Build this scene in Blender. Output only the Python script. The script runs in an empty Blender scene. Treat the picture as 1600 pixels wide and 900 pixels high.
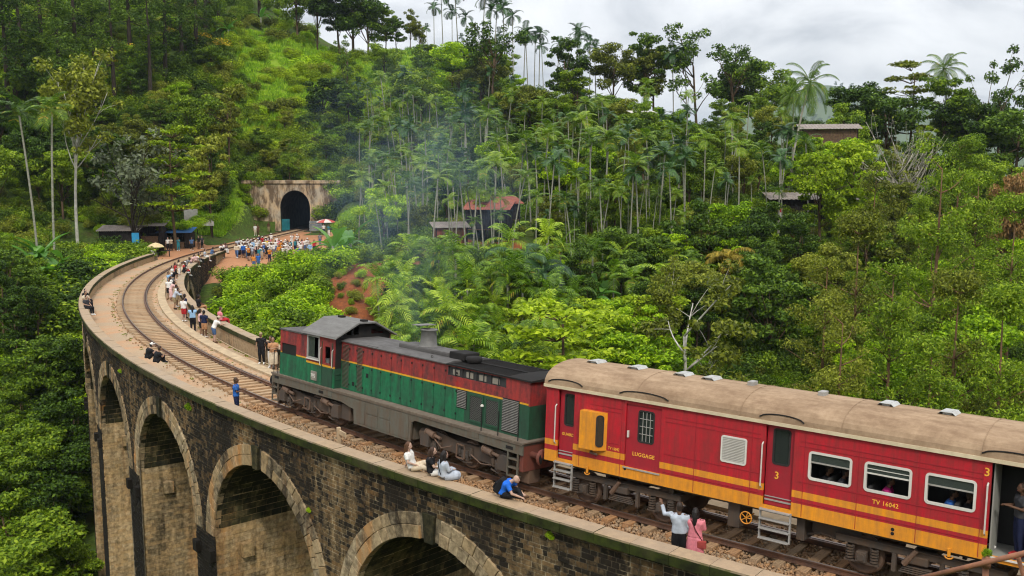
import bpy, bmesh, math, random
import numpy as np
from mathutils import Vector, Matrix
random.seed(7); np.random.seed(7)
R_ = math.radians
PI = math.pi
scene = bpy.context.scene
COL = scene.collection

# ------------------------------------------------------------------ camera
CAM_H = 11.158; PITCH = R_(7.457); FPX = 1500.0
cam_d = bpy.data.cameras.new('camera'); cam = bpy.data.objects.new('camera', cam_d); COL.objects.link(cam)
cam_d.sensor_width = 36.0; cam_d.lens = 36.0 * FPX / 1600.0
cam_d.clip_start = 0.1; cam_d.clip_end = 12000
cam.location = (0, 0, CAM_H); cam.rotation_euler = (PI / 2 - PITCH, 0, 0)
scene.camera = cam

# ------------------------------------------------------------------ sky, sun, exposure
SUN_EL, SUN_AZ = R_(47), R_(174)      # azimuth of the sun measured clockwise from +Y
w = bpy.data.worlds.new('World'); scene.world = w; w.use_nodes = True
nt = w.node_tree; N = nt.nodes; L = nt.links; N.clear()
def wn(t, **kw):
    n = N.new(t)
    for k, v in kw.items(): setattr(n, k, v)
    return n
out = wn('ShaderNodeOutputWorld'); bg = wn('ShaderNodeBackground'); L.new(bg.outputs[0], out.inputs[0])
sky = wn('ShaderNodeTexSky', sky_type='NISHITA'); sky.sun_disc = False
sky.sun_elevation = SUN_EL; sky.sun_rotation = SUN_AZ; sky.air_density = 1.0; sky.dust_density = 3.0
tc = wn('ShaderNodeTexCoord'); sep = wn('ShaderNodeSeparateXYZ'); L.new(tc.outputs['Generated'], sep.inputs[0])
def wm(op, a, b=None, clamp=False):
    n = wn('ShaderNodeMath', operation=op); n.use_clamp = clamp
    for i, x in enumerate((a, b)):
        if x is None: continue
        if isinstance(x, (int, float)): n.inputs[i].default_value = x
        else: L.new(x, n.inputs[i])
    return n.outputs[0]
zc = wm('MAXIMUM', sep.outputs[2], 0.0)
den = wm('ADD', zc, 0.22)
cx = wm('DIVIDE', sep.outputs[0], den); cy = wm('DIVIDE', sep.outputs[1], den)
cmb = wn('ShaderNodeCombineXYZ'); L.new(cx, cmb.inputs[0]); L.new(cy, cmb.inputs[1])
nz = wn('ShaderNodeTexNoise'); nz.inputs['Scale'].default_value = 1.7; nz.inputs['Detail'].default_value = 9; nz.inputs['Roughness'].default_value = 0.56; nz.inputs['Distortion'].default_value = 0.5
L.new(cmb.outputs[0], nz.inputs['Vector'])
rp = wn('ShaderNodeValToRGB'); L.new(nz.outputs[0], rp.inputs[0])
e = rp.color_ramp.elements; e[0].position = 0.33; e[0].color = (0.40, 0.42, 0.455, 1); e[1].position = 0.66; e[1].color = (0.80, 0.805, 0.815, 1)
m_ = e.new(0.5); m_.color = (0.64, 0.65, 0.67, 1)
# overcast luminance: the zenith of a cloud deck is up to three times as bright as its rim
lum = wm('ADD', wm('MULTIPLY', zc, 1.4), 0.80)
sc1 = wn('ShaderNodeVectorMath', operation='SCALE'); L.new(rp.outputs[0], sc1.inputs[0]); L.new(lum, sc1.inputs['Scale'])
sc2 = wn('ShaderNodeVectorMath', operation='SCALE'); L.new(sky.outputs[0], sc2.inputs[0]); sc2.inputs['Scale'].default_value = 0.09
mx = wn('ShaderNodeMix', data_type='RGBA'); mx.inputs[0].default_value = 0.9
L.new(sc2.outputs[0], mx.inputs[6]); L.new(sc1.outputs[0], mx.inputs[7])
L.new(mx.outputs[2], bg.inputs[0]); bg.inputs[1].default_value = 1.0

sun_d = bpy.data.lights.new('sun', 'SUN'); sun_d.energy = 1.5; sun_d.angle = R_(10); sun_d.color = (1.0, 0.95, 0.86)
sun = bpy.data.objects.new('sun', sun_d); COL.objects.link(sun)
sv = Vector((math.sin(SUN_AZ) * math.cos(SUN_EL), math.cos(SUN_AZ) * math.cos(SUN_EL), math.sin(SUN_EL)))
sun.rotation_euler = (-sv).to_track_quat('-Z', 'Y').to_euler(); sun.location = sv * 200
vs = scene.view_settings; vs.view_transform = 'Standard'; vs.look = 'None'; vs.exposure = 0.62; vs.gamma = 1.0; vs.use_curve_mapping = False
scene.render.engine = 'CYCLES'
cyc = scene.cycles; cyc.max_bounces = 5; cyc.diffuse_bounces = 2; cyc.glossy_bounces = 2; cyc.transmission_bounces = 4; cyc.transparent_max_bounces = 8; cyc.volume_bounces = 0
cyc.use_adaptive_sampling = True; cyc.adaptive_threshold = 0.02; cyc.sample_clamp_indirect = 4.0; cyc.use_denoising = True; cyc.pixel_filter_type = 'BLACKMAN_HARRIS'; cyc.filter_width = 1.15

# ------------------------------------------------------------------ materials
MATS = {}
class NT:
    def __init__(s, name):
        m = bpy.data.materials.new(name); m.use_nodes = True; s.m = m; s.t = m.node_tree; s.N = s.t.nodes; s.L = s.t.links; s.N.clear()
        s.out = s.N.new('ShaderNodeOutputMaterial'); MATS[name] = m
    def n(s, t, **kw):
        x = s.N.new(t)
        for k, v in kw.items(): setattr(x, k, v)
        return x
    def lk(s, a, b): s.L.new(a, b)
    def val(s, i, v):
        if isinstance(v, (int, float)): i.default_value = v
        elif isinstance(v, tuple): i.default_value = v if len(v) == 4 or len(v) == 3 and i.type == 'VECTOR' else (*v, 1)
        else: s.L.new(v, i)
    def math(s, op, a, b=0.5, clamp=False):
        x = s.n('ShaderNodeMath', operation=op); x.use_clamp = clamp; s.val(x.inputs[0], a); s.val(x.inputs[1], b); return x.outputs[0]
    def mix(s, f, a, b, mode='MIX'):
        x = s.n('ShaderNodeMix', data_type='RGBA', blend_type=mode); s.val(x.inputs[0], f); s.val(x.inputs[6], a); s.val(x.inputs[7], b); return x.outputs[2]
    def coord(s, kind='pos', scale=(1, 1, 1)):
        if kind == 'pos': o = s.n('ShaderNodeNewGeometry').outputs['Position']
        else: o = s.n('ShaderNodeTexCoord').outputs['Object']
        mp = s.n('ShaderNodeMapping'); mp.inputs['Scale'].default_value = scale; s.lk(o, mp.inputs[0]); return mp.outputs[0]
    def noise(s, vec, scale=5, detail=4, rough=0.55, dist=0.0):
        x = s.n('ShaderNodeTexNoise'); x.inputs['Scale'].default_value = scale; x.inputs['Detail'].default_value = detail; x.inputs['Roughness'].default_value = rough; x.inputs['Distortion'].default_value = dist
        s.lk(vec, x.inputs['Vector']); return x.outputs[0]
    def ramp(s, f, stops):
        x = s.n('ShaderNodeValToRGB'); s.lk(f, x.inputs[0]); el = x.color_ramp.elements
        while len(el) < len(stops): el.new(0.5)
        for q, (p, c) in zip(el, stops):
            q.position = p; q.color = (c, c, c, 1) if isinstance(c, (int, float)) else (*c, 1)
        return x.outputs[0]
    def rnd(s):
        a = s.n('ShaderNodeNewGeometry').outputs['Random Per Island']; b = s.n('ShaderNodeObjectInfo').outputs['Random']
        return s.math('FRACT', s.math('ADD', a, b))
    def bump(s, h, strength=0.3, dist=0.02):
        x = s.n('ShaderNodeBump'); x.inputs['Strength'].default_value = strength; x.inputs['Distance'].default_value = dist; s.lk(h, x.inputs['Height']); return x.outputs[0]
    def principled(s, col, rough=0.7, spec=0.3, metal=0.0, normal=None):
        p = s.n('ShaderNodeBsdfPrincipled'); s.val(p.inputs['Base Color'], col); s.val(p.inputs['Roughness'], rough); s.val(p.inputs['Specular IOR Level'], spec); s.val(p.inputs['Metallic'], metal)
        if normal is not None: s.lk(normal, p.inputs['Normal'])
        s.lk(p.outputs[0], s.out.inputs[0]); return p

def M_simple(name, c1, c2=None, scale=4.0, rough=0.75, spec=0.3, metal=0.0, bump=0.0, coord='pos', stretch=(1, 1, 1), lo=0.35, hi=0.65, detail=5):
    t = NT(name); v = t.coord(coord, stretch); f = t.noise(v, scale, detail)
    c = t.mix(t.ramp(f, [(lo, 0.0), (hi, 1.0)]), c1, c2 if c2 else tuple(x * 0.7 for x in c1))
    nm = t.bump(t.noise(v, scale * 4, 4), bump, 0.02) if bump else None
    t.principled(c, rough, spec, metal, nm); return t.m

def M_leaf(name, dark, mid, light, trans=0.34, rough=0.5, spec=0.14, yellow=0.0, isl=0.62):
    t = NT(name); g = t.n('ShaderNodeNewGeometry').outputs['Random Per Island']; o = t.n('ShaderNodeObjectInfo').outputs['Random']
    f = t.math('ADD', t.math('MULTIPLY', g, isl), t.math('MULTIPLY', o, 1.0 - isl))
    stops = [(0.12, dark), (0.5, mid), (0.85, light)]
    c = t.ramp(f, stops)
    if yellow: c = t.mix(t.ramp(g, [(1 - yellow, 0.0), (1 - yellow + 0.01, 1.0)]), c, (0.32, 0.26, 0.03))
    p = t.n('ShaderNodeBsdfPrincipled'); t.lk(c, p.inputs['Base Color']); p.inputs['Roughness'].default_value = rough; p.inputs['Specular IOR Level'].default_value = spec
    tr = t.n('ShaderNodeBsdfTranslucent'); t.lk(t.mix(0.6, c, (0.8, 1.0, 0.3), 'MULTIPLY'), tr.inputs[0])
    mx = t.n('ShaderNodeMixShader'); mx.inputs[0].default_value = trans; t.lk(p.outputs[0], mx.inputs[1]); t.lk(tr.outputs[0], mx.inputs[2]); t.lk(mx.outputs[0], t.out.inputs[0]); return t.m

def M_objcol(name, rough=0.85, spec=0.15, scale=9.0):
    t = NT(name); o = t.n('ShaderNodeObjectInfo').outputs['Color']; v = t.coord('obj'); f = t.noise(v, scale, 3)
    c = t.mix(t.ramp(f, [(0.3, 0.0), (0.7, 1.0)]), o, t.mix(1.0, o, (0.72, 0.72, 0.72), 'MULTIPLY'))
    t.principled(c, rough, spec); return t.m

# masonry --------------------------------------------------------------
def M_masonry(name, tan1, tan2, black, amount, mortar=False, streak=(0.6, 0.6, 0.11), orange=0.15, green=0.0, rw=0.16):
    t = NT(name); v = t.coord('pos', streak); pv = t.coord('pos')
    big = t.math('ADD', t.math('MULTIPLY', t.noise(v, 0.75, 5, 0.62), 0.6), t.math('MULTIPLY', t.noise(t.coord('pos', (1, 1, 0.3)), 0.22, 3, 0.5), 0.55)); fine = t.noise(pv, 5.0, 6, 0.65); mid = t.noise(pv, 1.6, 4)
    r = t.rnd()
    base = t.mix(r, tan1, tan2)
    base = t.mix(t.ramp(fine, [(0.35, 0.0), (0.7, 0.75)]), base, tuple(x * 0.5 for x in tan1))
    og = t.ramp(t.noise(v, 1.9, 4), [(0.55, 0.0), (0.72, 1.0)])
    base = t.mix(t.math('MULTIPLY', og, orange), base, (0.42, 0.17, 0.035))
    if green: base = t.mix(t.math('MULTIPLY', t.ramp(mid, [(0.45, 0.0), (0.6, 1.0)]), green), base, (0.035, 0.045, 0.012))
    k = t.math('ADD', t.math('MULTIPLY', big, 0.62), t.math('MULTIPLY', t.math('SUBTRACT', r, 0.5), 0.06 if mortar else rw))
    k = t.math('ADD', k, t.math('MULTIPLY', fine, 0.22))
    k = t.math('ADD', k, t.math('MULTIPLY', t.noise(t.coord('pos', (1, 1, 0.10)), 3.2, 4), 0.22))
    thr = 0.77 - amount
    msk = t.ramp(k, [(max(0, thr - 0.09), 0.0), (min(1, thr + 0.09), 1.0)])
    msk = t.math('MULTIPLY', msk, 0.88 if mortar else 0.97)
    c = t.mix(msk, base, black)
    t.principled(c, 0.9, 0.15, 0, t.bump(fine, 0.5, 0.02)); return t.m

M_masonry('wall_stone', (0.19, 0.115, 0.05), (0.46, 0.33, 0.17), (0.011, 0.0095, 0.008), 0.28, orange=0.35)
M_masonry('wall_mortar', (0.48, 0.38, 0.235), (0.54, 0.44, 0.29), (0.020, 0.017, 0.013), 0.275, mortar=True)
M_masonry('ring_stone', (0.34, 0.235, 0.12), (0.52, 0.42, 0.27), (0.035, 0.026, 0.017), 0.165, orange=0.8)
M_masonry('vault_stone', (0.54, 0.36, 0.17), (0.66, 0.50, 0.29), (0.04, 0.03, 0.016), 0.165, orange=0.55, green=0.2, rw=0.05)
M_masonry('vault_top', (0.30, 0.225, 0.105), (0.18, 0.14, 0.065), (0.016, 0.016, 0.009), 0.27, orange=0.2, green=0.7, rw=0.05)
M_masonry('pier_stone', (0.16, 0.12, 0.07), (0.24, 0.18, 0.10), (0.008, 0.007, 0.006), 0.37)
M_masonry('parapet_stone', (0.36, 0.25, 0.14), (0.44, 0.33, 0.20), (0.05, 0.04, 0.025), 0.12, orange=0.2)
M_masonry('inner_stone', (0.36, 0.27, 0.15), (0.44, 0.35, 0.21), (0.06, 0.05, 0.03), 0.12, orange=0.3, green=0.2)
def mk_coping():
    t = NT('coping'); pv = t.coord('pos'); f = t.noise(pv, 3.0, 7, 0.7); f2 = t.noise(pv, 0.5, 4); f3 = t.noise(pv, 22, 4, 0.7)
    top = t.mix(t.ramp(f, [(0.3, 0.0), (0.7, 1.0)]), (0.40, 0.285, 0.175), (0.26, 0.19, 0.125))
    top = t.mix(t.ramp(f2, [(0.45, 0.0), (0.7, 0.5)]), top, (0.30, 0.25, 0.19))
    top = t.mix(t.math('MULTIPLY', t.rnd(), 0.35), top, (0.30, 0.24, 0.18))
    top = t.mix(t.ramp(f3, [(0.5, 0.0), (0.75, 0.45)]), top, (0.20, 0.15, 0.10))
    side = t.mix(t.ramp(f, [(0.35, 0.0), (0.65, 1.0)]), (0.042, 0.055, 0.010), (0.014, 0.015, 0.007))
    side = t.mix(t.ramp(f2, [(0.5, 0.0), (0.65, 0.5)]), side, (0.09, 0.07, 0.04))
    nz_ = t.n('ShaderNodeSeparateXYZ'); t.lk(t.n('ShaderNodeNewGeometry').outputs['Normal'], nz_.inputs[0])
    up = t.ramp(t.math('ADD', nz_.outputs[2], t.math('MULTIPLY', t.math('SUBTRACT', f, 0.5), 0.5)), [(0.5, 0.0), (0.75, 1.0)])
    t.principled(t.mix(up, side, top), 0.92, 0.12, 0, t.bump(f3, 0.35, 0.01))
mk_coping()
def mk_ground():
    t = NT('ground'); pv = t.coord('pos'); f = t.noise(pv, 0.35, 6, 0.6); f2 = t.noise(pv, 2.5, 6, 0.65)
    g = t.mix(t.ramp(f2, [(0.35, 0.0), (0.65, 1.0)]), (0.035, 0.055, 0.012), (0.075, 0.12, 0.02))
    g = t.mix(t.ramp(f, [(0.5, 0.0), (0.7, 0.6)]), g, (0.07, 0.045, 0.02))
    a = t.n('ShaderNodeAttribute', attribute_name='zone'); sx = t.n('ShaderNodeSeparateColor'); t.lk(a.outputs['Color'], sx.inputs[0])
    edge = t.math('MULTIPLY', t.math('SUBTRACT', f2, 0.5), 0.9)
    red = t.mix(t.ramp(f2, [(0.3, 0.0), (0.7, 1.0)]), (0.27, 0.085, 0.032), (0.12, 0.045, 0.02))
    grass = t.mix(t.ramp(f2, [(0.3, 0.0), (0.7, 1.0)]), (0.13, 0.22, 0.015), (0.21, 0.30, 0.025))
    dirt = t.mix(t.ramp(f2, [(0.3, 0.0), (0.7, 1.0)]), (0.42, 0.20, 0.10), (0.33, 0.17, 0.09))
    c = t.mix(t.ramp(t.math('ADD', sx.outputs[1], edge), [(0.42, 0.0), (0.58, 1.0)]), g, grass)
    c = t.mix(t.ramp(t.math('ADD', sx.outputs[0], edge), [(0.42, 0.0), (0.58, 1.0)]), c, red)
    c = t.mix(t.ramp(t.math('ADD', sx.outputs[2], edge), [(0.42, 0.0), (0.58, 1.0)]), c, dirt)
    t.principled(c, 0.95, 0.1, 0, t.bump(f2, 0.6, 0.15))
mk_ground()
def mk_deck():
    t = NT('deck_dirt'); pv = t.coord('pos'); f = t.noise(pv, 1.1, 7, 0.68); f2 = t.noise(pv, 26, 5, 0.7); f3 = t.noise(pv, 0.35, 4)
    c = t.mix(t.ramp(f, [(0.35, 0.0), (0.66, 1.0)]), (0.47, 0.26, 0.14), (0.42, 0.31, 0.20))
    c = t.mix(t.ramp(f3, [(0.45, 0.0), (0.6, 0.7)]), c, (0.36, 0.29, 0.20))
    c = t.mix(t.ramp(f2, [(0.42, 0.0), (0.7, 0.75)]), c, (0.19, 0.13, 0.08))
    t.principled(c, 0.95, 0.1, 0, t.bump(f2, 0.6, 0.02))
mk_deck()
def mk_ballast():
    t = NT('ballast_stone'); r = t.rnd(); pv = t.coord('pos'); f = t.noise(pv, 0.8, 3)
    c = t.ramp(r, [(0.0, (0.36, 0.21, 0.10)), (0.4, (0.29, 0.205, 0.125)), (0.75, (0.18, 0.125, 0.08)), (1.0, (0.38, 0.29, 0.19))])
    c = t.mix(t.ramp(f, [(0.4, 0.0), (0.6, 0.5)]), c, (0.38, 0.18, 0.07))
    t.principled(c, 0.9, 0.2)
mk_ballast()
def mk_sleeper():
    t = NT('sleeper_wood'); v = t.coord('obj', (14, 2, 14)); f = t.noise(v, 1.5, 5); r = t.n('ShaderNodeObjectInfo').outputs['Random']
    c = t.mix(r, (0.40, 0.20, 0.085), (0.36, 0.25, 0.15))
    sp = t.n('ShaderNodeSeparateXYZ'); t.lk(t.n('ShaderNodeNewGeometry').outputs['Position'], sp.inputs[0])
    nearend = t.ramp(t.math('DIVIDE', sp.outputs[1], 70.0), [(0.48, 0.0), (0.7, 1.0)])
    c = t.mix(t.math('MULTIPLY', nearend, 0.6), c, (0.40, 0.31, 0.20))
    c = t.mix(t.ramp(f, [(0.42, 0.0), (0.7, 0.8)]), c, (0.14, 0.09, 0.055))
    t.principled(c, 0.9, 0.15, 0, t.bump(f, 0.4, 0.01))
mk_sleeper()
M_simple('rail_steel', (0.17, 0.085, 0.05), (0.10, 0.06, 0.045), 3, 0.55, 0.4, 0.35)
M_simple('rail_top', (0.26, 0.20, 0.17), (0.20, 0.14, 0.11), 3, 0.35, 0.5, 0.6)
M_simple('concrete', (0.46, 0.35, 0.22), (0.33, 0.25, 0.16), 2.2, 0.9, 0.15, bump=0.3)
M_simple('concrete_grey', (0.36, 0.33, 0.28), (0.22, 0.19, 0.15), 2.2, 0.9, 0.15, bump=0.3)
def mk_portal():
    t = NT('portal_render'); v = t.coord('pos', (1, 1, 0.3)); pv = t.coord('pos'); a = t.noise(v, 1.4, 6, 0.65); b = t.noise(pv, 0.7, 5)
    c = t.mix(t.ramp(b, [(0.4, 0.0), (0.6, 1.0)]), (0.50, 0.36, 0.22), (0.40, 0.34, 0.26))
    c = t.mix(t.ramp(a, [(0.42, 0.0), (0.58, 0.9)]), c, (0.10, 0.065, 0.04))
    t.principled(c, 0.92, 0.1, 0, t.bump(a, 0.4, 0.03))
mk_portal()
M_simple('tunnel_lining', (0.05, 0.045, 0.04), (0.02, 0.02, 0.02), 1.0, 0.95, 0.1)
# foliage --------------------------------------------------------------
M_leaf('leaf_dark', (0.0145, 0.0333, 0.0044), (0.0544, 0.1087, 0.0109), (0.1541, 0.2421, 0.0206), 0.22)
M_leaf('leaf_mid', (0.0356, 0.0734, 0.0056), (0.1360, 0.2243, 0.0123), (0.3154, 0.4182, 0.0264), 0.3)
M_leaf('leaf_olive', (0.0556, 0.0711, 0.0101), (0.1699, 0.1970, 0.0204), (0.3301, 0.3522, 0.0381), 0.3)
M_leaf('leaf_bright', (0.0723, 0.1446, 0.0044), (0.2446, 0.4077, 0.0095), (0.4989, 0.6602, 0.0206), 0.35)
M_leaf('leaf_lime', (0.0969, 0.1558, 0.0059), (0.2728, 0.3810, 0.0124), (0.4891, 0.6002, 0.0289), 0.38)
M_leaf('leaf_grey', (0.0612, 0.0723, 0.0445), (0.1360, 0.1631, 0.0951), (0.2347, 0.2641, 0.1467), 0.2)
M_leaf('leaf_gold', (0.1111, 0.0945, 0.0133), (0.2991, 0.2243, 0.0271), (0.5281, 0.3814, 0.0587), 0.3)
M_leaf('leaf_rust', (0.1000, 0.0834, 0.0222), (0.2718, 0.1631, 0.0612), (0.4402, 0.2494, 0.1027), 0.25)
M_leaf('palm_leaf', (0.0267, 0.0622, 0.0067), (0.1019, 0.1902, 0.0136), (0.2788, 0.3814, 0.0323), 0.32, 0.4, 0.25, yellow=0.03, isl=0.45)
M_leaf('palm_bright', (0.0501, 0.1111, 0.0067), (0.1699, 0.2921, 0.0136), (0.4255, 0.5429, 0.0367), 0.34, 0.4, 0.28, yellow=0.03, isl=0.45)
M_leaf('palm_dark', (0.0133, 0.0378, 0.0133), (0.0326, 0.0883, 0.0218), (0.0734, 0.1541, 0.0367), 0.2, 0.4, 0.3)
M_leaf('banana_leaf', (0.0428, 0.1236, 0.0190), (0.0987, 0.2439, 0.0348), (0.1881, 0.3762, 0.0564), 0.4, 0.35, 0.4)
M_leaf('grass_blade', (0.1236, 0.2625, 0.0154), (0.2625, 0.4479, 0.0216), (0.4633, 0.6178, 0.0463), 0.35)
M_leaf('flower_yellow', (0.55, 0.34, 0.02), (0.75, 0.48, 0.03), (0.85, 0.60, 0.08), 0.3)
M_leaf('flower_orange', (0.34, 0.17, 0.02), (0.46, 0.26, 0.03), (0.50, 0.34, 0.05), 0.3)
M_simple('bark_pale', (0.40, 0.37, 0.30), (0.26, 0.24, 0.19), 3, 0.9, 0.1, coord='obj', stretch=(1, 1, 0.5))
M_simple('bark_areca', (0.30, 0.30, 0.24), (0.20, 0.19, 0.14), 4, 0.85, 0.15, coord='obj', stretch=(1, 1, 3))
M_simple('bark_brown', (0.13, 0.085, 0.05), (0.07, 0.05, 0.03), 3, 0.95, 0.1, coord='obj', stretch=(1, 1, 0.4))
M_simple('bark_dark', (0.05, 0.04, 0.03), (0.03, 0.024, 0.018), 3, 0.95, 0.1, coord='obj', stretch=(1, 1, 0.4))
M_simple('bark_red', (0.21, 0.12, 0.065), (0.13, 0.08, 0.045), 3, 0.95, 0.1, coord='obj', stretch=(1, 1, 0.4))
M_simple('bark_white', (0.50, 0.48, 0.42), (0.33, 0.31, 0.26), 3, 0.9, 0.1, coord='obj')

# ------------------------------------------------------------------ mesh helpers
class MB:
    def __init__(s): s.v = []; s.f = []; s.m = []
    def face(s, pts, mi=0):
        i = len(s.v); s.v += [tuple(p) for p in pts]; s.f.append(tuple(range(i, i + len(pts)))); s.m.append(mi)
    def hexa(s, p, mi=0, skip=()):
        # p: 8 points, 0-3 bottom ring, 4-7 top ring
        i = len(s.v); s.v += [tuple(q) for q in p]
        for k, q in enumerate(((3, 2, 1, 0), (4, 5, 6, 7), (0, 1, 5, 4), (1, 2, 6, 5), (2, 3, 7, 6), (3, 0, 4, 7))):
            if k in skip: continue
            s.f.append(tuple(i + a for a in q)); s.m.append(mi)
    def box(s, x0, x1, y0, y1, z0, z1, mi=0):
        s.hexa([(x0, y0, z0), (x1, y0, z0), (x1, y1, z0), (x0, y1, z0), (x0, y0, z1), (x1, y0, z1), (x1, y1, z1), (x0, y1, z1)], mi)
    def bbox(s, x0, x1, y0, y1, z0, z1, b=0.02, mi=0):
        # box with chamfered vertical and horizontal edges
        bm = bmesh.new(); bmesh.ops.create_cube(bm, size=1.0)
        bmesh.ops.scale(bm, vec=(abs(x1 - x0), abs(y1 - y0), abs(z1 - z0)), verts=bm.verts)
        bmesh.ops.translate(bm, vec=((x0 + x1) / 2, (y0 + y1) / 2, (z0 + z1) / 2), verts=bm.verts)
        bmesh.ops.bevel(bm, geom=list(bm.edges), offset=b, segments=2, affect='EDGES', profile=0.6)
        s.addbm(bm, mi)
    def addbm(s, bm, mi=0):
        i = len(s.v); bm.verts.index_update(); s.v += [tuple(v.co) for v in bm.verts]
        for f in bm.faces: s.f.append(tuple(i + v.index for v in f.verts)); s.m.append(mi)
        bm.free()
    def tube(s, pts, rad, n=6, mi=0, cap=True):
        pts = [Vector(p) for p in pts]; k = len(pts)
        if isinstance(rad, (int, float)): rad = [rad] * k
        i0 = len(s.v); ref = None
        for j in range(k):
            d = (pts[min(j + 1, k - 1)] - pts[max(j - 1, 0)])
            if d.length < 1e-9: d = Vector((0, 0, 1))
            d.normalize()
            if ref is None: ref = Vector((0, 0, 1)) if abs(d.z) < 0.9 else Vector((1, 0, 0))
            u = d.cross(ref)
            if u.length < 1e-5: u = d.cross(Vector((0, 1, 0)))
            u.normalize(); v = u.cross(d); ref = v
            for a in range(n):
                t = 2 * PI * a / n; s.v.append(tuple(pts[j] + (u * math.cos(t) + v * math.sin(t)) * rad[j]))
        for j in range(k - 1):
            for a in range(n):
                b = (a + 1) % n; s.f.append((i0 + j * n + a, i0 + j * n + b, i0 + (j + 1) * n + b, i0 + (j + 1) * n + a)); s.m.append(mi)
        if cap:
            s.f.append(tuple(i0 + a for a in range(n))[::-1]); s.m.append(mi)
            s.f.append(tuple(i0 + (k - 1) * n + a for a in range(n))); s.m.append(mi)
    def cyl(s, a, b, r, n=16, mi=0): s.tube([a, b], [r, r], n, mi)
    def lathe(s, prof, c=(0, 0, 0), axis='z', n=20, mi=0):
        # prof: list of (radius, height) along the axis
        i0 = len(s.v); c = Vector(c)
        for r, h in prof:
            for a in range(n):
                t = 2 * PI * a / n; x, y = r * math.cos(t), r * math.sin(t)
                p = (x, y, h) if axis == 'z' else ((x, h, y) if axis == 'y' else (h, x, y)); s.v.append(tuple(c + Vector(p)))
        for j in range(len(prof) - 1):
            for a in range(n):
                b = (a + 1) % n; s.f.append((i0 + j * n + a, i0 + j * n + b, i0 + (j + 1) * n + b, i0 + (j + 1) * n + a)); s.m.append(mi)
    def prism(s, poly, y0, y1, mi=0, axis='y'):
        k = len(poly); i = len(s.v)
        def P(a, b, h): return (a, h, b) if axis == 'y' else ((h, a, b) if axis == 'x' else (a, b, h))
        s.v += [P(a, b, y0) for a, b in poly] + [P(a, b, y1) for a, b in poly]
        s.f.append(tuple(range(i, i + k))); s.m.append(mi); s.f.append(tuple(range(i + 2 * k - 1, i + k - 1, -1))); s.m.append(mi)
        for j in range(k): s.f.append((i + (j + 1) % k, i + j, i + k + j, i + k + (j + 1) % k)); s.m.append(mi)
    def xform(s, M): s.v = [tuple(M @ Vector(p)) for p in s.v]
    def mesh(s, name, mats, smooth=False, fix=True):
        me = bpy.data.meshes.new(name); me.from_pydata(s.v, [], s.f)
        for m in (mats if isinstance(mats, (list, tuple)) else [mats]): me.materials.append(MATS[m] if isinstance(m, str) else m)
        if len(set(s.m)) > 1: me.polygons.foreach_set('material_index', s.m)
        if fix and len(s.f) < 60000:
            bm = bmesh.new(); bm.from_mesh(me); bmesh.ops.recalc_face_normals(bm, faces=bm.faces); bm.to_mesh(me); bm.free()
        if smooth: me.polygons.foreach_set('use_smooth', [True] * len(me.polygons))
        me.update(); return me
def link(name, me, parent=None, loc=None, rot=None, scl=None, kind=None, **props):
    o = bpy.data.objects.new(name, me); COL.objects.link(o)
    if parent is not None: o.parent = parent
    if loc is not None: o.location = loc
    if rot is not None: o.rotation_euler = rot
    if scl is not None: o.scale = scl
    if kind: o['kind'] = kind
    for k, v in props.items(): o[k] = v
    return o
def thing(name, label, category, loc=(0, 0, 0), rot=(0, 0, 0), group=None, scl=None):
    o = link(name, None, None, loc, rot, scl, label=label, category=category); o.empty_display_size = 0.2
    if group: o['group'] = group
    return o
def part(name, mb, mats, parent, smooth=False, kind=None, **p): return link(name, mb.mesh(name, mats, smooth), parent, kind=kind, **p)
def split_part(name, mb, mats, parent, smooth=False):
    """every unconnected piece of mb becomes a part of its own"""
    par = list(range(len(mb.v)))
    def fd(a):
        while par[a] != a: par[a] = par[par[a]]; a = par[a]
        return a
    for f in mb.f:
        for a in f[1:]: par[fd(a)] = fd(f[0])
    G = {}
    for f, q in zip(mb.f, mb.m): G.setdefault(fd(f[0]), []).append((f, q))
    out_ = []
    for fs in G.values():
        m = MB(); ix = {}
        for f, q in fs:
            for a in f:
                if a not in ix: ix[a] = len(m.v); m.v.append(mb.v[a])
            m.f.append(tuple(ix[a] for a in f)); m.m.append(q)
        out_.append(link(name, m.mesh(name, mats, smooth), parent))
    return out_
def fast_mesh(name, V, F4, mats, mi=None, smooth=False):
    V = np.asarray(V, np.float32); F = np.asarray(F4, np.int32); k = F.shape[1]
    me = bpy.data.meshes.new(name); me.vertices.add(len(V)); me.vertices.foreach_set('co', V.ravel())
    me.loops.add(F.size); me.loops.foreach_set('vertex_index', F.ravel())
    me.polygons.add(len(F)); me.polygons.foreach_set('loop_start', np.arange(0, F.size, k, dtype=np.int32)); me.polygons.foreach_set('loop_total', np.full(len(F), k, np.int32))
    for m in (mats if isinstance(mats, (list, tuple)) else [mats]): me.materials.append(MATS[m])
    if mi is not None: me.polygons.foreach_set('material_index', np.asarray(mi, np.int32))
    if smooth: me.polygons.foreach_set('use_smooth', np.ones(len(F), bool))
    me.update(calc_edges=True); return me

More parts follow.
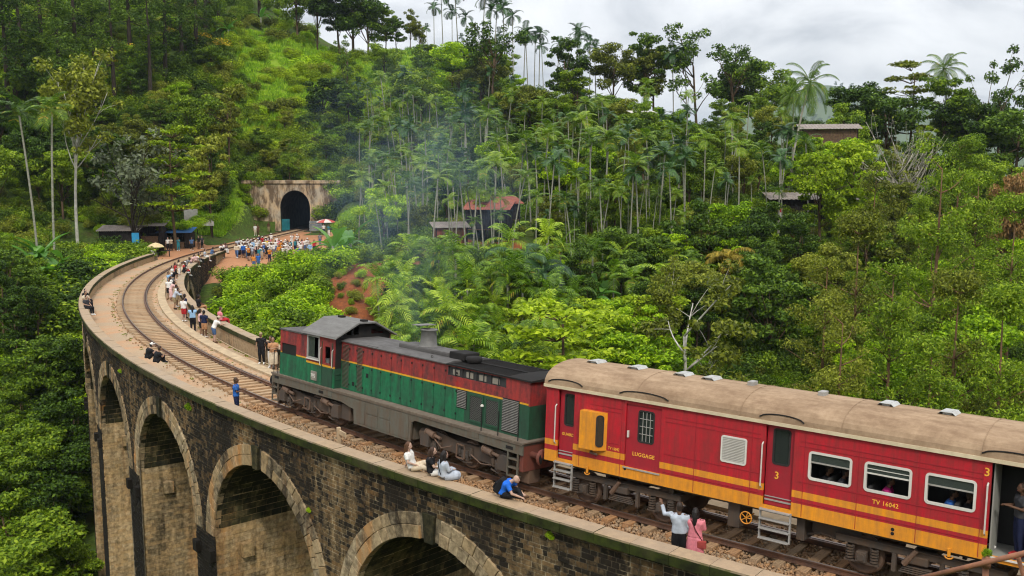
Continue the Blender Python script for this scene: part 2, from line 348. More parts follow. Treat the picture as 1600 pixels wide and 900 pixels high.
# ------------------------------------------------------------------ the curve of the line
CX, CY, RT, SLOPE = 82.945, 120.281, 121.487, 0.008
def TP(s, r, z):
    """world point at distance s along the line, r outward (camera side) of its centre, z above the rail head"""
    if s >= 0:
        t = PI + s / RT
        return Vector((CX + (RT + r) * math.cos(t), CY + (RT + r) * math.sin(t), z + SLOPE * s))
    x = CX - RT + 0.0006 * s * s; dx = -2 * 0.0006 * s        # the line runs straight on towards the tunnel
    n = Vector((-1, dx * 1.0, 0)).normalized()
    return Vector((x, CY - s, z + SLOPE * s)) + n * r
def line_sr(X, Y):
    """inverse of TP for arrays: (s, r)"""
    th = np.arctan2(Y - CY, X - CX); th = np.where(th < 0, th + 2 * PI, th)
    s1 = (th - PI) * RT; r1 = np.hypot(X - CX, Y - CY) - RT
    s2 = CY - Y; r2 = (CX - RT + 0.0006 * s2 * s2) - X
    st = Y > CY
    return np.where(st, s2, s1), np.where(st, r2, r1)
_c, _s = math.cos(PITCH), math.sin(PITCH)
def ray(px, py):
    x = (px - 800) / FPX; y = -(py - 450) / FPX
    return np.array([x, _c + y * _s, -_s + y * _c])
def at(px, py, D):
    d = ray(px, py); d = d / d[1]
    return Vector((d[0] * D, D, CAM_H + d[2] * D))
def project(p):
    X, Y, Z = p[0], p[1], p[2] - CAM_H
    d = Y * _c - Z * _s; u = Y * _s + Z * _c
    return 800 + FPX * X / d, 450 - FPX * u / d, d
def sweep(mb, prof, s0, s1, ds, mi=0, closed=True, caps=True):
    n = max(1, int(math.ceil((s1 - s0) / ds))); k = len(prof); i0 = len(mb.v)
    for j in range(n + 1):
        s = s0 + (s1 - s0) * j / n
        for r, z in prof: mb.v.append(tuple(TP(s, r, z)))
    for j in range(n):
        for a in range(k if closed else k - 1):
            b = (a + 1) % k; mb.f.append((i0 + j * k + a, i0 + j * k + b, i0 + (j + 1) * k + b, i0 + (j + 1) * k + a)); mb.m.append(mi)
    if caps and closed:
        mb.f.append(tuple(i0 + a for a in range(k))); mb.m.append(mi); mb.f.append(tuple(i0 + n * k + a for a in range(k))[::-1]); mb.m.append(mi)
# ------------------------------------------------------------------ people: figures are modelled first, placed further down
M_objcol('cloth'); M_objcol('skin_tone', 0.6, 0.3, 14); M_objcol('hair', 0.6, 0.3, 30)
def remesh(mb, voxel, name, mat, smooth_it=2):
    me = mb.mesh(name, mat); ob = bpy.data.objects.new('tmp', me); COL.objects.link(ob); md = ob.modifiers.new('r', 'REMESH'); md.mode = 'VOXEL'; md.voxel_size = voxel; md.use_smooth_shade = True
    sm = ob.modifiers.new('s', 'SMOOTH'); sm.iterations = smooth_it; sm.factor = .5
    dg = bpy.context.evaluated_depsgraph_get(); out_ = bpy.data.meshes.new_from_object(ob.evaluated_get(dg)); bpy.data.objects.remove(ob); out_.name = name
    if not out_.materials: out_.materials.append(MATS[mat])
    return out_
def ball(mb, c, r, n=10):
    prof = [(max(1e-3, math.sin(PI * i / n)), -math.cos(PI * i / n)) for i in range(n + 1)]; i0 = len(mb.v); mb.lathe(prof, (0, 0, 0), 'z', 12)
    for i in range(i0, len(mb.v)): x, y, z = mb.v[i]; mb.v[i] = (c[0] + x * r[0], c[1] + y * r[1], c[2] + z * r[2])
    mb.f.append(tuple(range(i0, i0 + 12))); mb.m.append(0); mb.f.append(tuple(range(len(mb.v) - 12, len(mb.v)))); mb.m.append(0)
STAND = dict(pel=(0, 0, .95), che=(0, 0, 1.26), nec=(0, -.01, 1.46), hea=(0, .02, 1.60), hip=((-.09, 0, .92), (.09, 0, .92)), kne=((-.10, .02, .50), (.10, .02, .50)), ank=((-.11, -.02, .09), (.11, -.02, .09)), toe=((-.13, .14, .035), (.13, .14, .035)), sho=((-.185, 0, 1.40), (.185, 0, 1.40)), elb=((-.25, -.03, 1.13), (.25, -.03, 1.13)), wri=((-.25, .08, .90), (.25, .08, .90)))
def P_(**k): d = dict(STAND); d.update(k); return d
POSES = {
 'stand': P_(),
 'phone': P_(elb=((-.24, .16, 1.20), (.24, .16, 1.20)), wri=((-.07, .36, 1.44), (.07, .36, 1.44))),
 'armup': P_(elb=((-.38, .12, 1.34), (.25, -.03, 1.13)), wri=((-.46, .24, 1.56), (.25, .08, .90))),
 'hold': P_(elb=((-.24, .05, 1.15), (.24, .05, 1.15)), wri=((-.08, .30, 1.20), (.10, .30, 1.18))),
 'walk': P_(kne=((-.10, .20, .55), (.10, -.04, .50)), ank=((-.11, .22, .10), (.11, -.30, .16)), toe=((-.12, .38, .05), (.12, -.18, .04)), elb=((-.25, -.12, 1.15), (.25, .08, 1.15)), wri=((-.25, -.02, .92), (.25, .25, .98))),
 'lean': P_(che=(0, .12, 1.22), nec=(0, .22, 1.38), hea=(0, .29, 1.50), pel=(0, -.04, .92), hip=((-.09, -.04, .90), (.09, -.04, .90)), sho=((-.185, .19, 1.32), (.185, .19, 1.32)), elb=((-.26, .34, 1.10), (.26, .34, 1.10)), wri=((-.16, .55, 1.10), (.14, .55, 1.12))),
 'dangle': P_(pel=(0, 0, .10), che=(0, -.02, .42), nec=(0, .01, .62), hea=(0, .05, .76), hip=((-.09, .04, .09), (.09, .04, .09)), kne=((-.11, .46, .08), (.11, .46, .08)), ank=((-.10, .48, -.36), (.10, .50, -.34)), toe=((-.11, .62, -.42), (.11, .64, -.40)), sho=((-.185, -.01, .56), (.185, -.01, .56)), elb=((-.26, .05, .30), (.26, .05, .30)), wri=((-.12, .28, .22), (.12, .28, .24))),
 'dangle_phone': P_(pel=(0, 0, .10), che=(0, -.02, .42), nec=(0, .01, .62), hea=(0, .05, .76), hip=((-.09, .04, .09), (.09, .04, .09)), kne=((-.11, .46, .08), (.11, .46, .08)), ank=((-.10, .48, -.36), (.10, .50, -.34)), toe=((-.11, .62, -.42), (.11, .64, -.40)), sho=((-.185, -.01, .56), (.185, -.01, .56)), elb=((-.26, .16, .38), (.26, .16, .38)), wri=((-.08, .38, .58), (.08, .38, .58))),
 'crouch': P_(pel=(0, 0, .10), che=(0, .10, .40), nec=(0, .18, .58), hea=(0, .25, .70), hip=((-.09, .04, .10), (.09, .04, .10)), kne=((-.16, .34, .40), (.16, .34, .40)), ank=((-.12, .36, .08), (.12, .36, .08)), toe=((-.13, .52, .04), (.13, .52, .04)), sho=((-.185, .14, .52), (.185, .14, .52)), elb=((-.27, .26, .34), (.27, .26, .34)), wri=((-.10, .44, .36), (.10, .44, .36))),
 # woman propped on her hand, legs stretched out before her
 'propped': P_(pel=(0, 0, .11), che=(-.02, -.10, .42), nec=(-.03, -.13, .62), hea=(-.03, -.11, .77), hip=((-.09, .05, .10), (.09, .05, .10)), kne=((-.10, .42, .26), (.09, .40, .16)), ank=((-.10, .74, .08), (.10, .72, .07)), toe=((-.12, .86, .12), (.12, .84, .11)), sho=((-.19, -.12, .56), (.17, -.12, .56)), elb=((.28, -.24, .32), (.30, -.04, .34))[::1], wri=((-.36, -.34, .05), (.14, .22, .22))),
 'propped2': P_(pel=(0, 0, .11), che=(0, -.02, .42), nec=(0, .02, .62), hea=(0, .07, .76), hip=((-.09, .05, .10), (.09, .05, .10)), kne=((-.13, .36, .24), (.14, .38, .14)), ank=((.02, .44, .06), (-.06, .50, .06)), toe=((.10, .54, .05), (-.14, .60, .05)), sho=((-.18, -.02, .56), (.18, -.02, .56)), elb=((-.34, -.10, .30), (.26, .14, .34)), wri=((-.46, -.20, .05), (.12, .30, .24))),
 'hunch': P_(pel=(0, 0, .11), che=(0, .16, .38), nec=(0, .32, .50), hea=(0, .43, .56), hip=((-.09, .05, .10), (.09, .05, .10)), kne=((-.18, .42, .20), (.16, .44, .14)), ank=((-.02, .60, .06), (-.02, .66, .06)), toe=((.10, .68, .05), (-.14, .74, .05)), sho=((-.19, .24, .46), (.19, .24, .46)), elb=((-.27, .34, .22), (.27, .42, .22)), wri=((-.14, .58, .12), (.16, .64, .12))),
 'back_sit': P_(pel=(0, 0, .11), che=(0, .03, .42), nec=(0, .05, .62), hea=(.02, .08, .76), hip=((-.09, .05, .10), (.09, .05, .10)), kne=((-.18, .40, .14), (.20, .36, .12)), ank=((-.02, .48, .06), (.10, .50, .06)), toe=((.08, .54, .05), (-.02, .58, .05)), sho=((-.18, .03, .56), (.18, .03, .56)), elb=((-.25, .10, .32), (.25, .10, .32)), wri=((-.08, .30, .26), (.10, .30, .28))),
}
POSES['propped']['elb'] = ((-.30, -.22, .30), (.27, -.02, .32))
HIGH = {'propped', 'propped2', 'hunch', 'back_sit', 'armup', 'hold'}
def figure(pose):
    J = {k: ([Vector(q) for q in v] if isinstance(v[0], tuple) else Vector(v)) for k, v in POSES[pose].items()}; hi = pose in HIGH; fig = {}
    hd = J['hea']; up = (hd - J['nec']).normalized() if (hd - J['nec']).length > 0 else Vector((0, 0, 1))
    def torso(mb, e):
        for i in (0, 1): mb.tube([J['hip'][i].lerp(J['pel'], .25), J['pel'].lerp(J['che'], .5) + (J['sho'][i] - J['che']) * .30, J['sho'][i].lerp(J['che'], .42), J['sho'][i].lerp(J['nec'], .25)], [.112 + e, .100 + e, .115 + e, .062 + e], 10)
        mb.tube([J['pel'], J['che'], J['nec'] - up * .05], [.115 + e, .118 + e, .07 + e], 10)
    mb = MB(); torso(mb, 0)
    mb.tube([J['nec'] - up * .04, hd - up * .05], [.055, .05], 9); ball(mb, hd + up * .012, (.076, .093, .112)); ball(mb, hd + Vector((0, .03, -.055)), (.055, .065, .055)); ball(mb, hd + Vector((0, .098, -.012)), (.016, .024, .026))
    for i in (0, 1):
        sx = -1 if i == 0 else 1; ball(mb, hd + Vector((sx * .078, 0, -.005)), (.014, .022, .034))
        mb.tube([J['sho'][i], J['elb'][i], J['wri'][i]], [.058, .044, .030], 9); mb.tube([J['hip'][i], J['kne'][i], J['ank'][i]], [.092, .060, .042], 10); mb.tube([J['ank'][i] - (J['toe'][i] - J['ank'][i]) * .25, J['toe'][i]], [.045, .036], 8)
        d = (J['wri'][i] - J['elb'][i]).normalized(); lat = d.cross(Vector((0, 0, 1)));
        if lat.length < .2: lat = d.cross(Vector((0, 1, 0)))
        lat.normalize(); pn = lat.cross(d).normalized(); w = J['wri'][i]
        if hi:
            for o_ in (-.022, 0, .022): mb.tube([w, w + d * .085 + lat * o_], [.024, .020], 7)
            for o_, ln in ((-.034, .060), (-.011, .075), (.012, .070), (.034, .055)): mb.tube([w + d * .075 + lat * o_ * .8, w + d * (.085 + ln * .55) + lat * o_ - pn * .012, w + d * (.085 + ln) + lat * o_ - pn * .035], [.0125, .0115, .0095], 6)
            mb.tube([w + d * .02 + lat * .02 * sx, w + d * .055 + lat * .052 * sx, w + d * .085 + lat * .058 * sx - pn * .015], [.015, .0125, .010], 6)
        else: mb.tube([w, w + d * .09, w + d * .16 - pn * .03], [.032, .036, .016], 7); mb.tube([w + d * .02, w + d * .07 + lat * .045 * sx], [.018, .012], 6)
    fig['body'] = remesh(mb, .013 if hi else .022, 'body', 'skin_tone', 2)
    for long in (0, 1):
        mb = MB(); torso(mb, .022)
        for i in (0, 1):
            if long: mb.tube([J['sho'][i], J['elb'][i], J['elb'][i].lerp(J['wri'][i], .92)], [.078, .064, .052], 10)
            else: mb.tube([J['sho'][i], J['sho'][i].lerp(J['elb'][i], .72)], [.078, .068], 10)
        fig['shirt_long' if long else 'shirt'] = remesh(mb, .020 if hi else .026, 'shirt', 'cloth', 2)
    for nm, cut in (('trousers', 1), ('shorts', 0)):
        mb = MB()
        for i in (0, 1):
            k = J['kne'][i]; pts = [J['hip'][i].lerp(J['pel'], .3), J['hip'][i].lerp(k, .45), J['hip'][i].lerp(k, .93)]; rd = [.125, .104, .088]
            if cut: pts += [k, k.lerp(J['ank'][i], .5), k.lerp(J['ank'][i], .93)]; rd += [.082, .068, .060]
            mb.tube(pts, rd, 10)
        mb.tube([J['pel'] + Vector((0, 0, .06)), J['pel'] - Vector((0, 0, .02))], [.125, .13], 10); fig[nm] = remesh(mb, .020 if hi else .026, nm, 'cloth', 2)
    mb = MB()
    for i in (0, 1): mb.tube([J['hip'][i].lerp(J['pel'], .2), J['hip'][i].lerp(J['kne'][i], .6), J['kne'][i], J['kne'][i].lerp(J['ank'][i], .45)], [.135, .150, .150, .155], 10)
    mb.tube([J['pel'] + Vector((0, 0, .05)), (J['kne'][0] + J['kne'][1]) / 2, ((J['kne'][0] + J['kne'][1]) / 2).lerp((J['ank'][0] + J['ank'][1]) / 2, .4)], [.13, .14, .12], 10); fig['skirt'] = remesh(mb, .024, 'skirt', 'cloth', 2)
    mb = MB()
    for i in (0, 1): a = J['ank'][i]; t = J['toe'][i]; mb.tube([a - (t - a) * .35, a.lerp(t, .5), t + (t - a) * .12], [.052, .050, .040], 9)
    fig['shoes'] = remesh(mb, .022, 'shoes', 'cloth', 1)
    mb = MB(); ball(mb, hd + Vector((0, -.022, .032)), (.088, .094, .108)); ball(mb, hd + Vector((0, -.05, -.03)), (.075, .06, .075)); fig['hair'] = remesh(mb, .018, 'hair', 'hair', 1)
    mb2 = MB(); ball(mb2, hd + Vector((0, -.022, .032)), (.090, .096, .110)); mb2.tube([hd + Vector((0, -.06, .03)), hd + Vector((0, -.10, -.12)), hd + Vector((0, -.115, -.26)), hd + Vector((0, -.12, -.40))], [.085, .075, .062, .03], 9)
    for sx in (-1, 1): mb2.tube([hd + Vector((sx * .065, -.01, .04)), hd + Vector((sx * .082, -.015, -.07)), hd + Vector((sx * .09, -.03, -.18))], [.032, .03, .018], 7)
    fig['long_hair'] = remesh(mb2, .020, 'hair', 'hair', 1)
    mb = MB(); ball(mb, hd + Vector((0, -.012, .050)), (.092, .100, .088)); mb.prism([(-.075, hd.y + .05), (.075, hd.y + .05), (.06, hd.y + .165), (-.06, hd.y + .165)], hd.z + .035, hd.z + .05, 0, 'z'); fig['cap'] = remesh(mb, .015, 'cap', 'cloth', 1)
    mb = MB(); c = (J['wri'][0] + J['wri'][1]) / 2 + Vector((0, .10, .03)); mb.bbox(c.x - .035, c.x + .035, c.y - .006, c.y + .006, c.z - .07, c.z + .07, .004); fig['phone'] = mb.mesh('phone', 'cloth')
    mb = MB()
    for sx in (-1, 1): ball(mb, hd + Vector((sx * .032, .086, .012)), (.016, .010, .008), 6)
    fig['eyes'] = mb.mesh('eyes', 'hair', True)
    mb = MB(); mb.tube([hd + Vector((-.024, .094, -.062)), hd + Vector((0, .101, -.064)), hd + Vector((.024, .094, -.062))], [.005, .008, .005], 5); fig['mouth'] = mb.mesh('mouth', 'skin_tone', True)
    fig['J'] = J; return fig
FIG = {p: figure(p) for p in POSES}
# ------------------------------------------------------------------ terrain
CP = []
def cp(*a): CP.extend(a)
cp((0, 0, 9.3), (-15, -5, 8), (10, 2, 8.3), (25, -3, 9), (6, 11, 4.9), (0, 9, 3.8), (-10, 8, 1), (13, 13, 2.2), (-25, 5, -4), (0, -25, 16), (30, -25, 18), (-30, -25, 8), (2, 16, -2), (34, 2, 5), (45, -10, 12))
for s_, z_ in ((128, -.6), (120, -.9), (113, -5), (106, -12), (99, -17), (90, -20), (75, -22), (60, -20.5), (47, -15.5), (36, -10), (27, -6.5), (20, -4), (14, -1.8), (6, -.5)): cp(tuple(TP(s_, 0, z_)))
cp((-46, 100, -2.2), (-50, 110, -.4), (-46, 90, -5.5), (-42, 75, -12), (-36, 58, -18.5), (-30, 43, -21.5), (-15, 29, -21), (0, 22, -10), (-60, 85, -3), (-62, 66, -9), (-58, 50, -14), (-50, 30, -14), (-36, 14, -12), (-75, 66, -1), (-82, 98, 6), (-66, 112, 2.5), (-90, 40, 0), (-70, 15, -4))
cp((-46, 126, -.1), (-56, 126, .1), (-44, 136, -.2), (-46, 146, .8), (-50, 137, 3), (-60, 137, 6), (-75, 142, 13), (-95, 150, 25), (-60, 158, 15), (-80, 172, 28), (-120, 150, 36), (-60, 188, 30), (-90, 205, 46))
cp((-37, 174, 9.6), (-47, 172, 10.4), (-29, 172, 9.6), (-37, 187, 17.5), (-33, 200, 25), (-37, 217, 32), (-42, 242, 37), (-75, 250, 60), (-24, 205, 27), (-22, 222, 36.5), (-12, 222, 33), (4, 205, 25), (-28, 160, 4), (-22, 168, 8), (-12, 180, 16), (0, 175, 14), (-50, 160, 9))
cp((-32, 150, -.3), (-27, 142, -.3), (-24, 130, -.2), (-28, 120, -.4), (-20, 122, .6), (-14, 140, 4.5), (-24, 112, -.6), (-28, 104, -1.4), (-20, 106, -.1))
cp((0, 45, -17), (10, 40, -16.5), (20, 50, -15), (35, 45, -12), (10, 62, -13), (30, 70, -10.5), (55, 60, -8), (-5, 58, -14.5), (-13, 64, -10), (-17, 70, -5.6), (-20, 78, -4.2), (-23, 88, -3.0), (-26, 97, -2.0), (28, 30, -6), (45, 28, -4), (60, 35, -2))
cp((-15.3, 92, .9), (-14, 84, -1.4), (-12, 78, -4.5), (-8, 72, -8.2), (-12.7, 96, 1.3), (-3.6, 108, 1.8), (-17, 100, .4), (3, 92, -1.0), (8, 120, 5), (-5, 125, 5))
cp((8.8, 68, -10), (16, 62, -11.5), (19, 95, -4.5), (29, 115, 4.5), (32, 80, -9), (30, 60, -11.5), (47, 95, -5), (56, 130, 2), (19, 140, 8), (40, 130, 6))
cp((20, 182, 19), (46, 176, 14), (56, 168, 9.5), (66, 152, 10.5), (80, 150, 8), (36, 180, 16.5), (8, 195, 23), (60, 235, -6), (100, 232, -12), (25, 265, 8), (150, 200, -14), (110, 150, 2), (90, 90, -4), (140, 80, -6), (-20, 290, 25), (-120, 290, 60), (-150, 80, 14), (-150, 0, 10), (120, 20, 2), (150, -40, 10), (-100, -60, 5), (0, -70, 22), (100, 320, -20), (200, 330, -30), (-200, 200, 60))
_P = np.array(CP, float)
def _U(d2): return np.where(d2 > 1e-9, 0.5 * d2 * np.log(np.maximum(d2, 1e-9)), 0)
_n = len(_P); _K = _U(((_P[:, None, :2] - _P[None, :, :2]) ** 2).sum(-1)) + np.eye(_n) * 6.0
_A = np.zeros((_n + 3, _n + 3)); _A[:_n, :_n] = _K; _A[:_n, _n] = 1; _A[:_n, _n + 1:] = _P[:, :2]; _A[_n, :_n] = 1; _A[_n + 1:, :_n] = _P[:, :2].T
_W = np.linalg.solve(_A, np.concatenate([_P[:, 2], np.zeros(3)]))
def smooth(x, a, b):
    t = np.clip((x - a) / (b - a), 0, 1); return t * t * (3 - 2 * t)
def ground(X, Y):
    X = np.asarray(X, float); Y = np.asarray(Y, float); sh = X.shape; x = X.ravel(); y = Y.ravel()
    xc = np.clip(x, -190, 190); yc = np.clip(y, -75, 330); z = np.empty_like(x)
    for i in range(0, len(x), 20000):
        q = np.stack([xc[i:i + 20000], yc[i:i + 20000]], 1); d2 = ((q[:, None] - _P[None, :, :2]) ** 2).sum(-1)
        z[i:i + 20000] = _U(d2) @ _W[:_n] + _W[_n] + q @ _W[_n + 1:]
    # beyond the modelled valley the land sinks behind the ridges
    far = np.hypot(x - xc, y - yc); k = smooth(far, 0, 260); z = z * (1 - k) + k * -45
    z += 0.35 * np.sin(x * 0.9 + 1.3 * np.sin(y * 0.31)) * np.sin(y * 0.7 + np.sin(x * 0.43)) * smooth(np.hypot(x, y), 20, 60)
    s, r = line_sr(x, y); zr = np.clip(s, -60, 140) * SLOPE - 0.36
    end = ((s < 9) & (y < 166.3)) | (s > 119)
    hw = np.where(y > 120, np.where(r > 0, np.where(y < 134, 7.5, 3.6), np.where(y < 158, 8.0, 4.6)), np.where(s < 9, 4.6, 3.6))
    hw = np.where((y > 158) & (y < 166.4), 7.2, hw)
    wgt = 1 - smooth(np.abs(r), hw, hw + np.where(y > 150, 2.4, 3.0))
    near = wgt * np.where(end, np.where(s < 9, smooth(-s, -9, -4), smooth(s, 119, 123)), 0.0) * ((s > -62) & (s < 150))
    z = z * (1 - near) + zr * near
    # keep the land under the deck between the abutments
    br = (s > 12) & (s < 119) & (np.abs(r) < 6.5) & (y < 120); z = np.where(br, np.minimum(z, zr - 1.0), z)
    return z.reshape(sh)
def axis(lo, hi, st, far):
    a = list(np.arange(lo, hi + st / 2, st)); d = st
    while a[-1] < far: d *= 1.22; a.append(a[-1] + d)
    d = st
    while a[0] > -far: d *= 1.22; a.insert(0, a[0] - d)
    return np.array(a)
GX = axis(-72, 72, 1.2, 7000); GY = axis(-10, 190, 1.2, 7000)
GZ = ground(*np.meshgrid(GX, GY))
def gz(x, y):
    x = np.atleast_1d(np.asarray(x, float)); y = np.atleast_1d(np.asarray(y, float))
    i = np.clip(np.searchsorted(GX, x) - 1, 0, len(GX) - 2); j = np.clip(np.searchsorted(GY, y) - 1, 0, len(GY) - 2)
    u = (x - GX[i]) / (GX[i + 1] - GX[i]); v = (y - GY[j]) / (GY[j + 1] - GY[j])
    return (GZ[j, i] * (1 - u) + GZ[j, i + 1] * u) * (1 - v) + (GZ[j + 1, i] * (1 - u) + GZ[j + 1, i + 1] * u) * v
def cast(px, py, d0=26.0, d1=330.0):
    """where the sight lines through the picked places meet the land: arrays -> (X, Y, Z, hit)"""
    px = np.atleast_1d(np.asarray(px, float)); py = np.atleast_1d(np.asarray(py, float))
    dx = (px - 800) / FPX; uy = -(py - 450) / FPX; den = _c + uy * _s; dx = dx / den; dz = (-_s + uy * _c) / den
    hit = np.zeros(len(px), bool); D = np.full(len(px), d1)
    for d in np.arange(d0, d1, 0.8):
        m = (~hit) & (CAM_H + dz * d <= gz(dx * d, np.full(len(px), d)))
        D[m] = d - 0.4; hit |= m
    X = dx * D; Y = D
    return X, Y, gz(X, Y), hit
def build_ground():
    nx, ny = len(GX), len(GY); XX, YY = np.meshgrid(GX, GY); V = np.stack([XX, YY, GZ], -1).reshape(-1, 3)
    I, J = np.meshgrid(np.arange(nx - 1), np.arange(ny - 1)); a = (J * nx + I).ravel(); F = np.stack([a, a + 1, a + nx + 1, a + nx], 1)
    cxm = (GX[I] + GX[I + 1]).ravel() / 2; cym = (GY[J] + GY[J + 1]).ravel() / 2
    F = F[~((np.abs(cxm + 37.3) < 3.3) & (cym > 164.6) & (cym < 170))]
    me = fast_mesh('ground', V, F, 'ground', smooth=True)
    # soil zones: R = red earth bank, G = open grass, B = trodden dirt
    x, y = V[:, 0], V[:, 1]; zone = np.zeros((len(V), 4), np.float32); zone[:, 3] = 1
    def blob(cx, cy, rx, ry, p=1.0): return p * (1 - smooth(np.hypot((x - cx) / rx, (y - cy) / ry), 0.55, 1.35))
    zone[:, 0] = np.clip(blob(-14.2, 86, 3.4, 8) + blob(-12, 95, 7, 5) + blob(-4, 106, 7, 5, .8) + blob(30, 113, 5, 3) + blob(-22.5, 90, 1.3, 9, .8), 0, 1)
    zone[:, 1] = np.clip(blob(-33, 208, 26, 34) + blob(-34, 182, 16, 10, .9) + blob(-47, 155, 4, 14, .8) + blob(32, 118, 7, 6) + blob(14, 112, 7, 5, .9) + blob(-24, 153, 4, 6, .9) + blob(-48, 108, 6, 12, .7), 0, 1)
    s, r = line_sr(x, y)
    zone[:, 2] = np.clip(np.where((s < 16) & (s > -50) & (r < np.where(y > 136, 2.6, 6.5)) & (r > np.where(y > 156, -3.0, -9.0)), 1.0, 0) + blob(-27, 122, 8, 16) + blob(-30, 148, 5, 10) + blob(-17, 118, 7, 6) + blob(-46, 127, 9, 4) + blob(-24, 108, 3, 7, .8), 0, 1)
    at_ = me.color_attributes.new('zone', 'FLOAT_COLOR', 'POINT'); at_.data.foreach_set('color', zone.ravel())
    link('ground', me, kind='structure')
build_ground()
# ------------------------------------------------------------------ viaduct
bridge = thing('arch_viaduct', 'long curved stone railway viaduct with tall arches and mossy parapets', 'bridge', tuple(TP(75, 0, -21)))
BLOC = Vector(bridge.location)
def bpart(name, mb, mats, smooth=False, kind=None, **p):
    o = link(name, mb.mesh(name, mats, smooth), bridge, kind=kind, **p); o.location = -BLOC; return o
PITCH_A = 10.3; CROWNS = [109.8 - PITCH_A * k for k in range(9)]; RI, RO = 4.1, 4.92; ZS = -5.5; RW = 3.70; ZB = -23.0
def s_arch(s): return min(CROWNS, key=lambda c: abs(c - s))
def open_half(z, rad):
    """half width, along the line, of an arch opening of that radius at height z"""
    if z <= ZS: return RI
    d = rad * rad - (z - ZS) ** 2
    return math.sqrt(d) if d > 0 else -1.0
# backing of the walls (mortar), deck, vaults
mb = MB()
def wall_back(mb, sgn, r, s0, s1):
    ss = np.arange(s0, s1 + .01, 0.5)
    for a, b in zip(ss[:-1], ss[1:]):
        def low(s):
            c = s_arch(s); d = abs(s - c)
            return ZS + math.sqrt(RI * RI - d * d) if d < RI and min(CROWNS) - 5 < s else ZB
        m = (a + b) / 2; c = s_arch(m)
        inside = abs(m - c) < RI
        za, zb_ = (low(a), low(b)) if inside else (ZB, ZB)
        if inside:
            za = za if za > ZB + 1 else ZS; zb_ = zb_ if zb_ > ZB + 1 else ZS
        mb.face([TP(a, r, za), TP(b, r, zb_), TP(b, r, 0.32), TP(a, r, 0.32)])
wall_back(mb, 1, RW, 9, 118.5); wall_back(mb, -1, -RW, 9, 118.5)
bpart('wall_core', mb, 'wall_mortar')
mb = MB()
for c in CROWNS:
    prof = [(c - RI, ZB), (c - RI, ZS)] + [(c + RI * math.cos(t), ZS + RI * math.sin(t)) for t in np.linspace(PI, 0, 25)[1:-1]] + [(c + RI, ZS), (c + RI, ZB)]
    for (s0, z0), (s1, z1) in zip(prof[:-1], prof[1:]):
        for r0, r1 in ((-RW, 0), (0, RW)): mb.face([TP(s0, r0, z0), TP(s0, r1, z0), TP(s1, r1, z1), TP(s1, r0, z1)])
bpart('vault_core', mb, 'vault_stone')
mb = MB(); sweep(mb, [(-3.4, -.48), (-2.35, -.48), (-2.35, -.9), (-3.4, -.9)], 7, 119, 1.0)
bpart('footway', mb, 'deck_dirt')
mb = MB(); sweep(mb, [(-1.75, -.27), (3.4, -.27), (3.4, -.9), (-1.75, -.9)], 7, 119, 1.0)
bpart('deck', mb, 'deck_dirt')
mb = MB(); sweep(mb, [(-2.35, -.14), (-1.75, -.14), (-1.75, -.6), (-2.35, -.6)], 9, 119, 1.0)
bpart('kerb', mb, 'concrete')
# parapet bodies
mb = MB(); sweep(mb, [(3.38, -.5), (3.38, .30), (3.66, .30), (3.66, -.5)], 9, 119, 1.0); bpart('parapet_wall', mb, 'parapet_stone')
mb = MB(); sweep(mb, [(-3.38, -.7), (-3.38, .30), (-3.66, .30), (-3.66, -.7)], 9, 119, 1.0); bpart('parapet_wall', mb, 'parapet_stone')
# coping stones, each its own
def coping(r0, r1, s0, s1, n):
    sg = 1 if r1 > r0 else -1
    for k in range(n):
        a = s0 + (s1 - s0) * k / n; b = s0 + (s1 - s0) * (k + 1) / n - 0.012; j = random.uniform(-.008, .008)
        m = MB(); e = .03 * sg
        sweep(m, [(r0, .30), (r0, .57 + j), (r0 + e, .60 + j), (r1 - e, .60 + j), (r1, .56 + j), (r1, .30)], a, b, 0.6)
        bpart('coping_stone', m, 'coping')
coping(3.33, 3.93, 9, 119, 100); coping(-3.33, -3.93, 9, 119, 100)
# individual wall stones -------------------------------------------------
UNIT = MB(); UNIT.box(-.5, .5, -.5, .5, -.5, .5)
def rough_unit(seed):
    rr = random.Random(seed); m = MB(); m.bbox(-.5, .5, -.5, .5, -.5, .5, .09)
    m.v = [(x + rr.uniform(-.025, .025), y + rr.uniform(-.05, .05), z + rr.uniform(-.03, .03)) for x, y, z in m.v]; return m
unit_stone = [rough_unit(k).mesh('brick', 'wall_stone') for k in range(5)]
unit_ring = [rough_unit(k + 9).mesh('arch_stone', 'ring_stone') for k in range(5)]
single = []      # candidates for stones of their own: (depth, kind, 8 points)
def stone8(s0, s1, z0, z1, r, d, sg):
    o = r + sg * d; i = r - sg * .05
    return [TP(s0, i, z0), TP(s1, i, z0), TP(s1, o, z0), TP(s0, o, z0), TP(s0, i, z1), TP(s1, i, z1), TP(s1, o, z1), TP(s0, o, z1)]
stones = []
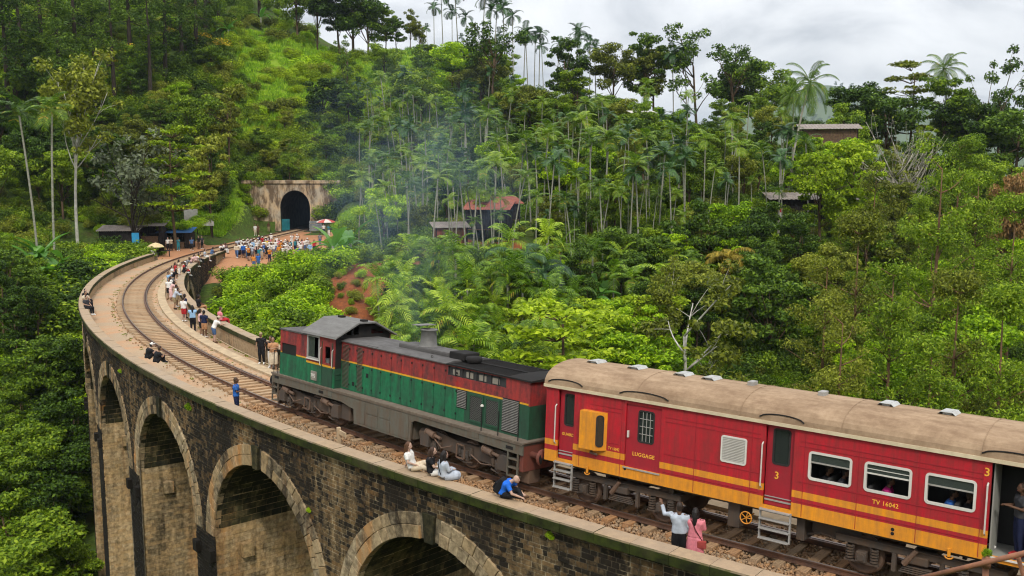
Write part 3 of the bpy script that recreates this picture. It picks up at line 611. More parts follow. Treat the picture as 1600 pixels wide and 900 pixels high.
def lay_wall(sg, s_lo, s_hi, z_lo, z_hi, ch, bl):
    rr = random.Random(3); r = sg * RW; nz_ = int((z_hi - z_lo) / ch); row = 0
    for k in range(nz_):
        jz = .016 * math.sin(k * 2.7) ; jp = .016 * math.sin((k + 1) * 2.7); z0 = z_hi - (k + 1) * ch + .015 + jp; z1 = z_hi - k * ch - .012 + jz; zm = (z0 + z1) / 2; s = s_lo + rr.uniform(0, bl)
        while s < s_hi:
            ln = bl * rr.uniform(.55, 1.45); a, b = s, s + ln - .028; s += ln
            c = s_arch((a + b) / 2)
            if c - 5.2 >= min(CROWNS) - 5.3:
                h = open_half(zm, RO if zm > ZS else RI)
                if h > 0:
                    if a > c - h and b < c + h: continue
                    if a < c - h < b: b = c - h
                    elif a < c + h < b: a = c + h
            if b - a < .07: continue
            d = rr.uniform(.008, .022) if rr.random() > .06 else rr.uniform(.025, .04)
            stones.append((sg, a, b, z0, z1, d))
lay_wall(1, 24, 114, -20, .29, .150, .31)
lay_wall(-1, 9, 46, -9, .29, .19, .42)
def s_px(st):
    p = TP((st[1] + st[2]) / 2, st[0] * RW, (st[3] + st[4]) / 2); x, y, d = project(p)
    vis = -20 < x < 1620 and y < 915 and st[0] > 0
    return (st[2] - st[1]) / d if vis else -1
order = sorted(range(len(stones)), key=lambda i: -s_px(stones[i]))
solo = set(order[:295])
mb = MB(); mbp = MB()
for i, st in enumerate(stones):
    sg, a, b, z0, z1, d = st
    if i in solo:
        p = TP((a + b) / 2, sg * (RW + d / 2 - .03), (z0 + z1) / 2) - BLOC; th = PI + ((a + b) / 2) / RT
        o = link('brick', random.choice(unit_stone), bridge, p, (0, 0, th + PI / 2), ((b - a), d + .06, z1 - z0))
    else:
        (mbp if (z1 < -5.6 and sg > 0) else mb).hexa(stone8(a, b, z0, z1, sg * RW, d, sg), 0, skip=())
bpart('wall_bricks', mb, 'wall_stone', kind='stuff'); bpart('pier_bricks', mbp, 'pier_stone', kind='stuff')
mbi = MB()
# arch rings: two rows of stones and a dark keystone
ring = []
for ci, c in enumerate(CROWNS):
    for (ra, rb, n) in ((RI - .02, RI + .40, 32), (RI + .415, RO - .01, 30)):
        for sg in (1, -1):
            if sg < 0 and ci < 5: continue
            off = random.uniform(0, .3)
            for k in range(n):
                t0 = PI * k / n + .002; t1 = PI * (k + 1) / n - .0025
                if abs((t0 + t1) / 2 - PI / 2) < .075: continue
                ring.append((ci, c, ra, rb, t0, t1, sg))
def ring_px(q):
    ci, c, ra, rb, t0, t1, sg = q; t = (t0 + t1) / 2; x, y, d = project(TP(c + (ra + rb) / 2 * math.cos(t), sg * RW, ZS + (ra + rb) / 2 * math.sin(t)))
    return 1 / d if (sg > 0 and -10 < x < 1610 and y < 910) else 0.0001 / d
ring.sort(key=lambda q: -ring_px(q))
mb = MB()
for i, (ci, c, ra, rb, t0, t1, sg) in enumerate(ring):
    d = random.uniform(.05, .085); r0, r1 = sg * (RW - .25), sg * (RW + d)
    P = []
    for rr_ in (r0, r1):
        for (ra_, t) in ((ra, t0), (ra, t1), (rb, t1), (rb, t0)): P.append(TP(c + ra_ * math.cos(t), rr_, ZS + ra_ * math.sin(t)))
    if i < 290:
        m = MB(); m.hexa(P); cen = sum(P, Vector()) / 8
        m.v = [tuple(Vector(v) - cen) for v in m.v]
        me = m.mesh('arch_stone', 'ring_stone'); bm = bmesh.new(); bm.from_mesh(me); bmesh.ops.bevel(bm, geom=list(bm.edges), offset=.012, segments=1, affect='EDGES'); bm.to_mesh(me); bm.free()
        link('arch_stone', me, bridge, cen - BLOC)
    else: mb.hexa(P)
bpart('arch_stones', mb, 'ring_stone', kind='stuff')
for ci, c in enumerate(CROWNS):
    for sg in (1, -1):
        m = MB(); P = []
        for rr_ in (sg * (RW - .2), sg * (RW + .11)):
            for (q, z) in ((-.19, ZS + RI - .07), (.19, ZS + RI - .07), (.26, ZS + RO + .05), (-.26, ZS + RO + .05)): P.append(TP(c + q, rr_, z))
        m.hexa(P); bpart('keystone', m, 'vault_top')
# vault courses: the faces of the piers and the barrel
mb = MB(); mt = MB()
for ci, c in enumerate(CROWNS[:8]):
    rr = random.Random(ci + 40)
    path = []; h = .2
    z = ZB + 4
    while z < ZS: path.append(('L', z)); z += h
    n = int(PI * RI / .3)
    for k in range(int(n * .78)): path.append(('A', PI - PI * k / n))
    for kind, q in path:
        r = -RW + rr.uniform(0, .3)
        while r < RW - .08:
            ln = rr.uniform(.32, .62); r1 = min(r + ln, RW - .01); d = rr.uniform(.0, .03) if kind == 'L' else rr.uniform(0, .016)
            if kind == 'L':
                s0, s1 = c - RI - .05, c - RI + .012 + d
                P = [TP(s0, r, q + .012), TP(s1, r, q + .012), TP(s1, r1 - .014, q + .012), TP(s0, r1 - .014, q + .012), TP(s0, r, q + h), TP(s1, r, q + h), TP(s1, r1 - .014, q + h), TP(s0, r1 - .014, q + h)]
                mb.hexa(P)
            else:
                t0, t1 = q - .004, q - PI / n + .002; ro, ri = RI + .05, RI - .008 - d
                P = [TP(c + ro * math.cos(t0), r, ZS + ro * math.sin(t0)), TP(c + ri * math.cos(t0), r, ZS + ri * math.sin(t0)), TP(c + ri * math.cos(t0), r1 - .012, ZS + ri * math.sin(t0)), TP(c + ro * math.cos(t0), r1 - .012, ZS + ro * math.sin(t0)),
                     TP(c + ro * math.cos(t1), r, ZS + ro * math.sin(t1)), TP(c + ri * math.cos(t1), r, ZS + ri * math.sin(t1)), TP(c + ri * math.cos(t1), r1 - .012, ZS + ri * math.sin(t1)), TP(c + ro * math.cos(t1), r1 - .012, ZS + ro * math.sin(t1))]
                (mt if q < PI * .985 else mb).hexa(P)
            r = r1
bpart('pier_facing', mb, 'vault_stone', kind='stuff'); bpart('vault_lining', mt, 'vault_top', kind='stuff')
# corbels left over from the centring
for ci, c in enumerate(CROWNS[:8]):
    for r in (-1.9, 0.1, 2.1):
        m = MB(); s0, s1 = c - RI - .05, c - RI + .34
        P = [TP(s, rr_, z) for z in (ZS - 1.15 + random.uniform(-.03, .03), ZS - .55) for (s, rr_) in ((s0, r), (s1, r), (s1, r + .5), (s0, r + .5))]
        m.hexa(P); bpart('corbel', m, 'ring_stone' if r < 0 else 'vault_stone')
    for q in (-RI - .25, RI + .3):
        m = MB(); P = [TP(c + q_, rr_, z) for z in (ZS - 1.15, ZS - .65) for (q_, rr_) in ((q - .2, RW - .05), (q + .2, RW - .05), (q + .2, RW + .24), (q - .2, RW + .24))]
        m.hexa(P); bpart('corbel', m, 'pier_stone')
# abutment ends
mb = MB()
for s_a, s_b in ((4.2, 9.0),):
    P = [TP(s, r, z) for z in (-9, .30) for (s, r) in ((s_a, -3.62), (s_b, -3.62), (s_b, -3.0), (s_a, -3.0))]; mb.hexa(P)
    P = [TP(s, r, z) for z in (-9, .30) for (s, r) in ((s_a + 3.5, 3.62), (s_b, 3.62), (s_b, 3.36), (s_a + 3.5, 3.36))]; mb.hexa(P)
bpart('abutment', mb, 'inner_stone')
m = MB(); sweep(m, [(-3.33, .30), (-3.33, .58), (-3.93, .58), (-3.93, .30)], 4.2, 8.99, .6); bpart('coping_stone', m, 'coping')
# pipe along the foot of the inner parapet
m = MB(); m.tube([TP(s, -3.27, -.44) for s in np.arange(44, 90, 1.0)], .035, 6); bpart('drain_pipe', m, 'concrete')

# ------------------------------------------------------------------ railway track
track = thing('railway_track', 'single broad gauge railway track of rusty rails on worn sleepers curving across the viaduct', 'track', tuple(TP(60, 0, -.3)))
TL = Vector(track.location)
def tpart(name, mb, mats, smooth=False, kind=None):
    o = link(name, mb.mesh(name, mats, smooth), track, kind=kind); o.location = -TL; return o
RAILP = [(-.035, 0), (.035, 0), (.036, -.035), (.010, -.05), (.010, -.125), (.068, -.14), (.068, -.152), (-.068, -.152), (-.068, -.14), (-.010, -.125), (-.010, -.05), (-.036, -.035)]
BANK = R_(4.0)
def bz(r): return r * math.tan(BANK) * .5
for rc in (.875, -.875):
    m = MB(); sweep(m, [(rc + a, b + bz(rc)) for a, b in RAILP], -50, 126, 1.0)
    n = len(RAILP)
    for i in range(len(m.f) - 2):
        if i % n == 0: m.m[i] = 1
    tpart('rail', m, ['rail_steel', 'rail_top'])
m = MB(); sweep(m, [(-.875 + .12 + a, b * .9 + bz(-.8)) for a, b in RAILP], 8, 119, 1.0); tpart('check_rail', m, 'rail_steel')
slp = []
for k in range(4):
    rr = random.Random(k); q = MB(); q.bbox(-.125, .125, -1.36, 1.36, -.075, .075, .018)
    q.v = [(x + rr.uniform(-.012, .012) + .02 * math.sin(y * 2 + k), y + rr.uniform(-.02, .02), z + rr.uniform(-.008, .008)) for x, y, z in q.v]; slp.append(q.mesh('sleeper', 'sleeper_wood'))
s = -48.0
while s < 122:
    p = TP(s, random.uniform(-.05, .05), -.232); d = (TP(s + .2, 0, 0) - TP(s - .2, 0, 0)); an = math.atan2(d.y, d.x)
    o = link('sleeper', random.choice(slp), track, p - TL, (-BANK * .5, random.uniform(-.02, .02), an + random.uniform(-.03, .03)), (random.uniform(.9, 1.1), random.uniform(.95, 1.03), 1))
    s += random.uniform(.60, .70)
# ballast stones
rs = np.random.RandomState(5); cube = np.array([(-1, -1, -1), (1, -1, -1), (1, 1, -1), (-1, 1, -1), (-1, -1, 1), (1, -1, 1), (1, 1, 1), (-1, 1, 1)], float) * .5
FQ = np.array([(3, 2, 1, 0), (4, 5, 6, 7), (0, 1, 5, 4), (1, 2, 6, 5), (2, 3, 7, 6), (3, 0, 4, 7)])
def stones_mesh(name, pts, smin, smax):
    n = len(pts); q = rs.normal(size=(n, 4)); q /= np.linalg.norm(q, axis=1)[:, None]; a, b, c, d = q.T
    Rm = np.stack([1 - 2 * (c * c + d * d), 2 * (b * c - a * d), 2 * (b * d + a * c), 2 * (b * c + a * d), 1 - 2 * (b * b + d * d), 2 * (c * d - a * b), 2 * (b * d - a * c), 2 * (c * d + a * b), 1 - 2 * (b * b + c * c)], 1).reshape(n, 3, 3)
    sz = rs.uniform(smin, smax, (n, 1, 1)) * rs.uniform(.6, 1.2, (n, 1, 3)); V = (cube[None] * (1 + rs.uniform(-.25, .25, (n, 8, 3)))) * sz
    V = np.einsum('nij,nkj->nki', Rm, V) + np.asarray(pts)[:, None, :]; F = (FQ[None] + (np.arange(n) * 8)[:, None, None]).reshape(-1, 4)
    return fast_mesh(name, V.reshape(-1, 3), F, 'ballast_stone')
pts = []
for k in range(14300):
    s = rs.uniform(84, 121) if k < 14000 else rs.uniform(40, 84); r = rs.choice([rs.uniform(-1.7, 1.9), rs.uniform(.9, 2.0), rs.uniform(-1.7, .9)])
    pts.append(tuple(TP(s, r, -.255 + rs.uniform(-.01, .045) + bz(r) * .5)))
for k in range(5000):                      # ballast heaped on the far footway
    s = rs.uniform(100, 119); r = rs.uniform(-3.3, -2.4); pts.append(tuple(TP(s, r, -.45 + rs.uniform(0, .12))))
o = link('ballast', stones_mesh('ballast', np.array(pts), .04, .085), track, kind='stuff'); o.location = -TL
# little concrete marker post beside the sleepers
m = MB(); m.bbox(-.07, .07, -.07, .07, 0, .78, .02); m.bbox(.07, .62, -.03, .03, .52, .70, .015)
o = link('marker_post', m.mesh('marker_post', 'concrete'), None, TP(92.3, 1.95, -.28), (0, 0, R_(-55)), label='small white concrete marker post standing beside the sleepers below the locomotive', category='post')

# ------------------------------------------------------------------ tunnel
tun = thing('tunnel_portal', 'weathered plastered tunnel portal with a dark round arch at the end of the track', 'tunnel', (-37.3, 165.5, -.6))
TX, TY, TZ = -37.3, 165.5, -.6
def tnpart(name, mb, mats, smooth=False): 
    o = link(name, mb.mesh(name, mats, smooth), tun); o.location = (-TX, -TY, -TZ); return o
AR = 2.55; AZ = 3.5; TOP = 7.55; XL, XR = -46.3, -29.6
m = MB(); arc = [(TX + AR * math.cos(t), AZ + (AR + .35) * math.sin(t)) for t in np.linspace(PI, 0, 21)]
arc = [(TX - AR * .92, TZ)] + arc + [(TX + AR * .92, TZ)]
for y_, in ((TY,),):
    # wall face made of strips above the opening and panels beside it
    for (x0, z0), (x1, z1) in zip(arc[1:-2], arc[2:-1]): m.face([(x0, y_, z0), (x1, y_, z1), (x1, y_, TOP), (x0, y_, TOP)])
    m.face([(XL, y_, TZ), (TX - AR, y_, TZ), (TX - AR, y_, TOP), (XL, y_, TOP)]); m.face([(TX + AR, y_, TZ), (XR, y_, TZ), (XR, y_, TOP), (TX + AR, y_, TOP)])
m.face([(XL, TY, TZ), (XL, TY, TOP), (XL, TY + 1.2, TOP), (XL, TY + 1.2, TZ)]); m.face([(XR, TY, TZ), (XR, TY + 1.2, TZ), (XR, TY + 1.2, TOP), (XR, TY, TOP)]); m.face([(XL, TY, TOP), (XR, TY, TOP), (XR, TY + 1.2, TOP), (XL, TY + 1.2, TOP)])
tnpart('portal_wall', m, 'portal_render')
m = MB(); m.bbox(XL - .15, XR + .15, TY - .25, TY + 1.25, TOP + .003, TOP + .55, .05); tnpart('coping', m, 'portal_render')
m = MB()
for (x0, z0), (x1, z1) in zip(arc[:-1], arc[1:]): m.face([(x0, TY + .01, z0), (x0, TY + 30, z0), (x1, TY + 30, z1), (x1, TY + .01, z1)])
m.face([(TX - 3, TY, TZ), (TX + 3, TY, TZ), (TX + 3, TY + 30, TZ), (TX - 3, TY + 30, TZ)]); m.face([(TX - 3, TY + 30, TZ), (TX + 3, TY + 30, TZ), (TX + 3, TY + 30, 7), (TX - 3, TY + 30, 7)])
tnpart('lining', m, 'tunnel_lining', True)
m = MB()
for k in range(1, 22):
    a0, a1 = arc[k], arc[k + 1] if k + 1 < len(arc) else arc[k]
    def outw(p): return (TX + (p[0] - TX) * 1.13, AZ + (p[1] - AZ) * 1.12)
    if k < 21: b0, b1 = outw(a0), outw(a1); m.hexa([(a0[0], TY - .04, a0[1]), (a1[0], TY - .04, a1[1]), (b1[0], TY - .04, b1[1]), (b0[0], TY - .04, b0[1]), (a0[0], TY + .3, a0[1]), (a1[0], TY + .3, a1[1]), (b1[0], TY + .3, b1[1]), (b0[0], TY + .3, b0[1])])
tnpart('arch_ring', m, 'portal_render')
# ------------------------------------------------------------------ train
def M_paint(name, c, dirt, amount=0.5, rough=0.45, streak=(2.2, 2.2, 0.5), spec=0.4, scale=1.6):
    t = NT(name); v = t.coord('obj', streak); pv = t.coord('obj'); a = t.noise(v, scale, 6, 0.65); b = t.noise(pv, 7, 5, 0.65); d = t.noise(pv, 0.9, 3)
    k = t.math('MULTIPLY', t.ramp(t.math('ADD', t.math('MULTIPLY', a, 0.7), t.math('MULTIPLY', b, 0.3)), [(0.38, 0.0), (0.62, 1.0)]), amount)
    col = t.mix(t.ramp(d, [(0.35, 0.0), (0.65, 0.35)]), c, tuple(x * 0.62 for x in c))
    t.principled(t.mix(k, col, dirt), t.math('ADD', t.math('MULTIPLY', k, 0.35), rough), spec, 0, t.bump(d, 0.05, 0.05)); return t.m
M_paint('coach_red', (0.46, 0.010, 0.022), (0.16, 0.020, 0.018), 0.72, 0.42, (4, 4, 0.4))
M_paint('coach_yellow', (0.76, 0.29, 0.012), (0.34, 0.14, 0.03), 0.65, 0.45, (4, 4, 0.4))
M_paint('coach_door', (0.36, 0.014, 0.026), (0.18, 0.014, 0.02), 0.5, 0.4)
M_paint('roof_canvas', (0.37, 0.26, 0.165), (0.20, 0.13, 0.08), 0.95, 0.85, (0.8, 2.4, 1.0), 0.15, 1.1)
M_paint('gutter', (0.60, 0.50, 0.34), (0.42, 0.33, 0.20), 0.6, 0.7)
M_paint('loco_green', (0.008, 0.165, 0.066), (0.018, 0.036, 0.024), 0.85, 0.42)
M_paint('loco_dkgreen', (0.016, 0.075, 0.038), (0.022, 0.03, 0.022), 0.6, 0.5)
M_paint('loco_red', (0.34, 0.030, 0.026), (0.06, 0.024, 0.024), 0.95, 0.5)
M_paint('loco_yellow', (0.68, 0.33, 0.015), (0.35, 0.18, 0.02), 0.4, 0.5)
M_paint('loco_frame', (0.105, 0.108, 0.085), (0.105, 0.06, 0.035), 0.75, 0.7)
M_paint('loco_walk', (0.17, 0.135, 0.10), (0.10, 0.075, 0.055), 0.8, 0.85)
M_paint('loco_roof', (0.10, 0.095, 0.09), (0.055, 0.05, 0.048), 0.8, 0.75, (0.7, 2.0, 1))
M_paint('cab_roof', (0.17, 0.165, 0.155), (0.09, 0.085, 0.08), 0.7, 0.7, (0.5, 2.4, 1))
M_paint('soot', (0.016, 0.016, 0.016), (0.035, 0.03, 0.027), 0.5, 0.85, spec=0.12)
M_paint('bogie_grime', (0.055, 0.047, 0.04), (0.10, 0.06, 0.035), 0.7, 0.75)
M_paint('bogie_brown', (0.16, 0.095, 0.06), (0.07, 0.05, 0.04), 0.6, 0.7)
M_paint('buffer_red', (0.18, 0.045, 0.03), (0.09, 0.05, 0.035), 0.6, 0.6)
M_paint('metal_grey', (0.34, 0.33, 0.31), (0.20, 0.17, 0.14), 0.5, 0.5)
M_paint('metal_white', (0.62, 0.60, 0.55), (0.42, 0.37, 0.30), 0.4, 0.4)
M_paint('vent_alu', (0.44, 0.45, 0.44), (0.28, 0.26, 0.23), 0.6, 0.4)
M_paint('interior', (0.30, 0.30, 0.27), (0.20, 0.19, 0.17), 0.4, 0.7)
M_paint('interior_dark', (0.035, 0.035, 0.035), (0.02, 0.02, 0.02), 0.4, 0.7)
M_paint('letter_yellow', (0.80, 0.42, 0.04), (0.62, 0.32, 0.03), 0.2, 0.5)
M_paint('plate', (0.30, 0.27, 0.22), (0.08, 0.07, 0.06), 0.6, 0.6)
M_simple('steel_shiny', (0.42, 0.41, 0.39), (0.30, 0.28, 0.25), 5, 0.3, 0.5, 0.8)
M_simple('rubber', (0.02, 0.02, 0.02), (0.035, 0.03, 0.028), 4, 0.8, 0.2)
def mk_glass(name, col, rough=0.08, a=0.55):
    t = NT(name); p = t.n('ShaderNodeBsdfPrincipled'); p.inputs['Base Color'].default_value = (*col, 1); p.inputs['Roughness'].default_value = rough; p.inputs['Specular IOR Level'].default_value = 0.6; p.inputs['Alpha'].default_value = a
    t.lk(p.outputs[0], t.out.inputs[0])
mk_glass('glass_dark', (0.025, 0.03, 0.03), 0.1, 0.8)
mk_glass('glass_slat', (0.05, 0.06, 0.055), 0.12, 0.75)
def mk_mesh_grille():
    t = NT('wire_mesh'); v = t.coord('obj', (1, 1, 1)); sp = t.n('ShaderNodeSeparateXYZ'); t.lk(v, sp.inputs[0])
    a = t.math('ABSOLUTE', t.math('SINE', t.math('MULTIPLY', t.math('ADD', sp.outputs[0], sp.outputs[2]), 42.0)), 0); b = t.math('ABSOLUTE', t.math('SINE', t.math('MULTIPLY', t.math('SUBTRACT', sp.outputs[0], sp.outputs[2]), 42.0)), 0)
    k = t.ramp(t.math('MINIMUM', a, b), [(0.12, 1.0), (0.3, 0.0)])
    t.principled(t.mix(k, (0.012, 0.012, 0.012), (0.16, 0.16, 0.14)), 0.7, 0.2)
mk_mesh_grille()

def train_frame(s0, sa, sb):
    """local frame of a straight vehicle: x along the line from s0, y inward, z above the rail; sa, sb are its bogie pivots"""
    A, B = TP(sa, 0, 0), TP(sb, 0, 0); ex = (B - A).normalized(); ez = Vector((0, 0, 1)); ey = ez.cross(ex).normalized(); ez = ex.cross(ey)
    O = A - ex * (sa - s0)
    Rm = Matrix((ex, ey, ez)).transposed().to_4x4()
    return Matrix.Translation(O) @ Rm @ Matrix.Rotation(-BANK, 4, 'X')
def text_part(name, body, size, x, y, z, mat, parent, shear=0.0, ext=0.004, sx=1.0):
    cu = bpy.data.curves.new(name, 'FONT'); cu.body = body; cu.size = size; cu.extrude = ext; cu.space_character = 1.05; cu.resolution_u = 2; cu.offset = size * 0.012
    ob = bpy.data.objects.new(name, cu); COL.objects.link(ob); dg = bpy.context.evaluated_depsgraph_get(); me = bpy.data.meshes.new_from_object(ob.evaluated_get(dg))
    bpy.data.objects.remove(ob); me.materials.clear(); me.materials.append(MATS[mat])
    o = link(name, me, parent, (x, y, z), (PI / 2, 0, 0), (sx, 1, 1)); return o
def wall_holes(mb, x0, x1, z0, z1, y0, y1, holes, bands, extra_x=()):
    """a wall slab in the xz plane from y0 to y1 with rectangular openings; bands: [(z from, z to, material index)]"""
    xs = sorted(set([x0, x1] + [h[0] for h in holes] + [h[1] for h in holes] + list(extra_x))); zs = sorted(set([z0, z1] + [h[2] for h in holes] + [h[3] for h in holes] + [b[0] for b in bands] + [b[1] for b in bands]))
    xs = [x for x in xs if x0 <= x <= x1]; zs = [z for z in zs if z0 <= z <= z1]
    def solid(i, j):
        if not (0 <= i < len(xs) - 1 and 0 <= j < len(zs) - 1): return False
        cx_, cz_ = (xs[i] + xs[i + 1]) / 2, (zs[j] + zs[j + 1]) / 2
        return not any(h[0] < cx_ < h[1] and h[2] < cz_ < h[3] for h in holes)
    for i in range(len(xs) - 1):
        for j in range(len(zs) - 1):
            if not solid(i, j): continue
            a, b, c, d = xs[i], xs[i + 1], zs[j], zs[j + 1]; mi = 0
            for q in bands:
                if q[0] < (c + d) / 2 < q[1]: mi = q[2]
            mb.face([(a, y0, c), (b, y0, c), (b, y0, d), (a, y0, d)], mi); mb.face([(a, y1, d), (b, y1, d), (b, y1, c), (a, y1, c)], mi)
            if not solid(i - 1, j): mb.face([(a, y0, d), (a, y1, d), (a, y1, c), (a, y0, c)], mi)
            if not solid(i + 1, j): mb.face([(b, y0, c), (b, y1, c), (b, y1, d), (b, y0, d)], mi)
            if not solid(i, j - 1): mb.face([(a, y0, c), (a, y1, c), (b, y1, c), (b, y0, c)], mi)
            if not solid(i, j + 1): mb.face([(a, y0, d), (b, y0, d), (b, y1, d), (a, y1, d)], mi)
def rring(mb, x0, x1, z0, z1, y0, y1, wd, rad, mi=0, n=5):
    """rounded rectangular frame"""
    def loop(x0, x1, z0, z1, r):
        P = []
        for cx_, cz_, a0 in ((x1 - r, z1 - r, 0), (x0 + r, z1 - r, PI / 2), (x0 + r, z0 + r, PI), (x1 - r, z0 + r, 1.5 * PI)):
            for k in range(n + 1): t = a0 + PI / 2 * k / n; P.append((cx_ + r * math.cos(t), cz_ + r * math.sin(t)))
        return P
    A = loop(x0, x1, z0, z1, rad); B = loop(x0 + wd, x1 - wd, z0 + wd, z1 - wd, max(.01, rad - wd)); k = len(A)
    for j in range(k):
        q = (j + 1) % k
        mb.face([(A[j][0], y0, A[j][1]), (A[q][0], y0, A[q][1]), (B[q][0], y0, B[q][1]), (B[j][0], y0, B[j][1])], mi)
        mb.face([(A[j][0], y0, A[j][1]), (A[q][0], y0, A[q][1]), (A[q][0], y1, A[q][1]), (A[j][0], y1, A[j][1])], mi)
        mb.face([(B[j][0], y0, B[j][1]), (B[q][0], y0, B[q][1]), (B[q][0], y1, B[q][1]), (B[j][0], y1, B[j][1])], mi)
def rpanel(mb, x0, x1, z0, z1, y0, y1, rad, mi=0, n=4):
    P = []
    for cx_, cz_, a0 in ((x1 - rad, z1 - rad, 0), (x0 + rad, z1 - rad, PI / 2), (x0 + rad, z0 + rad, PI), (x1 - rad, z0 + rad, 1.5 * PI)):
        for k in range(n + 1): t = a0 + PI / 2 * k / n; P.append((cx_ + rad * math.cos(t), cz_ + rad * math.sin(t)))
    mb.prism(P, y0, y1, mi)

# ---- coach -----------------------------------------------------------
coach = thing('railway_coach', 'red passenger and luggage coach with two yellow stripes and a tan roof behind the locomotive', 'train coach')
coach.matrix_world = train_frame(102.1, 104.75, 113.1)
YN = -1.40; BT, EV, CL = 1.17, 3.50, 14.7
BANDS = [(1.17, 1.52, 1), (1.67, 1.85, 1)]
G0, G1 = .46, 1.05; D20, D21 = 7.12, 7.90; D30, D31 = 12.52, 13.36
WIN = [(8.32, 9.38, 2.22, 2.92), (9.72, 10.80, 2.22, 2.92), (11.14, 12.22, 2.22, 2.92)]
LUG = (2.86, 4.02)
holes = [(G0, G1, 1.30, 3.40), (D20, D21, 1.30, 3.42), (D30, D31, 1.30, 3.42), (LUG[0], LUG[1], 1.50, 3.34)] + [(a + .03, b - .03, c + .03, d - .03) for a, b, c, d in WIN]
m = MB(); wall_holes(m, 0, CL, BT, EV, YN, YN + .07, holes, BANDS)
# door pockets repaint: no stripes between the end and the guard door jambs
part('side_wall', m, ['coach_red', 'coach_yellow'], coach, label='near side wall in red with two yellow stripes')
m = MB(); wall_holes(m, 0, CL, BT, EV, 1.33, 1.40, [(a, b, c, d) for a, b, c, d in WIN], BANDS); part('side_wall', m, ['coach_red', 'coach_yellow'], coach)
m = MB(); m.box(0, .07, YN + .072, 1.328, BT, EV, 0); m.box(CL - .07, CL, YN + .072, 1.328, BT, EV, 0); split_part('end_wall', m, 'coach_red', coach)
m = MB(); m.box(.08, CL - .08, YN + .075, 1.325, 1.19, 1.28); part('floor', m, 'interior', coach)
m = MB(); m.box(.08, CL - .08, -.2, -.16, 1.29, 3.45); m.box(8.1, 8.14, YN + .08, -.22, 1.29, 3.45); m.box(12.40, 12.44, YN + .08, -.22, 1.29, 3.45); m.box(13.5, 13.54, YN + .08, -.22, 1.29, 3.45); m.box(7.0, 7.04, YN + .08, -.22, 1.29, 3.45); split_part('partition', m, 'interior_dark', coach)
m = MB()
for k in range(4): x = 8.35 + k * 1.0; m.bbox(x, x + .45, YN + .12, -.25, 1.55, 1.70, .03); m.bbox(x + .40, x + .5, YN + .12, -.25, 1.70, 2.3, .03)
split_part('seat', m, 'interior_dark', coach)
# roof
prof = [(1.46 * math.cos(t), 3.50 + .66 * (math.sin(t) ** .8 if math.sin(t) > 0 else 0)) for t in np.linspace(0, PI, 19)]
m = MB(); m.prism(prof + [(-1.40, 3.48), (1.40, 3.48)], -.06, CL + .02, 0, 'x'); ro = part('roof', m, 'roof_canvas', coach)
m = MB()
for sg in (-1, 1): m.box(-.07, CL + .03, sg * 1.455 - .022, sg * 1.455 + .022, 3.445, 3.535)
split_part('gutter', m, 'gutter', ro)
for x in (.86, 2.33, 3.9, 4.8, 9.75, 11.2):
    m = MB(); m.prism([(x - .21, 4.16), (x - .14, 4.23), (x + .14, 4.23), (x + .21, 4.16), (x + .14, 4.215), (x - .14, 4.215)], -.28, .28); m.box(x - .10, x + .10, -.2, .2, 4.10, 4.24); link('roof_vent', m.mesh('roof_vent', 'vent_alu'), ro)
for x in (6.05, 8.05):
    m = MB(); m.bbox(x - .09, x + .09, -.16, .16, 4.12, 4.27, .02); link('roof_lamp_box', m.mesh('roof_lamp_box', 'metal_grey'), ro)
for a, b in ((.1, 1.35), (2.65, 4.25), (6.95, 8.15), (12.3, 13.7)):
    m = MB(); P = []
    for k in range(13):
        u = k / 12; h = .07 + .09 * math.sin(PI * u) ** .5; ang = math.asin(min(.95, h / .62)); P.append((a + (b - a) * u, -1.475 * math.cos(ang) - .008, 3.50 + .69 * math.sin(ang) ** .8))
    m.tube(P, .018, 5); link('rain_strip', m.mesh('rain_strip', 'soot'), ro)
for x in (3.2, 6.4, 9.1, 12.3):
    m = MB(); pr = [(1.475 * math.cos(t), 3.50 + .672 * (math.sin(t) ** .8)) for t in np.linspace(.05, PI - .05, 17)]
    m.tube([(x, a, b) for a, b in pr], .006, 4); link('roof_seam', m.mesh('roof_seam', 'roof_canvas'), ro)
# mouldings
m = MB()
for z in (3.02, 3.14, 1.585, 2.10):
    for a, b in ((1.6, 2.75), (4.15, 6.98), (8.05, 12.35)):
        if z < 2.1 and a < 2: continue
        m.box(a, b, YN - .012, YN - .001, z - .007, z + .007)
split_part('moulding', m, 'coach_door', coach)
m = MB()
for x in (1.28, 2.72, 5.1, 6.75, 8.18, 9.55, 10.97, 12.35): m.box(x - .006, x + .006, YN - .007, YN - .001, 1.20, 3.44)
split_part('panel_seam', m, 'coach_door', coach)
# doors
def door(x0, x1, z0, z1, wx0, wx1, wz0, wz1, name='door', dy=.10, bars=False, lab=None):
    m = MB(); wall_holes(m, x0 + .01, x1 - .01, z0, z1, YN + dy, YN + dy + .04, [(wx0, wx1, wz0, wz1)], [])
    o = part(name, m, 'coach_door', coach)
    if lab: o['label'] = lab
    m = MB(); rring(m, wx0 - .03, wx1 + .03, wz0 - .03, wz1 + .03, YN + dy - .012, YN + dy + .03, .045, .09); link('window_frame', m.mesh('window_frame', 'rubber'), o)
    m = MB(); m.box(wx0, wx1, YN + dy + .02, YN + dy + .026, wz0, wz1); link('pane', m.mesh('pane', 'glass_dark'), o)
    if bars:
        m = MB()
        for k in range(1, 4): x = wx0 + (wx1 - wx0) * k / 4; m.cyl((x, YN + dy + .008, wz0), (x, YN + dy + .008, wz1), .011, 5)
        for k in range(1, 4): z = wz0 + (wz1 - wz0) * k / 4; m.cyl((wx0, YN + dy + .006, z), (wx1, YN + dy + .006, z), .011, 5)
        link('window_bars', m.mesh('window_bars', 'metal_grey'), o)
    return o
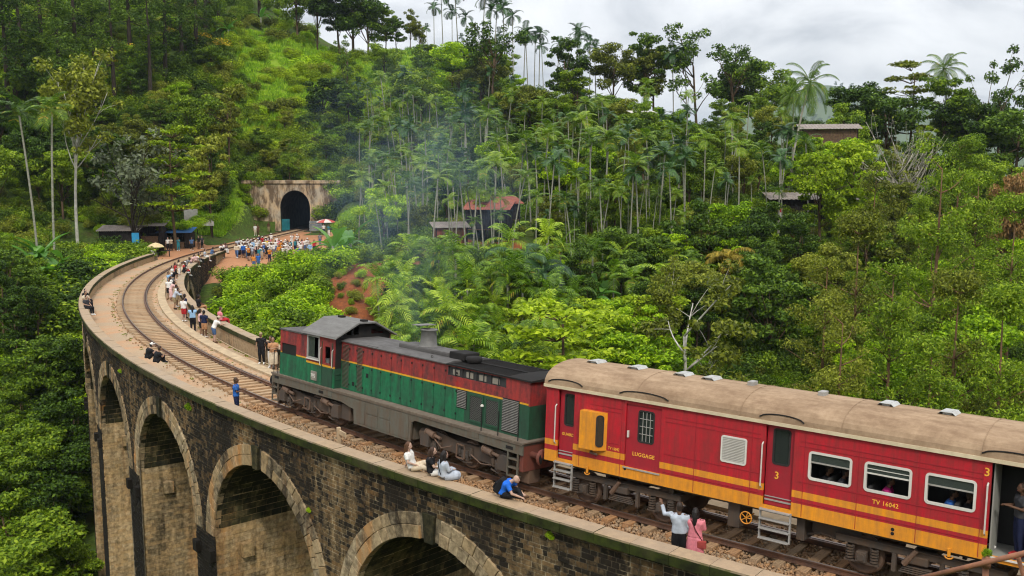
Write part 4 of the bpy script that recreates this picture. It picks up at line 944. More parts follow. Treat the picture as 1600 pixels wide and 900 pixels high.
gd = door(G0, G1, 1.30, 3.40, .66, .98, 2.35, 3.28, lab='guard door with a tall dark window'); lg = door(LUG[0], LUG[1], 1.50, 3.34, 3.28, 3.76, 2.30, 3.18, 'luggage_door', .045, True); d2 = door(D20, D21, 1.30, 3.42, 7.32, 7.74, 2.42, 3.32)
m = MB()
for a, b in ((G0, G1), (D20, D21)): m.box(a + .02, b - .02, YN + .075, YN + .099, 1.42, 1.46); m.box(a + .02, b - .02, YN + .075, YN + .099, 1.52, 1.54)
split_part('kick_strip', m, 'metal_grey', coach)
m = MB(); m.box(LUG[0] - .02, LUG[1] + .02, YN - .03, YN + .02, 1.46, 1.497); part('door_sill', m, 'metal_grey', coach)
m = MB(); m.bbox(2.93, 2.98, YN - .02, YN + .04, 2.36, 2.56, .012); link('handle', m.mesh('handle', 'metal_white'), lg)
def grab(x, z0, z1, lean=0.0):
    m = MB(); m.tube([(x, YN - .01, z0), (x, YN - .075, z0 + .05), (x + lean, YN - .075, z1 - .05), (x + lean, YN - .01, z1)], .02, 6); part('grab_rail', m, 'metal_white', coach)
grab(G0 - .05, 1.75, 2.95); grab(D20 - .05, 1.75, 2.95); grab(D30 - .05, 1.75, 2.95)
# lookout duct of the guard
m = MB(); pl = [(1.42, YN - .002), (2.24, YN - .002), (2.20, YN - .06), (1.98, YN - .27), (1.44, YN - .27)]
m.prism(pl, 1.84, 2.96, 0, 'z'); o = part('guard_lookout', m, 'coach_yellow', coach, label='yellow projecting lookout box of the guard')
m = MB(); rpanel(m, -.095, .095, 1.98, 2.86, -.012, .012, .08); ang = math.atan2(-.07 - .0, .0)
lo = link('lookout_window', m.mesh('lookout_window', 'glass_dark'), o, (2.095, YN - .172, 0), (0, 0, R_(43.7)))
m = MB(); rring(m, -.118, .118, 1.95, 2.89, -.016, .016, .03, .1); link('window_frame', m.mesh('window_frame', 'rubber'), o, (2.097, YN - .174, 0), (0, 0, R_(43.7)))
m = MB(); m.tube([(1.75, YN - .02, 1.75), (1.75, YN - .1, 1.72), (2.0, YN - .12, 1.70)], .035, 7); part('lamp_bracket', m, 'bogie_brown', coach)
# louvred vent
m = MB(); rring(m, 5.88, 6.62, 2.22, 2.94, YN - .03, YN + .005, .045, .07); vv = part('louvre_vent', m, 'metal_white', coach)
m = MB(); m.box(5.92, 6.58, YN - .008, YN - .003, 2.26, 2.90); link('vent_back', m.mesh('vent_back', 'metal_grey'), vv)
lv = MB(); lv.hexa([(5.93, -.004, -.017), (6.57, -.004, -.017), (6.57, .0, -.017), (5.93, .0, -.017), (5.93, -.018, .012), (6.57, -.018, .012), (6.57, -.012, .017), (5.93, -.012, .017)]); lm = lv.mesh('slat', 'metal_white')
for k in range(15): link('slat', lm, vv, (0, YN - .008, 2.285 + .0425 * k))
# windows
for a, b, c, d in WIN:
    m = MB(); rring(m, a - .02, b + .02, c - .02, d + .02, YN - .022, YN + .05, .06, .10); o = part('window', m, 'metal_white', coach)
    for zz, hh in ((d - .26, .018), (d - .15, .008) if a > 9.5 and a < 11 else (d - .26, .018)):
        m = MB(); m.box(a + .03, b - .03, YN - .004, YN + .03, zz - hh, zz + hh); link('window_bar', m.mesh('window_bar', 'metal_white'), o)
    m = MB(); m.box(a + .03, b - .03, YN + .012, YN + .018, d - .24, d - .03); link('pane', m.mesh('pane', 'glass_slat'), o)
# lettering
text_part('lettering', 'GUARD', .125, .56, YN + .098, 2.02, 'letter_yellow', coach); text_part('lettering', 'TV 16042', .12, 2.30, YN - .001, 1.90, 'letter_yellow', coach, sx=.78)
text_part('lettering', 'LUGGAGE', .155, 3.10, YN + .043, 1.86, 'letter_yellow', coach); text_part('lettering', 'TV 16042', .15, 9.93, YN - .001, 1.93, 'letter_yellow', coach)
text_part('lettering', '3', .27, 7.37, YN + .098, 2.02, 'letter_yellow', coach); text_part('lettering', '3', .27, 12.36, YN - .001, 3.10, 'letter_yellow', coach)
# steps
def steps(x0, x1):
    m = MB()
    for x in (x0, x1): m.box(x - .02, x + .02, YN - .06, YN + .0, .42, 1.22)
    for z in (.44, .70, .96, 1.20): m.box(x0, x1, YN - .14, YN + .03, z - .015, z + .012)
    split_part('steps', m, 'metal_grey', coach)
steps(G0 - .02, G1 + .02); steps(D20 - .02, D21 + .02)
m = MB(); m.box(D30 - .03, D31 + .03, YN - .05, YN + .07, 1.262, 1.298); part('door_sill', m, 'metal_white', coach)
# open end door folded inwards
m = MB(); m.box(D30 + .03, D30 + .06, YN + .12, YN + .8, 1.3, 3.4); part('open_door', m, 'interior', coach)
# underframe
m = MB(); m.box(.1, CL - .1, -1.05, -.9, 1.02, 1.169); m.box(.1, CL - .1, .9, 1.05, 1.02, 1.169); m.box(.1, CL - .1, -.2, .2, .98, 1.169); split_part('underframe', m, 'bogie_grime', coach)
m = MB(); m.bbox(4.2, 4.35, -1.1, -.2, .62, 1.168, .02); m.bbox(6.05, 6.4, -1.15, -.3, .42, 1.168, .03); m.bbox(7.98, 8.2, -1.15, -.4, .5, 1.168, .03); m.tube([(8.1, -.9, .62), (8.6, -1.0, .78), (9.2, -1.0, .70)], .03, 6); m.bbox(8.3, 9.6, -.9, -.3, .72, 1.168, .04); split_part('equipment_box', m, 'bogie_grime', coach)
m = MB(); c_ = (6.72, YN - .06, .86)
m.tube([(c_[0] + .16 * math.cos(t), c_[1], c_[2] + .16 * math.sin(t)) for t in np.linspace(0, 2 * PI, 19)], .017, 6)
for k in range(5): t = 2 * PI * k / 5; m.cyl(c_, (c_[0] + .16 * math.cos(t), c_[1], c_[2] + .16 * math.sin(t)), .013, 5)
m.cyl((c_[0], c_[1], c_[2]), (c_[0], c_[1] + .5, c_[2]), .02, 6); part('brake_wheel', m, 'coach_yellow', coach)
def hook(x):
    m = MB(); P = [(x + .09 * math.cos(t), YN - .03, 1.11 - .035 + .06 * math.sin(t)) for t in np.linspace(PI * 1.0, 2 * PI, 9)]; m.tube(P, .02, 6); m.bbox(x - .035, x + .035, YN - .05, YN - .005, 1.06, 1.26, .01); part('lifting_hook', m, 'coach_yellow', coach)
hook(1.62); hook(11.75)
m = MB()
for x, z in ((10.45, 1.40), (10.45, 1.30), (2.9, 1.43)): m.lathe([(.0, -.012), (.035, -.012), (.045, 0)], (x, YN - .002, z), 'y', 10)
split_part('drain_cap', m, 'soot', coach)
def wheelset(mb, x, rad=.46, yy=.875):
    for sg in (-1, 1):
        mb.lathe([(.06, -.07), (.16, -.075), (.17, -.02), (rad * .8, -.03), (rad * .82, -.065), (rad, -.065), (rad, .03), (rad + .03, .035), (rad + .03, .065), (rad * .82, .065), (rad * .8, .03), (.17, .03), (.06, .06)], (x, sg * yy, rad), 'y' , 28)
    mb.cyl((x, -yy, rad), (x, yy, rad), .07, 10)
def coach_bogie(xc):
    root = link('bogie', None, coach)
    m = MB()
    for sg in (-1, 1): m.bbox(xc - 2.0, xc + 1.95, sg * 1.07 - .05, sg * 1.07 + .05, .74, .92, .02); m.box(xc - 2.0, xc + 1.95, sg * 1.07 - .09, sg * 1.07 + .09, .905, .925)
    m.box(xc - 2.0, xc - 1.9, -1.06, 1.06, .74, .9); m.box(xc + 1.85, xc + 1.95, -1.06, 1.06, .74, .9); m.bbox(xc - .25, xc + .25, -1.2, 1.2, .60, .80, .03)
    link('frame', m.mesh('frame', 'bogie_grime'), root)
    for dx in (-1.33, 1.33):
        m = MB(); wheelset(m, xc + dx); link('wheelset', m.mesh('wheelset', ['bogie_brown'], True), root)
        for sg in (-1, 1):
            m = MB(); y = sg * 1.09; m.bbox(xc + dx - .13, xc + dx + .13, y - .11, y + .11, .33, .60, .03); m.lathe([(.0, -.13), (.09, -.13), (.11, -.1), (.11, 0)], (xc + dx, y, .46), 'y', 12); m.box(xc + dx - .42, xc + dx + .42, y - .06, y + .06, .30, .35)
            for q in (-.3, .3):
                for k in range(5): m.lathe([(.06, -.018), (.105, -.022), (.105, .022), (.06, .018)], (xc + dx + q, y, .40 + .072 * k), 'z', 10)
            link('axle_box', m.mesh('axle_box', 'bogie_grime'), root)
    m = MB()
    for sg in (-1, 1):
        y = sg * 1.10
        for k in range(4): m.bbox(xc - .42 + .03 * k, xc + .42 - .03 * k, y - .06, y + .06, .34 + .05 * k, .375 + .05 * k, .008)
        for q in (-.55, .55): m.bbox(xc + q - .05, xc + q + .05, y - .06, y + .06, .30, .74, .01)
    split_part('leaf_spring', m, 'bogie_grime', root)
    m = MB(); m.tube([(xc - .30, -1.19, .56), (xc - .02, -1.21, .95)], .06, 8); m.tube([(xc - .30, -1.19, .56), (xc - .16, -1.20, .76)], .075, 8); link('damper', m.mesh('damper', 'bogie_brown'), root)
    m = MB()
    for dx in (-1.33, 1.33): m.tube([(xc + dx + .48 * math.cos(t), -.82, .46 + .50 * math.sin(t)) for t in np.linspace(.5, PI - .5, 12)], .012, 4)
    split_part('wheel_rim_strip', m, 'steel_shiny', root)
for xc in (2.65, 11.0): coach_bogie(xc)
m = MB()
for sg in (-1, 1): m.lathe([(.07, 0), (.07, -.34), (.22, -.36), (.22, -.40), (0, -.41)], (0, sg * .95, 1.05), 'x', 18)
split_part('buffer', m, 'soot', coach)

# ---- locomotive ------------------------------------------------------
loco = thing('diesel_locomotive', 'green and red diesel locomotive with dusty grey frame and black cab roof on the viaduct', 'locomotive')
loco.matrix_world = train_frame(86.25, 88.9, 98.6)
FZ = 1.52; LL = 15.25; HY = 1.02; CYW = 1.34
m = MB()     # side frame with its dropped centre
side = [(0, 1.10), (0, FZ - .05), (LL - .1, FZ - .05), (LL - .1, 1.10), (9.75, 1.22), (9.55, 1.12), (9.5, .42), (6.05, .42), (6.0, .98), (5.7, 1.02), (5.15, 1.12)]
for sg in (-1, 1): m.prism(side, sg * 1.34, sg * 1.40)
m.box(.02, LL - .12, -1.33, 1.33, FZ - .14, FZ - .051); m.box(6.1, 9.45, -1.2, 1.2, .45, 1.2)
fr = part('frame', m, 'loco_frame', loco)
m = MB(); m.box(-.04, LL - .05, -1.44, 1.44, FZ - .048, FZ); m.box(0, LL - .1, -1.43, -1.402, FZ - .10, FZ - .05); part('footplate', m, 'loco_walk', loco)
m = MB()
for x0, x1, z0, z1 in ((6.2, 6.75, .52, 1.35), (6.85, 7.55, .50, .92), (6.85, 7.55, .97, 1.35), (7.65, 8.3, .50, .92), (7.65, 8.3, .97, 1.35), (8.4, 9.4, .5, 1.36), (4.0, 4.5, 1.2, 1.4), (12.6, 13.1, 1.24, 1.42)):
    m.bbox(x0, x1, -1.418, -1.395, z0, z1, .006)
split_part('frame_panel', m, 'loco_frame', loco)
m = MB()
for x, z in ((.22, 1.30), (3.6, 1.22), (14.4, 1.20)): m.box(x, x + .32, -1.412, -1.402, z, z + .10)
split_part('frame_slot', m, 'soot', loco)
# short hood and cab
m = MB(); wall_holes(m, .55, 2.55, FZ, 3.40, -CYW, -CYW + .05, [(.62, 1.75, 2.42, 2.86)], [(FZ, 2.44, 0), (2.44, 2.50, 2), (2.50, 3.41, 1)])
wall_holes(m, .55, 2.55, FZ, 3.40, CYW - .05, CYW, [], [(FZ, 2.44, 0), (2.44, 2.50, 2), (2.50, 3.41, 1)])
m.box(.50, .549, -CYW, CYW, FZ, 2.46, 0); m.box(.50, .549, -CYW, CYW, 2.461, 3.40, 1)
part('front_hood', m, ['loco_green', 'loco_red', 'loco_yellow'], loco)
m = MB(); m.box(.60, 1.77, -CYW + .03, -CYW + .045, 2.40, 2.88); part('grille', m, 'soot', loco)
m = MB(); m.box(.45, 2.54, -CYW - .03, CYW + .03, 3.402, 3.46); part('hood_roof', m, 'loco_roof', loco)
CW0, CW1 = 2.55, 4.55
m = MB()
bd = [(FZ, 2.30, 0), (2.30, 2.38, 2), (2.38, 3.60, 1)]
cabholes = [(2.66, 3.48, 2.55, 3.42), (3.88, 4.26, 2.46, 3.12)]
wall_holes(m, CW0, CW1, FZ, 3.58, -CYW - .02, -CYW + .03, cabholes, bd, (3.70,))
cab = part('cab', m, ['loco_green', 'loco_red', 'loco_yellow'], loco)
m = MB(); wall_holes(m, CW0, CW1, FZ, 3.58, CYW - .03, CYW + .02, cabholes, bd); link('far_wall', m.mesh('far_wall', ['loco_green', 'loco_red', 'loco_yellow']), cab)
# gabled end walls with window openings
m = MB()
for x0, x1, wins in ((CW0, CW0 + .05, 0), (CW1 - .05, CW1, 1)):
    mm = MB(); wall_holes(mm, -CYW + .031, CYW - .031, FZ, 3.575, x0, x1, [(-.95, -.62, 3.42 - .0, 3.56), (.35, 1.05, 3.42, 3.57)] if 0 else [], [(FZ, 2.3, 1)])
    for p, f, q in ((mm.v, mm.f, mm.m),):
        i = len(m.v); m.v += [(b, a, c) for a, b, c in p]; m.f += [tuple(i + k for k in ff) for ff in f]; m.m += q
    gy = [-CYW, -1.1, -.88, -.80, -.55, -.47, -.22, .15, .38, .98, 1.12, CYW]; GZt = lambda y: 3.58 + .56 * (1 - (abs(y) / 1.34) ** 1.5)
    winr = {(-1.1, -.88): (3.60, 3.72), (-.80, -.55): (3.60, 3.86), (-.47, -.22): (3.60, 3.92), (.38, .98): (3.60, 3.80)}
    for a, b in zip(gy[:-1], gy[1:]):
        w_ = winr.get((a, b))
        for (zl, zh) in ([(3.576, w_[0]), (w_[1], None)] if w_ else [(3.576, None)]):
            za, zb_ = (GZt(a), GZt(b)) if zh is None else (zh, zh)
            m.hexa([(x0, a, zl), (x1, a, zl), (x1, b, zl), (x0, b, zl), (x0, a, max(za, zl + .001)), (x1, a, max(za, zl + .001)), (x1, b, max(zb_, zl + .001)), (x0, b, max(zb_, zl + .001))], 0)
for side_ in (0, 1):
    q = MB(); ids = [i for i, f in enumerate(m.f) if (m.v[f[0]][0] + m.v[f[2]][0] > CW0 + CW1) == bool(side_)]
    for i in ids: q.face([m.v[a] for a in m.f[i]], m.m[i])
    link('end_wall', q.mesh('end_wall', ['soot', 'loco_dkgreen']), cab)
prof = [(-1.50, 3.50), (-1.46, 3.58), (-.42, 4.12), (.42, 4.12), (1.46, 3.58), (1.50, 3.50), (1.44, 3.54), (.40, 4.06), (-.40, 4.06), (-1.44, 3.54)]
m = MB(); m.prism(prof, CW0 - .22, CW1 + .28, 0, 'x'); cr = link('cab_roof', m.mesh('cab_roof', 'cab_roof'), cab)
for x in (3.0, 4.55):
    m = MB(); m.bbox(x - .12, x + .12, -.12, .12, 4.121, 4.20, .02); link('roof_ventilator', m.mesh('roof_ventilator', 'soot'), cr)
m = MB(); rring(m, 2.62, 3.52, 2.51, 3.46, -CYW - .05, -CYW + .0, .06, .02, n=1); sw = link('side_window', m.mesh('side_window', 'metal_grey'), cab)
m = MB(); m.box(2.68, 3.12, -CYW - .005, -CYW + .003, 2.57, 3.40); link('pane', m.mesh('pane', 'glass_slat'), sw)
m = MB(); m.box(2.60, 3.54, -CYW - .07, -CYW - .021, 2.47, 2.51); link('sill', m.mesh('sill', 'metal_white'), sw)
m = MB()
for x in (3.70, 4.44): m.box(x - .015, x + .015, -CYW - .045, -CYW - .021, FZ, 3.3)
m.box(3.71, 4.43, -CYW - .034, -CYW - .021, FZ + .02, 2.28); dr = link('cab_door', m.mesh('cab_door', 'loco_dkgreen'), cab)
m = MB()
for x in (3.64, 4.49): m.tube([(x, -CYW - .03, 2.3), (x, -CYW - .09, 2.36), (x, -CYW - .09, 3.0), (x, -CYW - .03, 3.06)], .014, 5)
link('handrail', m.mesh('handrail', 'metal_white'), dr)
m = MB(); m.bbox(2.95, 3.37, -CYW - .05, -CYW - .022, 1.64, 2.02, .02); pl = link('number_plate', m.mesh('number_plate', 'plate'), cab)
text_part('lettering', '795', .24, 2.97, -CYW - .055, 1.75, 'metal_white', pl, ext=.006, sx=.84)
m = MB(); m.box(CW0 + .06, CW1 - .06, -1.2, 1.2, FZ + .01, FZ + .05); m.box(3.0, 3.5, -.3, .9, FZ + .05, 2.5); link('cab_floor', m.mesh('cab_floor', 'interior_dark'), cab)
m = MB()
for z in (2.06, 1.86): m.box(CW1 + .001, CW1 + .03, -1.27, -1.06, z, z + .03)
link('cab_step', m.mesh('cab_step', 'loco_dkgreen'), cab)
# long hood
HX0, HX1, HT = CW1 + .003, 14.95, 3.38
m = MB(); bd = [(FZ, 2.62, 0), (2.62, 2.68, 2), (2.68, 3.4, 1)]
for x0, x1, mi0 in ((HX0, 11.9, 0), (11.9, HX1, 3)):
    wall_holes(m, x0, x1, FZ, HT, -HY, -HY + .05, [(11.0, 13.9, 3.02, 3.34)] if x0 < 11 else [(11.0, 13.9, 3.02, 3.34)], [(FZ, 2.62, mi0), (2.62, 2.68, 2 if x0 < 11.9 else 2), (2.68, 3.4, 1)]); wall_holes(m, x0, x1, FZ, HT, HY - .05, HY, [], [(FZ, 2.62, mi0), (2.62, 2.68, 2), (2.68, 3.4, 1)])
m.box(HX1 + .001, HX1 + .05, -HY, HY, FZ, 2.60, 3); m.box(HX1 + .001, HX1 + .05, -HY, HY, 2.601, HT, 1)
hood = part('long_hood', m, ['loco_green', 'loco_red', 'loco_yellow', 'loco_dkgreen'], loco)
m = MB(); m.prism([(-HY - .06, HT + .001), (-HY - .06, HT + .035), (-.75, HT + .10), (.75, HT + .10), (HY + .06, HT + .035), (HY + .06, HT + .001)], HX0, 10.95, 0, 'x'); hr = link('hood_roof', m.mesh('hood_roof', 'loco_roof'), hood)
m = MB(); m.prism([(-HY - .06, HT + .001), (-HY - .06, HT + .04), (HY + .06, HT + .04), (HY + .06, HT + .001)], 10.953, 11.05, 0, 'x'); m.prism([(-HY - .06, HT + .001), (-HY - .06, HT + .05), (-.4, HT + .09), (.4, HT + .09), (HY + .06, HT + .05), (HY + .06, HT + .001)], 14.0, 15.1, 0, 'x'); m.box(11.05, 14.0, -HY - .06, -HY + .03, HT + .002, HT + .05); m.box(11.05, 14.0, HY - .03, HY + .06, HT + .002, HT + .05); m.box(11.05, 14.0, -.05, .05, HT + .002, HT + .08); link('radiator_frame', m.mesh('radiator_frame', 'soot'), hood)
m = MB(); m.box(11.0, 14.1, -HY + .06, HY - .06, HT - .25, HT - .2)
link('radiator_floor', m.mesh('radiator_floor', 'interior_dark'), hood)
gs = MB(); gs.box(-.012, .012, -HY + .03, HY - .03, HT + .005, HT + .035); gm = gs.mesh('slat', 'soot')
for k in range(36): link('slat', gm, hood, (11.09 + k * .081, 0, 0))
m = MB(); m.box(11.0, 13.9, -HY + .055, -HY + .06, 3.02, 3.34)
for k in range(9): x = 11.0 + k * .36; m.box(x - .012, x + .012, -HY + .0, -HY + .054, 3.02, 3.34)
link('side_radiator', m.mesh('side_radiator', 'interior_dark'), hood)
m = MB()
for x in (11.2, 11.9, 12.55, 13.2): m.bbox(x, x + .35, -HY + .035, -HY + .054, 3.06, 3.26, .01)
split_part('radiator_tank', m, 'plate', hood)
# hood doors with louvres
xs_ = [4.62, 5.15, 5.62, 6.05, 6.62, 7.18, 7.80, 8.40, 9.02, 9.64, 10.28, 10.90, 11.5]
slat = MB(); slat.hexa([(0, 0, -.016), (1, 0, -.016), (1, .012, -.016), (0, .012, -.016), (0, -.022, .012), (1, -.022, .012), (1, -.012, .018), (0, -.012, .018)]); sm_g = slat.mesh('slat', 'loco_frame')
for k, (a, b) in enumerate(zip(xs_[:-1], xs_[1:])):
    m = MB(); z1 = 3.30 if k < 11 else 2.9
    for (c, d, mi) in ((FZ + .03, 2.62, 0), (2.62, 2.68, 2), (2.68, z1, 1)):
        m.box(a + .012, b - .012, -HY - .016, -HY - .001, c + (.0 if mi else 0), d, mi)
    o = link('hood_door', m.mesh('hood_door', ['loco_green', 'loco_red', 'loco_yellow']), hood)
    mm = MB()
    for z in (3.12, 2.5, 1.72): mm.bbox(b - .05, b + .02, -HY - .032, -HY - .012, z, z + .075, .008)
    split_part('hinge', mm, 'soot', o)
    if k in (0, 2):
        for q in range(34): link('slat', sm_g, o, (a + .04, -HY - .02, FZ + .10 + q * .05), None, (b - a - .10, 1, 1))
    if k == 1 or k == 3:
        mm = MB(); mm.bbox(a + .2, a + .34, -HY - .034, -HY - .012, 2.2 if k == 3 else 1.75, 2.36 if k == 3 else 1.9, .01); link('handle', mm.mesh('handle', 'soot'), o)
sm_w = slat.mesh('slat', 'metal_grey')
lp = MB(); lp.box(11.52, 12.02, -HY - .014, -HY - .002, 1.98, 2.62); lo_ = link('louvre_panel', lp.mesh('louvre_panel', 'soot'), hood)
for q in range(11): link('slat', sm_w, lo_, (11.54, -HY - .02, 2.02 + q * .055), None, (.46, 1, 1))
for x0, x1 in ((12.14, 12.86), (12.94, 13.66)):
    m = MB(); rring(m, x0, x1, 1.62, 2.58, -HY - .03, -HY - .002, .07, .01, n=1); o = link('mesh_door', m.mesh('mesh_door', 'loco_dkgreen'), hood)
    m = MB(); m.box(x0 + .065, x1 - .065, -HY - .012, -HY - .004, 1.68, 2.52); link('wire_mesh', m.mesh('wire_mesh', 'wire_mesh'), o)
lp = MB(); lp.box(13.78, 14.55, -HY - .014, -HY - .002, 1.60, 2.70); lo_ = link('louvre_panel', lp.mesh('louvre_panel', 'soot'), hood)
for q in range(20): link('slat', sm_w, lo_, (13.80, -HY - .02, 1.64 + q * .053), None, (.73, 1, 1))
# roof fittings
m = MB(); m.bbox(7.3, 10.2, -.35, .5, HT + .06, HT + .26, .06); link('exhaust_plinth', m.mesh('exhaust_plinth', 'loco_roof'), hr)
m = MB(); m.lathe([(.36, 0), (.32, .06), (.28, .58), (.32, .60), (.32, .65), (.24, .65), (.22, .2), (0, .2)], (8.55, .08, HT + .25), 'z', 22); link('exhaust_stack', m.mesh('exhaust_stack', 'cab_roof', True), hr)
m = MB(); m.prism([(8.0, HT + 1.0), (8.5, HT + 1.02), (8.5, HT + 1.05), (8.0, HT + 1.03)], -.3, .45); link('stack_flap', m.mesh('stack_flap', 'cab_roof'), hr)
m = MB(); m.bbox(10.3, 11.1, -.4, .35, HT + .08, HT + .34, .04); link('roof_box', m.mesh('roof_box', 'soot'), hr)
m = MB(); m.lathe([(.0, .20), (.26, .20), (.30, .15), (.30, .08), (.25, .0)], (11.35, -.15, HT + .06), 'z', 20); link('fan_cowl', m.mesh('fan_cowl', 'soot', True), hr)
m = MB(); m.cyl((6.2, -1.0, HT + .05), (6.9, -1.0, HT + .06), .015, 5); m.lathe([(.03, -.01), (.06, -.01), (.06, .01), (.03, .01)], (9.9, -.85, HT + .12), 'y', 10); link('lifting_eye', m.mesh('lifting_eye', 'loco_roof'), hr)
# railings and ends
m = MB()
for x, y in ((.10, -1.38), (.10, -.9), (.45, -1.40), (.10, 1.38), (14.9, -1.38), (13.2, -1.40), (14.0, -1.40)): m.cyl((x, y, FZ), (x, y, FZ + (.95 if x < 12 else .8)), .018, 6)
m.cyl((.10, -1.38, FZ + .93), (.10, -.9, FZ + .93), .016, 6); split_part('handrail', m, 'soot', loco)
m = MB(); m.lathe([(0, 0), (.06, .02), (.05, .07), (0, .09)], (13.2, -1.40, FZ + .8), 'z', 10); split_part('marker_lamp', m, 'metal_white', loco)
for x0, x1 in ((-.02, .12), (14.95, 15.12)):
    m = MB(); m.bbox(x0, x1, -1.32, 1.32, .55, 1.42, .02); bb = part('buffer_beam', m, 'buffer_red' if x0 > 5 else 'loco_frame', loco)
    for sg in (-1, 1):
        m = MB(); d = -1 if x0 < 5 else 1; xx = x0 if d < 0 else x1
        m.lathe([(.10, 0), (.09, .42 * d), (.26, .44 * d), (.25, .50 * d), (0, .52 * d)], (xx, sg * .95, 1.08), 'x', 20); link('buffer', m.mesh('buffer', 'buffer_red' if d > 0 else 'soot', True), bb)
m = MB()
for z in (.35, .62, .9): m.box(.05, .5, -1.42, -1.2, z - .015, z + .015); m.box(14.5, 14.95, -1.42, -1.2, z - .015, z + .015)
for x in (.05, .5, 14.5, 14.95): m.box(x - .02, x + .02, -1.42, -1.36, .33, 1.12)
split_part('step', m, 'loco_frame', loco)
m = MB(); m.bbox(14.6, 15.1, -1.0, -.5, .12, .54, .02); m.bbox(0, .12, -1.1, 1.1, .12, .54, .02); split_part('rail_guard', m, 'bogie_brown', loco)
def loco_bogie(xc):
    root = link('bogie', None, loco)
    m = MB()
    for sg in (-1, 1): m.prism([(xc - 2.35, .50), (xc - 2.35, .86), (xc - 1.6, .98), (xc - .5, .86), (xc + .5, .86), (xc + 1.6, .98), (xc + 2.35, .86), (xc + 2.35, .50), (xc + 1.9, .42), (xc - 1.9, .42)], sg * 1.06, sg * 1.14)
    m.box(xc - 2.3, xc + 2.3, -1.05, 1.05, .72, .84); link('frame', m.mesh('frame', 'bogie_grime'), root)
    for dx in (-1.65, 0, 1.65):
        m = MB(); wheelset(m, xc + dx, .46); link('wheelset', m.mesh('wheelset', 'bogie_brown', True), root)
        m = MB(); m.bbox(xc + dx - .16, xc + dx + .16, -1.24, -1.05, .30, .66, .03); m.lathe([(0, -.15), (.10, -.15), (.12, -.1), (.12, 0)], (xc + dx, -1.14, .47), 'y', 12)
        for q in (-.28, .28): m.cyl((xc + dx + q, -1.17, .40), (xc + dx + q, -1.17, .78), .055, 8); m.cyl((xc + dx + q, -1.17, .50), (xc + dx + q, -1.17, .70), .085, 8)
        m.tube([(xc + dx - .35, -1.2, .30), (xc + dx, -1.22, .24), (xc + dx + .35, -1.2, .30)], .03, 6); link('axle_box', m.mesh('axle_box', 'bogie_grime'), root)
    for q in (-1.95, 1.0):
        m = MB(); m.cyl((xc + q, -1.26, .92), (xc + q + .42, -1.28, .86), .12, 12); m.cyl((xc + q + .42, -1.28, .86), (xc + q + .75, -1.28, .82), .06, 8); m.cyl((xc + q - .02, -1.26, .92), (xc + q + .03, -1.26, .92), .14, 12); link('brake_cylinder', m.mesh('brake_cylinder', 'bogie_brown'), root)
    for q in (-2.2, 1.75):
        m = MB(); m.prism([(xc + q, .42), (xc + q, .78), (xc + q + .14, .92), (xc + q + .46, .92), (xc + q + .46, .42)], -1.38, -1.12); link('sand_box', m.mesh('sand_box', 'bogie_grime'), root)
    m = MB(); m.tube([(xc - 1.5, -1.3, .75), (xc - 1.1, -1.32, .52), (xc - .6, -1.3, .68)], .022, 5); m.tube([(xc + .4, -1.3, .6), (xc + .9, -1.3, .4), (xc + 1.4, -1.3, .46)], .022, 5); m.box(xc - .35, xc - .31, -1.32, -1.28, .35, .85); m.box(xc + .05, xc + .09, -1.32, -1.28, .35, .85); m.box(xc - .35, xc + .09, -1.32, -1.28, .81, .85); m.box(xc - .35, xc + .09, -1.32, -1.28, .35, .39); m.tube([(xc - 1.9, -1.25, .40), (xc - 1.95, -1.2, .12)], .02, 5); link('brake_rigging', m.mesh('brake_rigging', 'bogie_brown'), root)
for xc in (2.75, 12.25): loco_bogie(xc)
m = MB(); m.bbox(5.0, 5.6, -1.25, -.2, .4, 1.0, .03); m.cyl((9.75, -1.0, .75), (10.0, -1.0, .75), .2, 12); split_part('equipment_box', m, 'bogie_grime', loco)
# ------------------------------------------------------------------ vegetation
RS = np.random.RandomState(11)
def unit(n): v = RS.normal(size=(n, 3)); return v / np.linalg.norm(v, axis=1)[:, None]
def leaf_cloud(C, Rd, n, size, up=.55, shell=2.6, aspect=.55, outw=.5, jit=.35):
    """n leaves spread through ellipsoidal clumps (centres C, radii Rd)"""
    C = np.asarray(C, float); Rd = np.asarray(Rd, float); wv = Rd.prod(1) ** (2 / 3); k = RS.choice(len(C), n, p=wv / wv.sum())
    d = unit(n); rad = RS.uniform(0, 1, (n, 1)) ** (1 / shell); P = C[k] + d * rad * Rd[k]
    nn = unit(n) * .8 + d * outw + np.array([0, 0, up]); nn /= np.linalg.norm(nn, axis=1)[:, None]
    t = np.cross(nn, unit(n)); t /= np.linalg.norm(t, axis=1)[:, None] + 1e-9; b = np.cross(nn, t)
    Ln = size * (1 + RS.uniform(-jit, jit, (n, 1))); Wd = Ln * aspect
    dr = np.array([0, 0, -.12]) * Ln
    V = np.stack([P - t * Ln * .5 + dr, P + b * Wd * .5, P + t * Ln * .5 + dr, P - b * Wd * .5], 1)
    return V.reshape(-1, 3)
def quads(V): return np.arange(len(V)).reshape(-1, 4)
def leaves_mesh(name, V, mat): return fast_mesh(name, V, quads(V), mat)
def limb(mb, a, b, r0, r1, bend=.15, n=5, k=5, mi=0):
    a, b = Vector(a), Vector(b); L_ = (b - a).length; o = Vector(RS.uniform(-1, 1, 3)) * bend * L_
    P = [a.lerp(b, i / (n - 1)) + o * math.sin(PI * i / (n - 1)) * .6 for i in range(n)]
    mb.tube(P, [r0 + (r1 - r0) * i / (n - 1) for i in range(n)], k, mi); return P
PROTO = {}
def add_proto(kind, trunk, crown, h, extra=None): PROTO.setdefault(kind, []).append((trunk, crown, h, extra))
def recolour(me, mat): c = me.copy(); c.materials[0] = MATS[mat]; return c
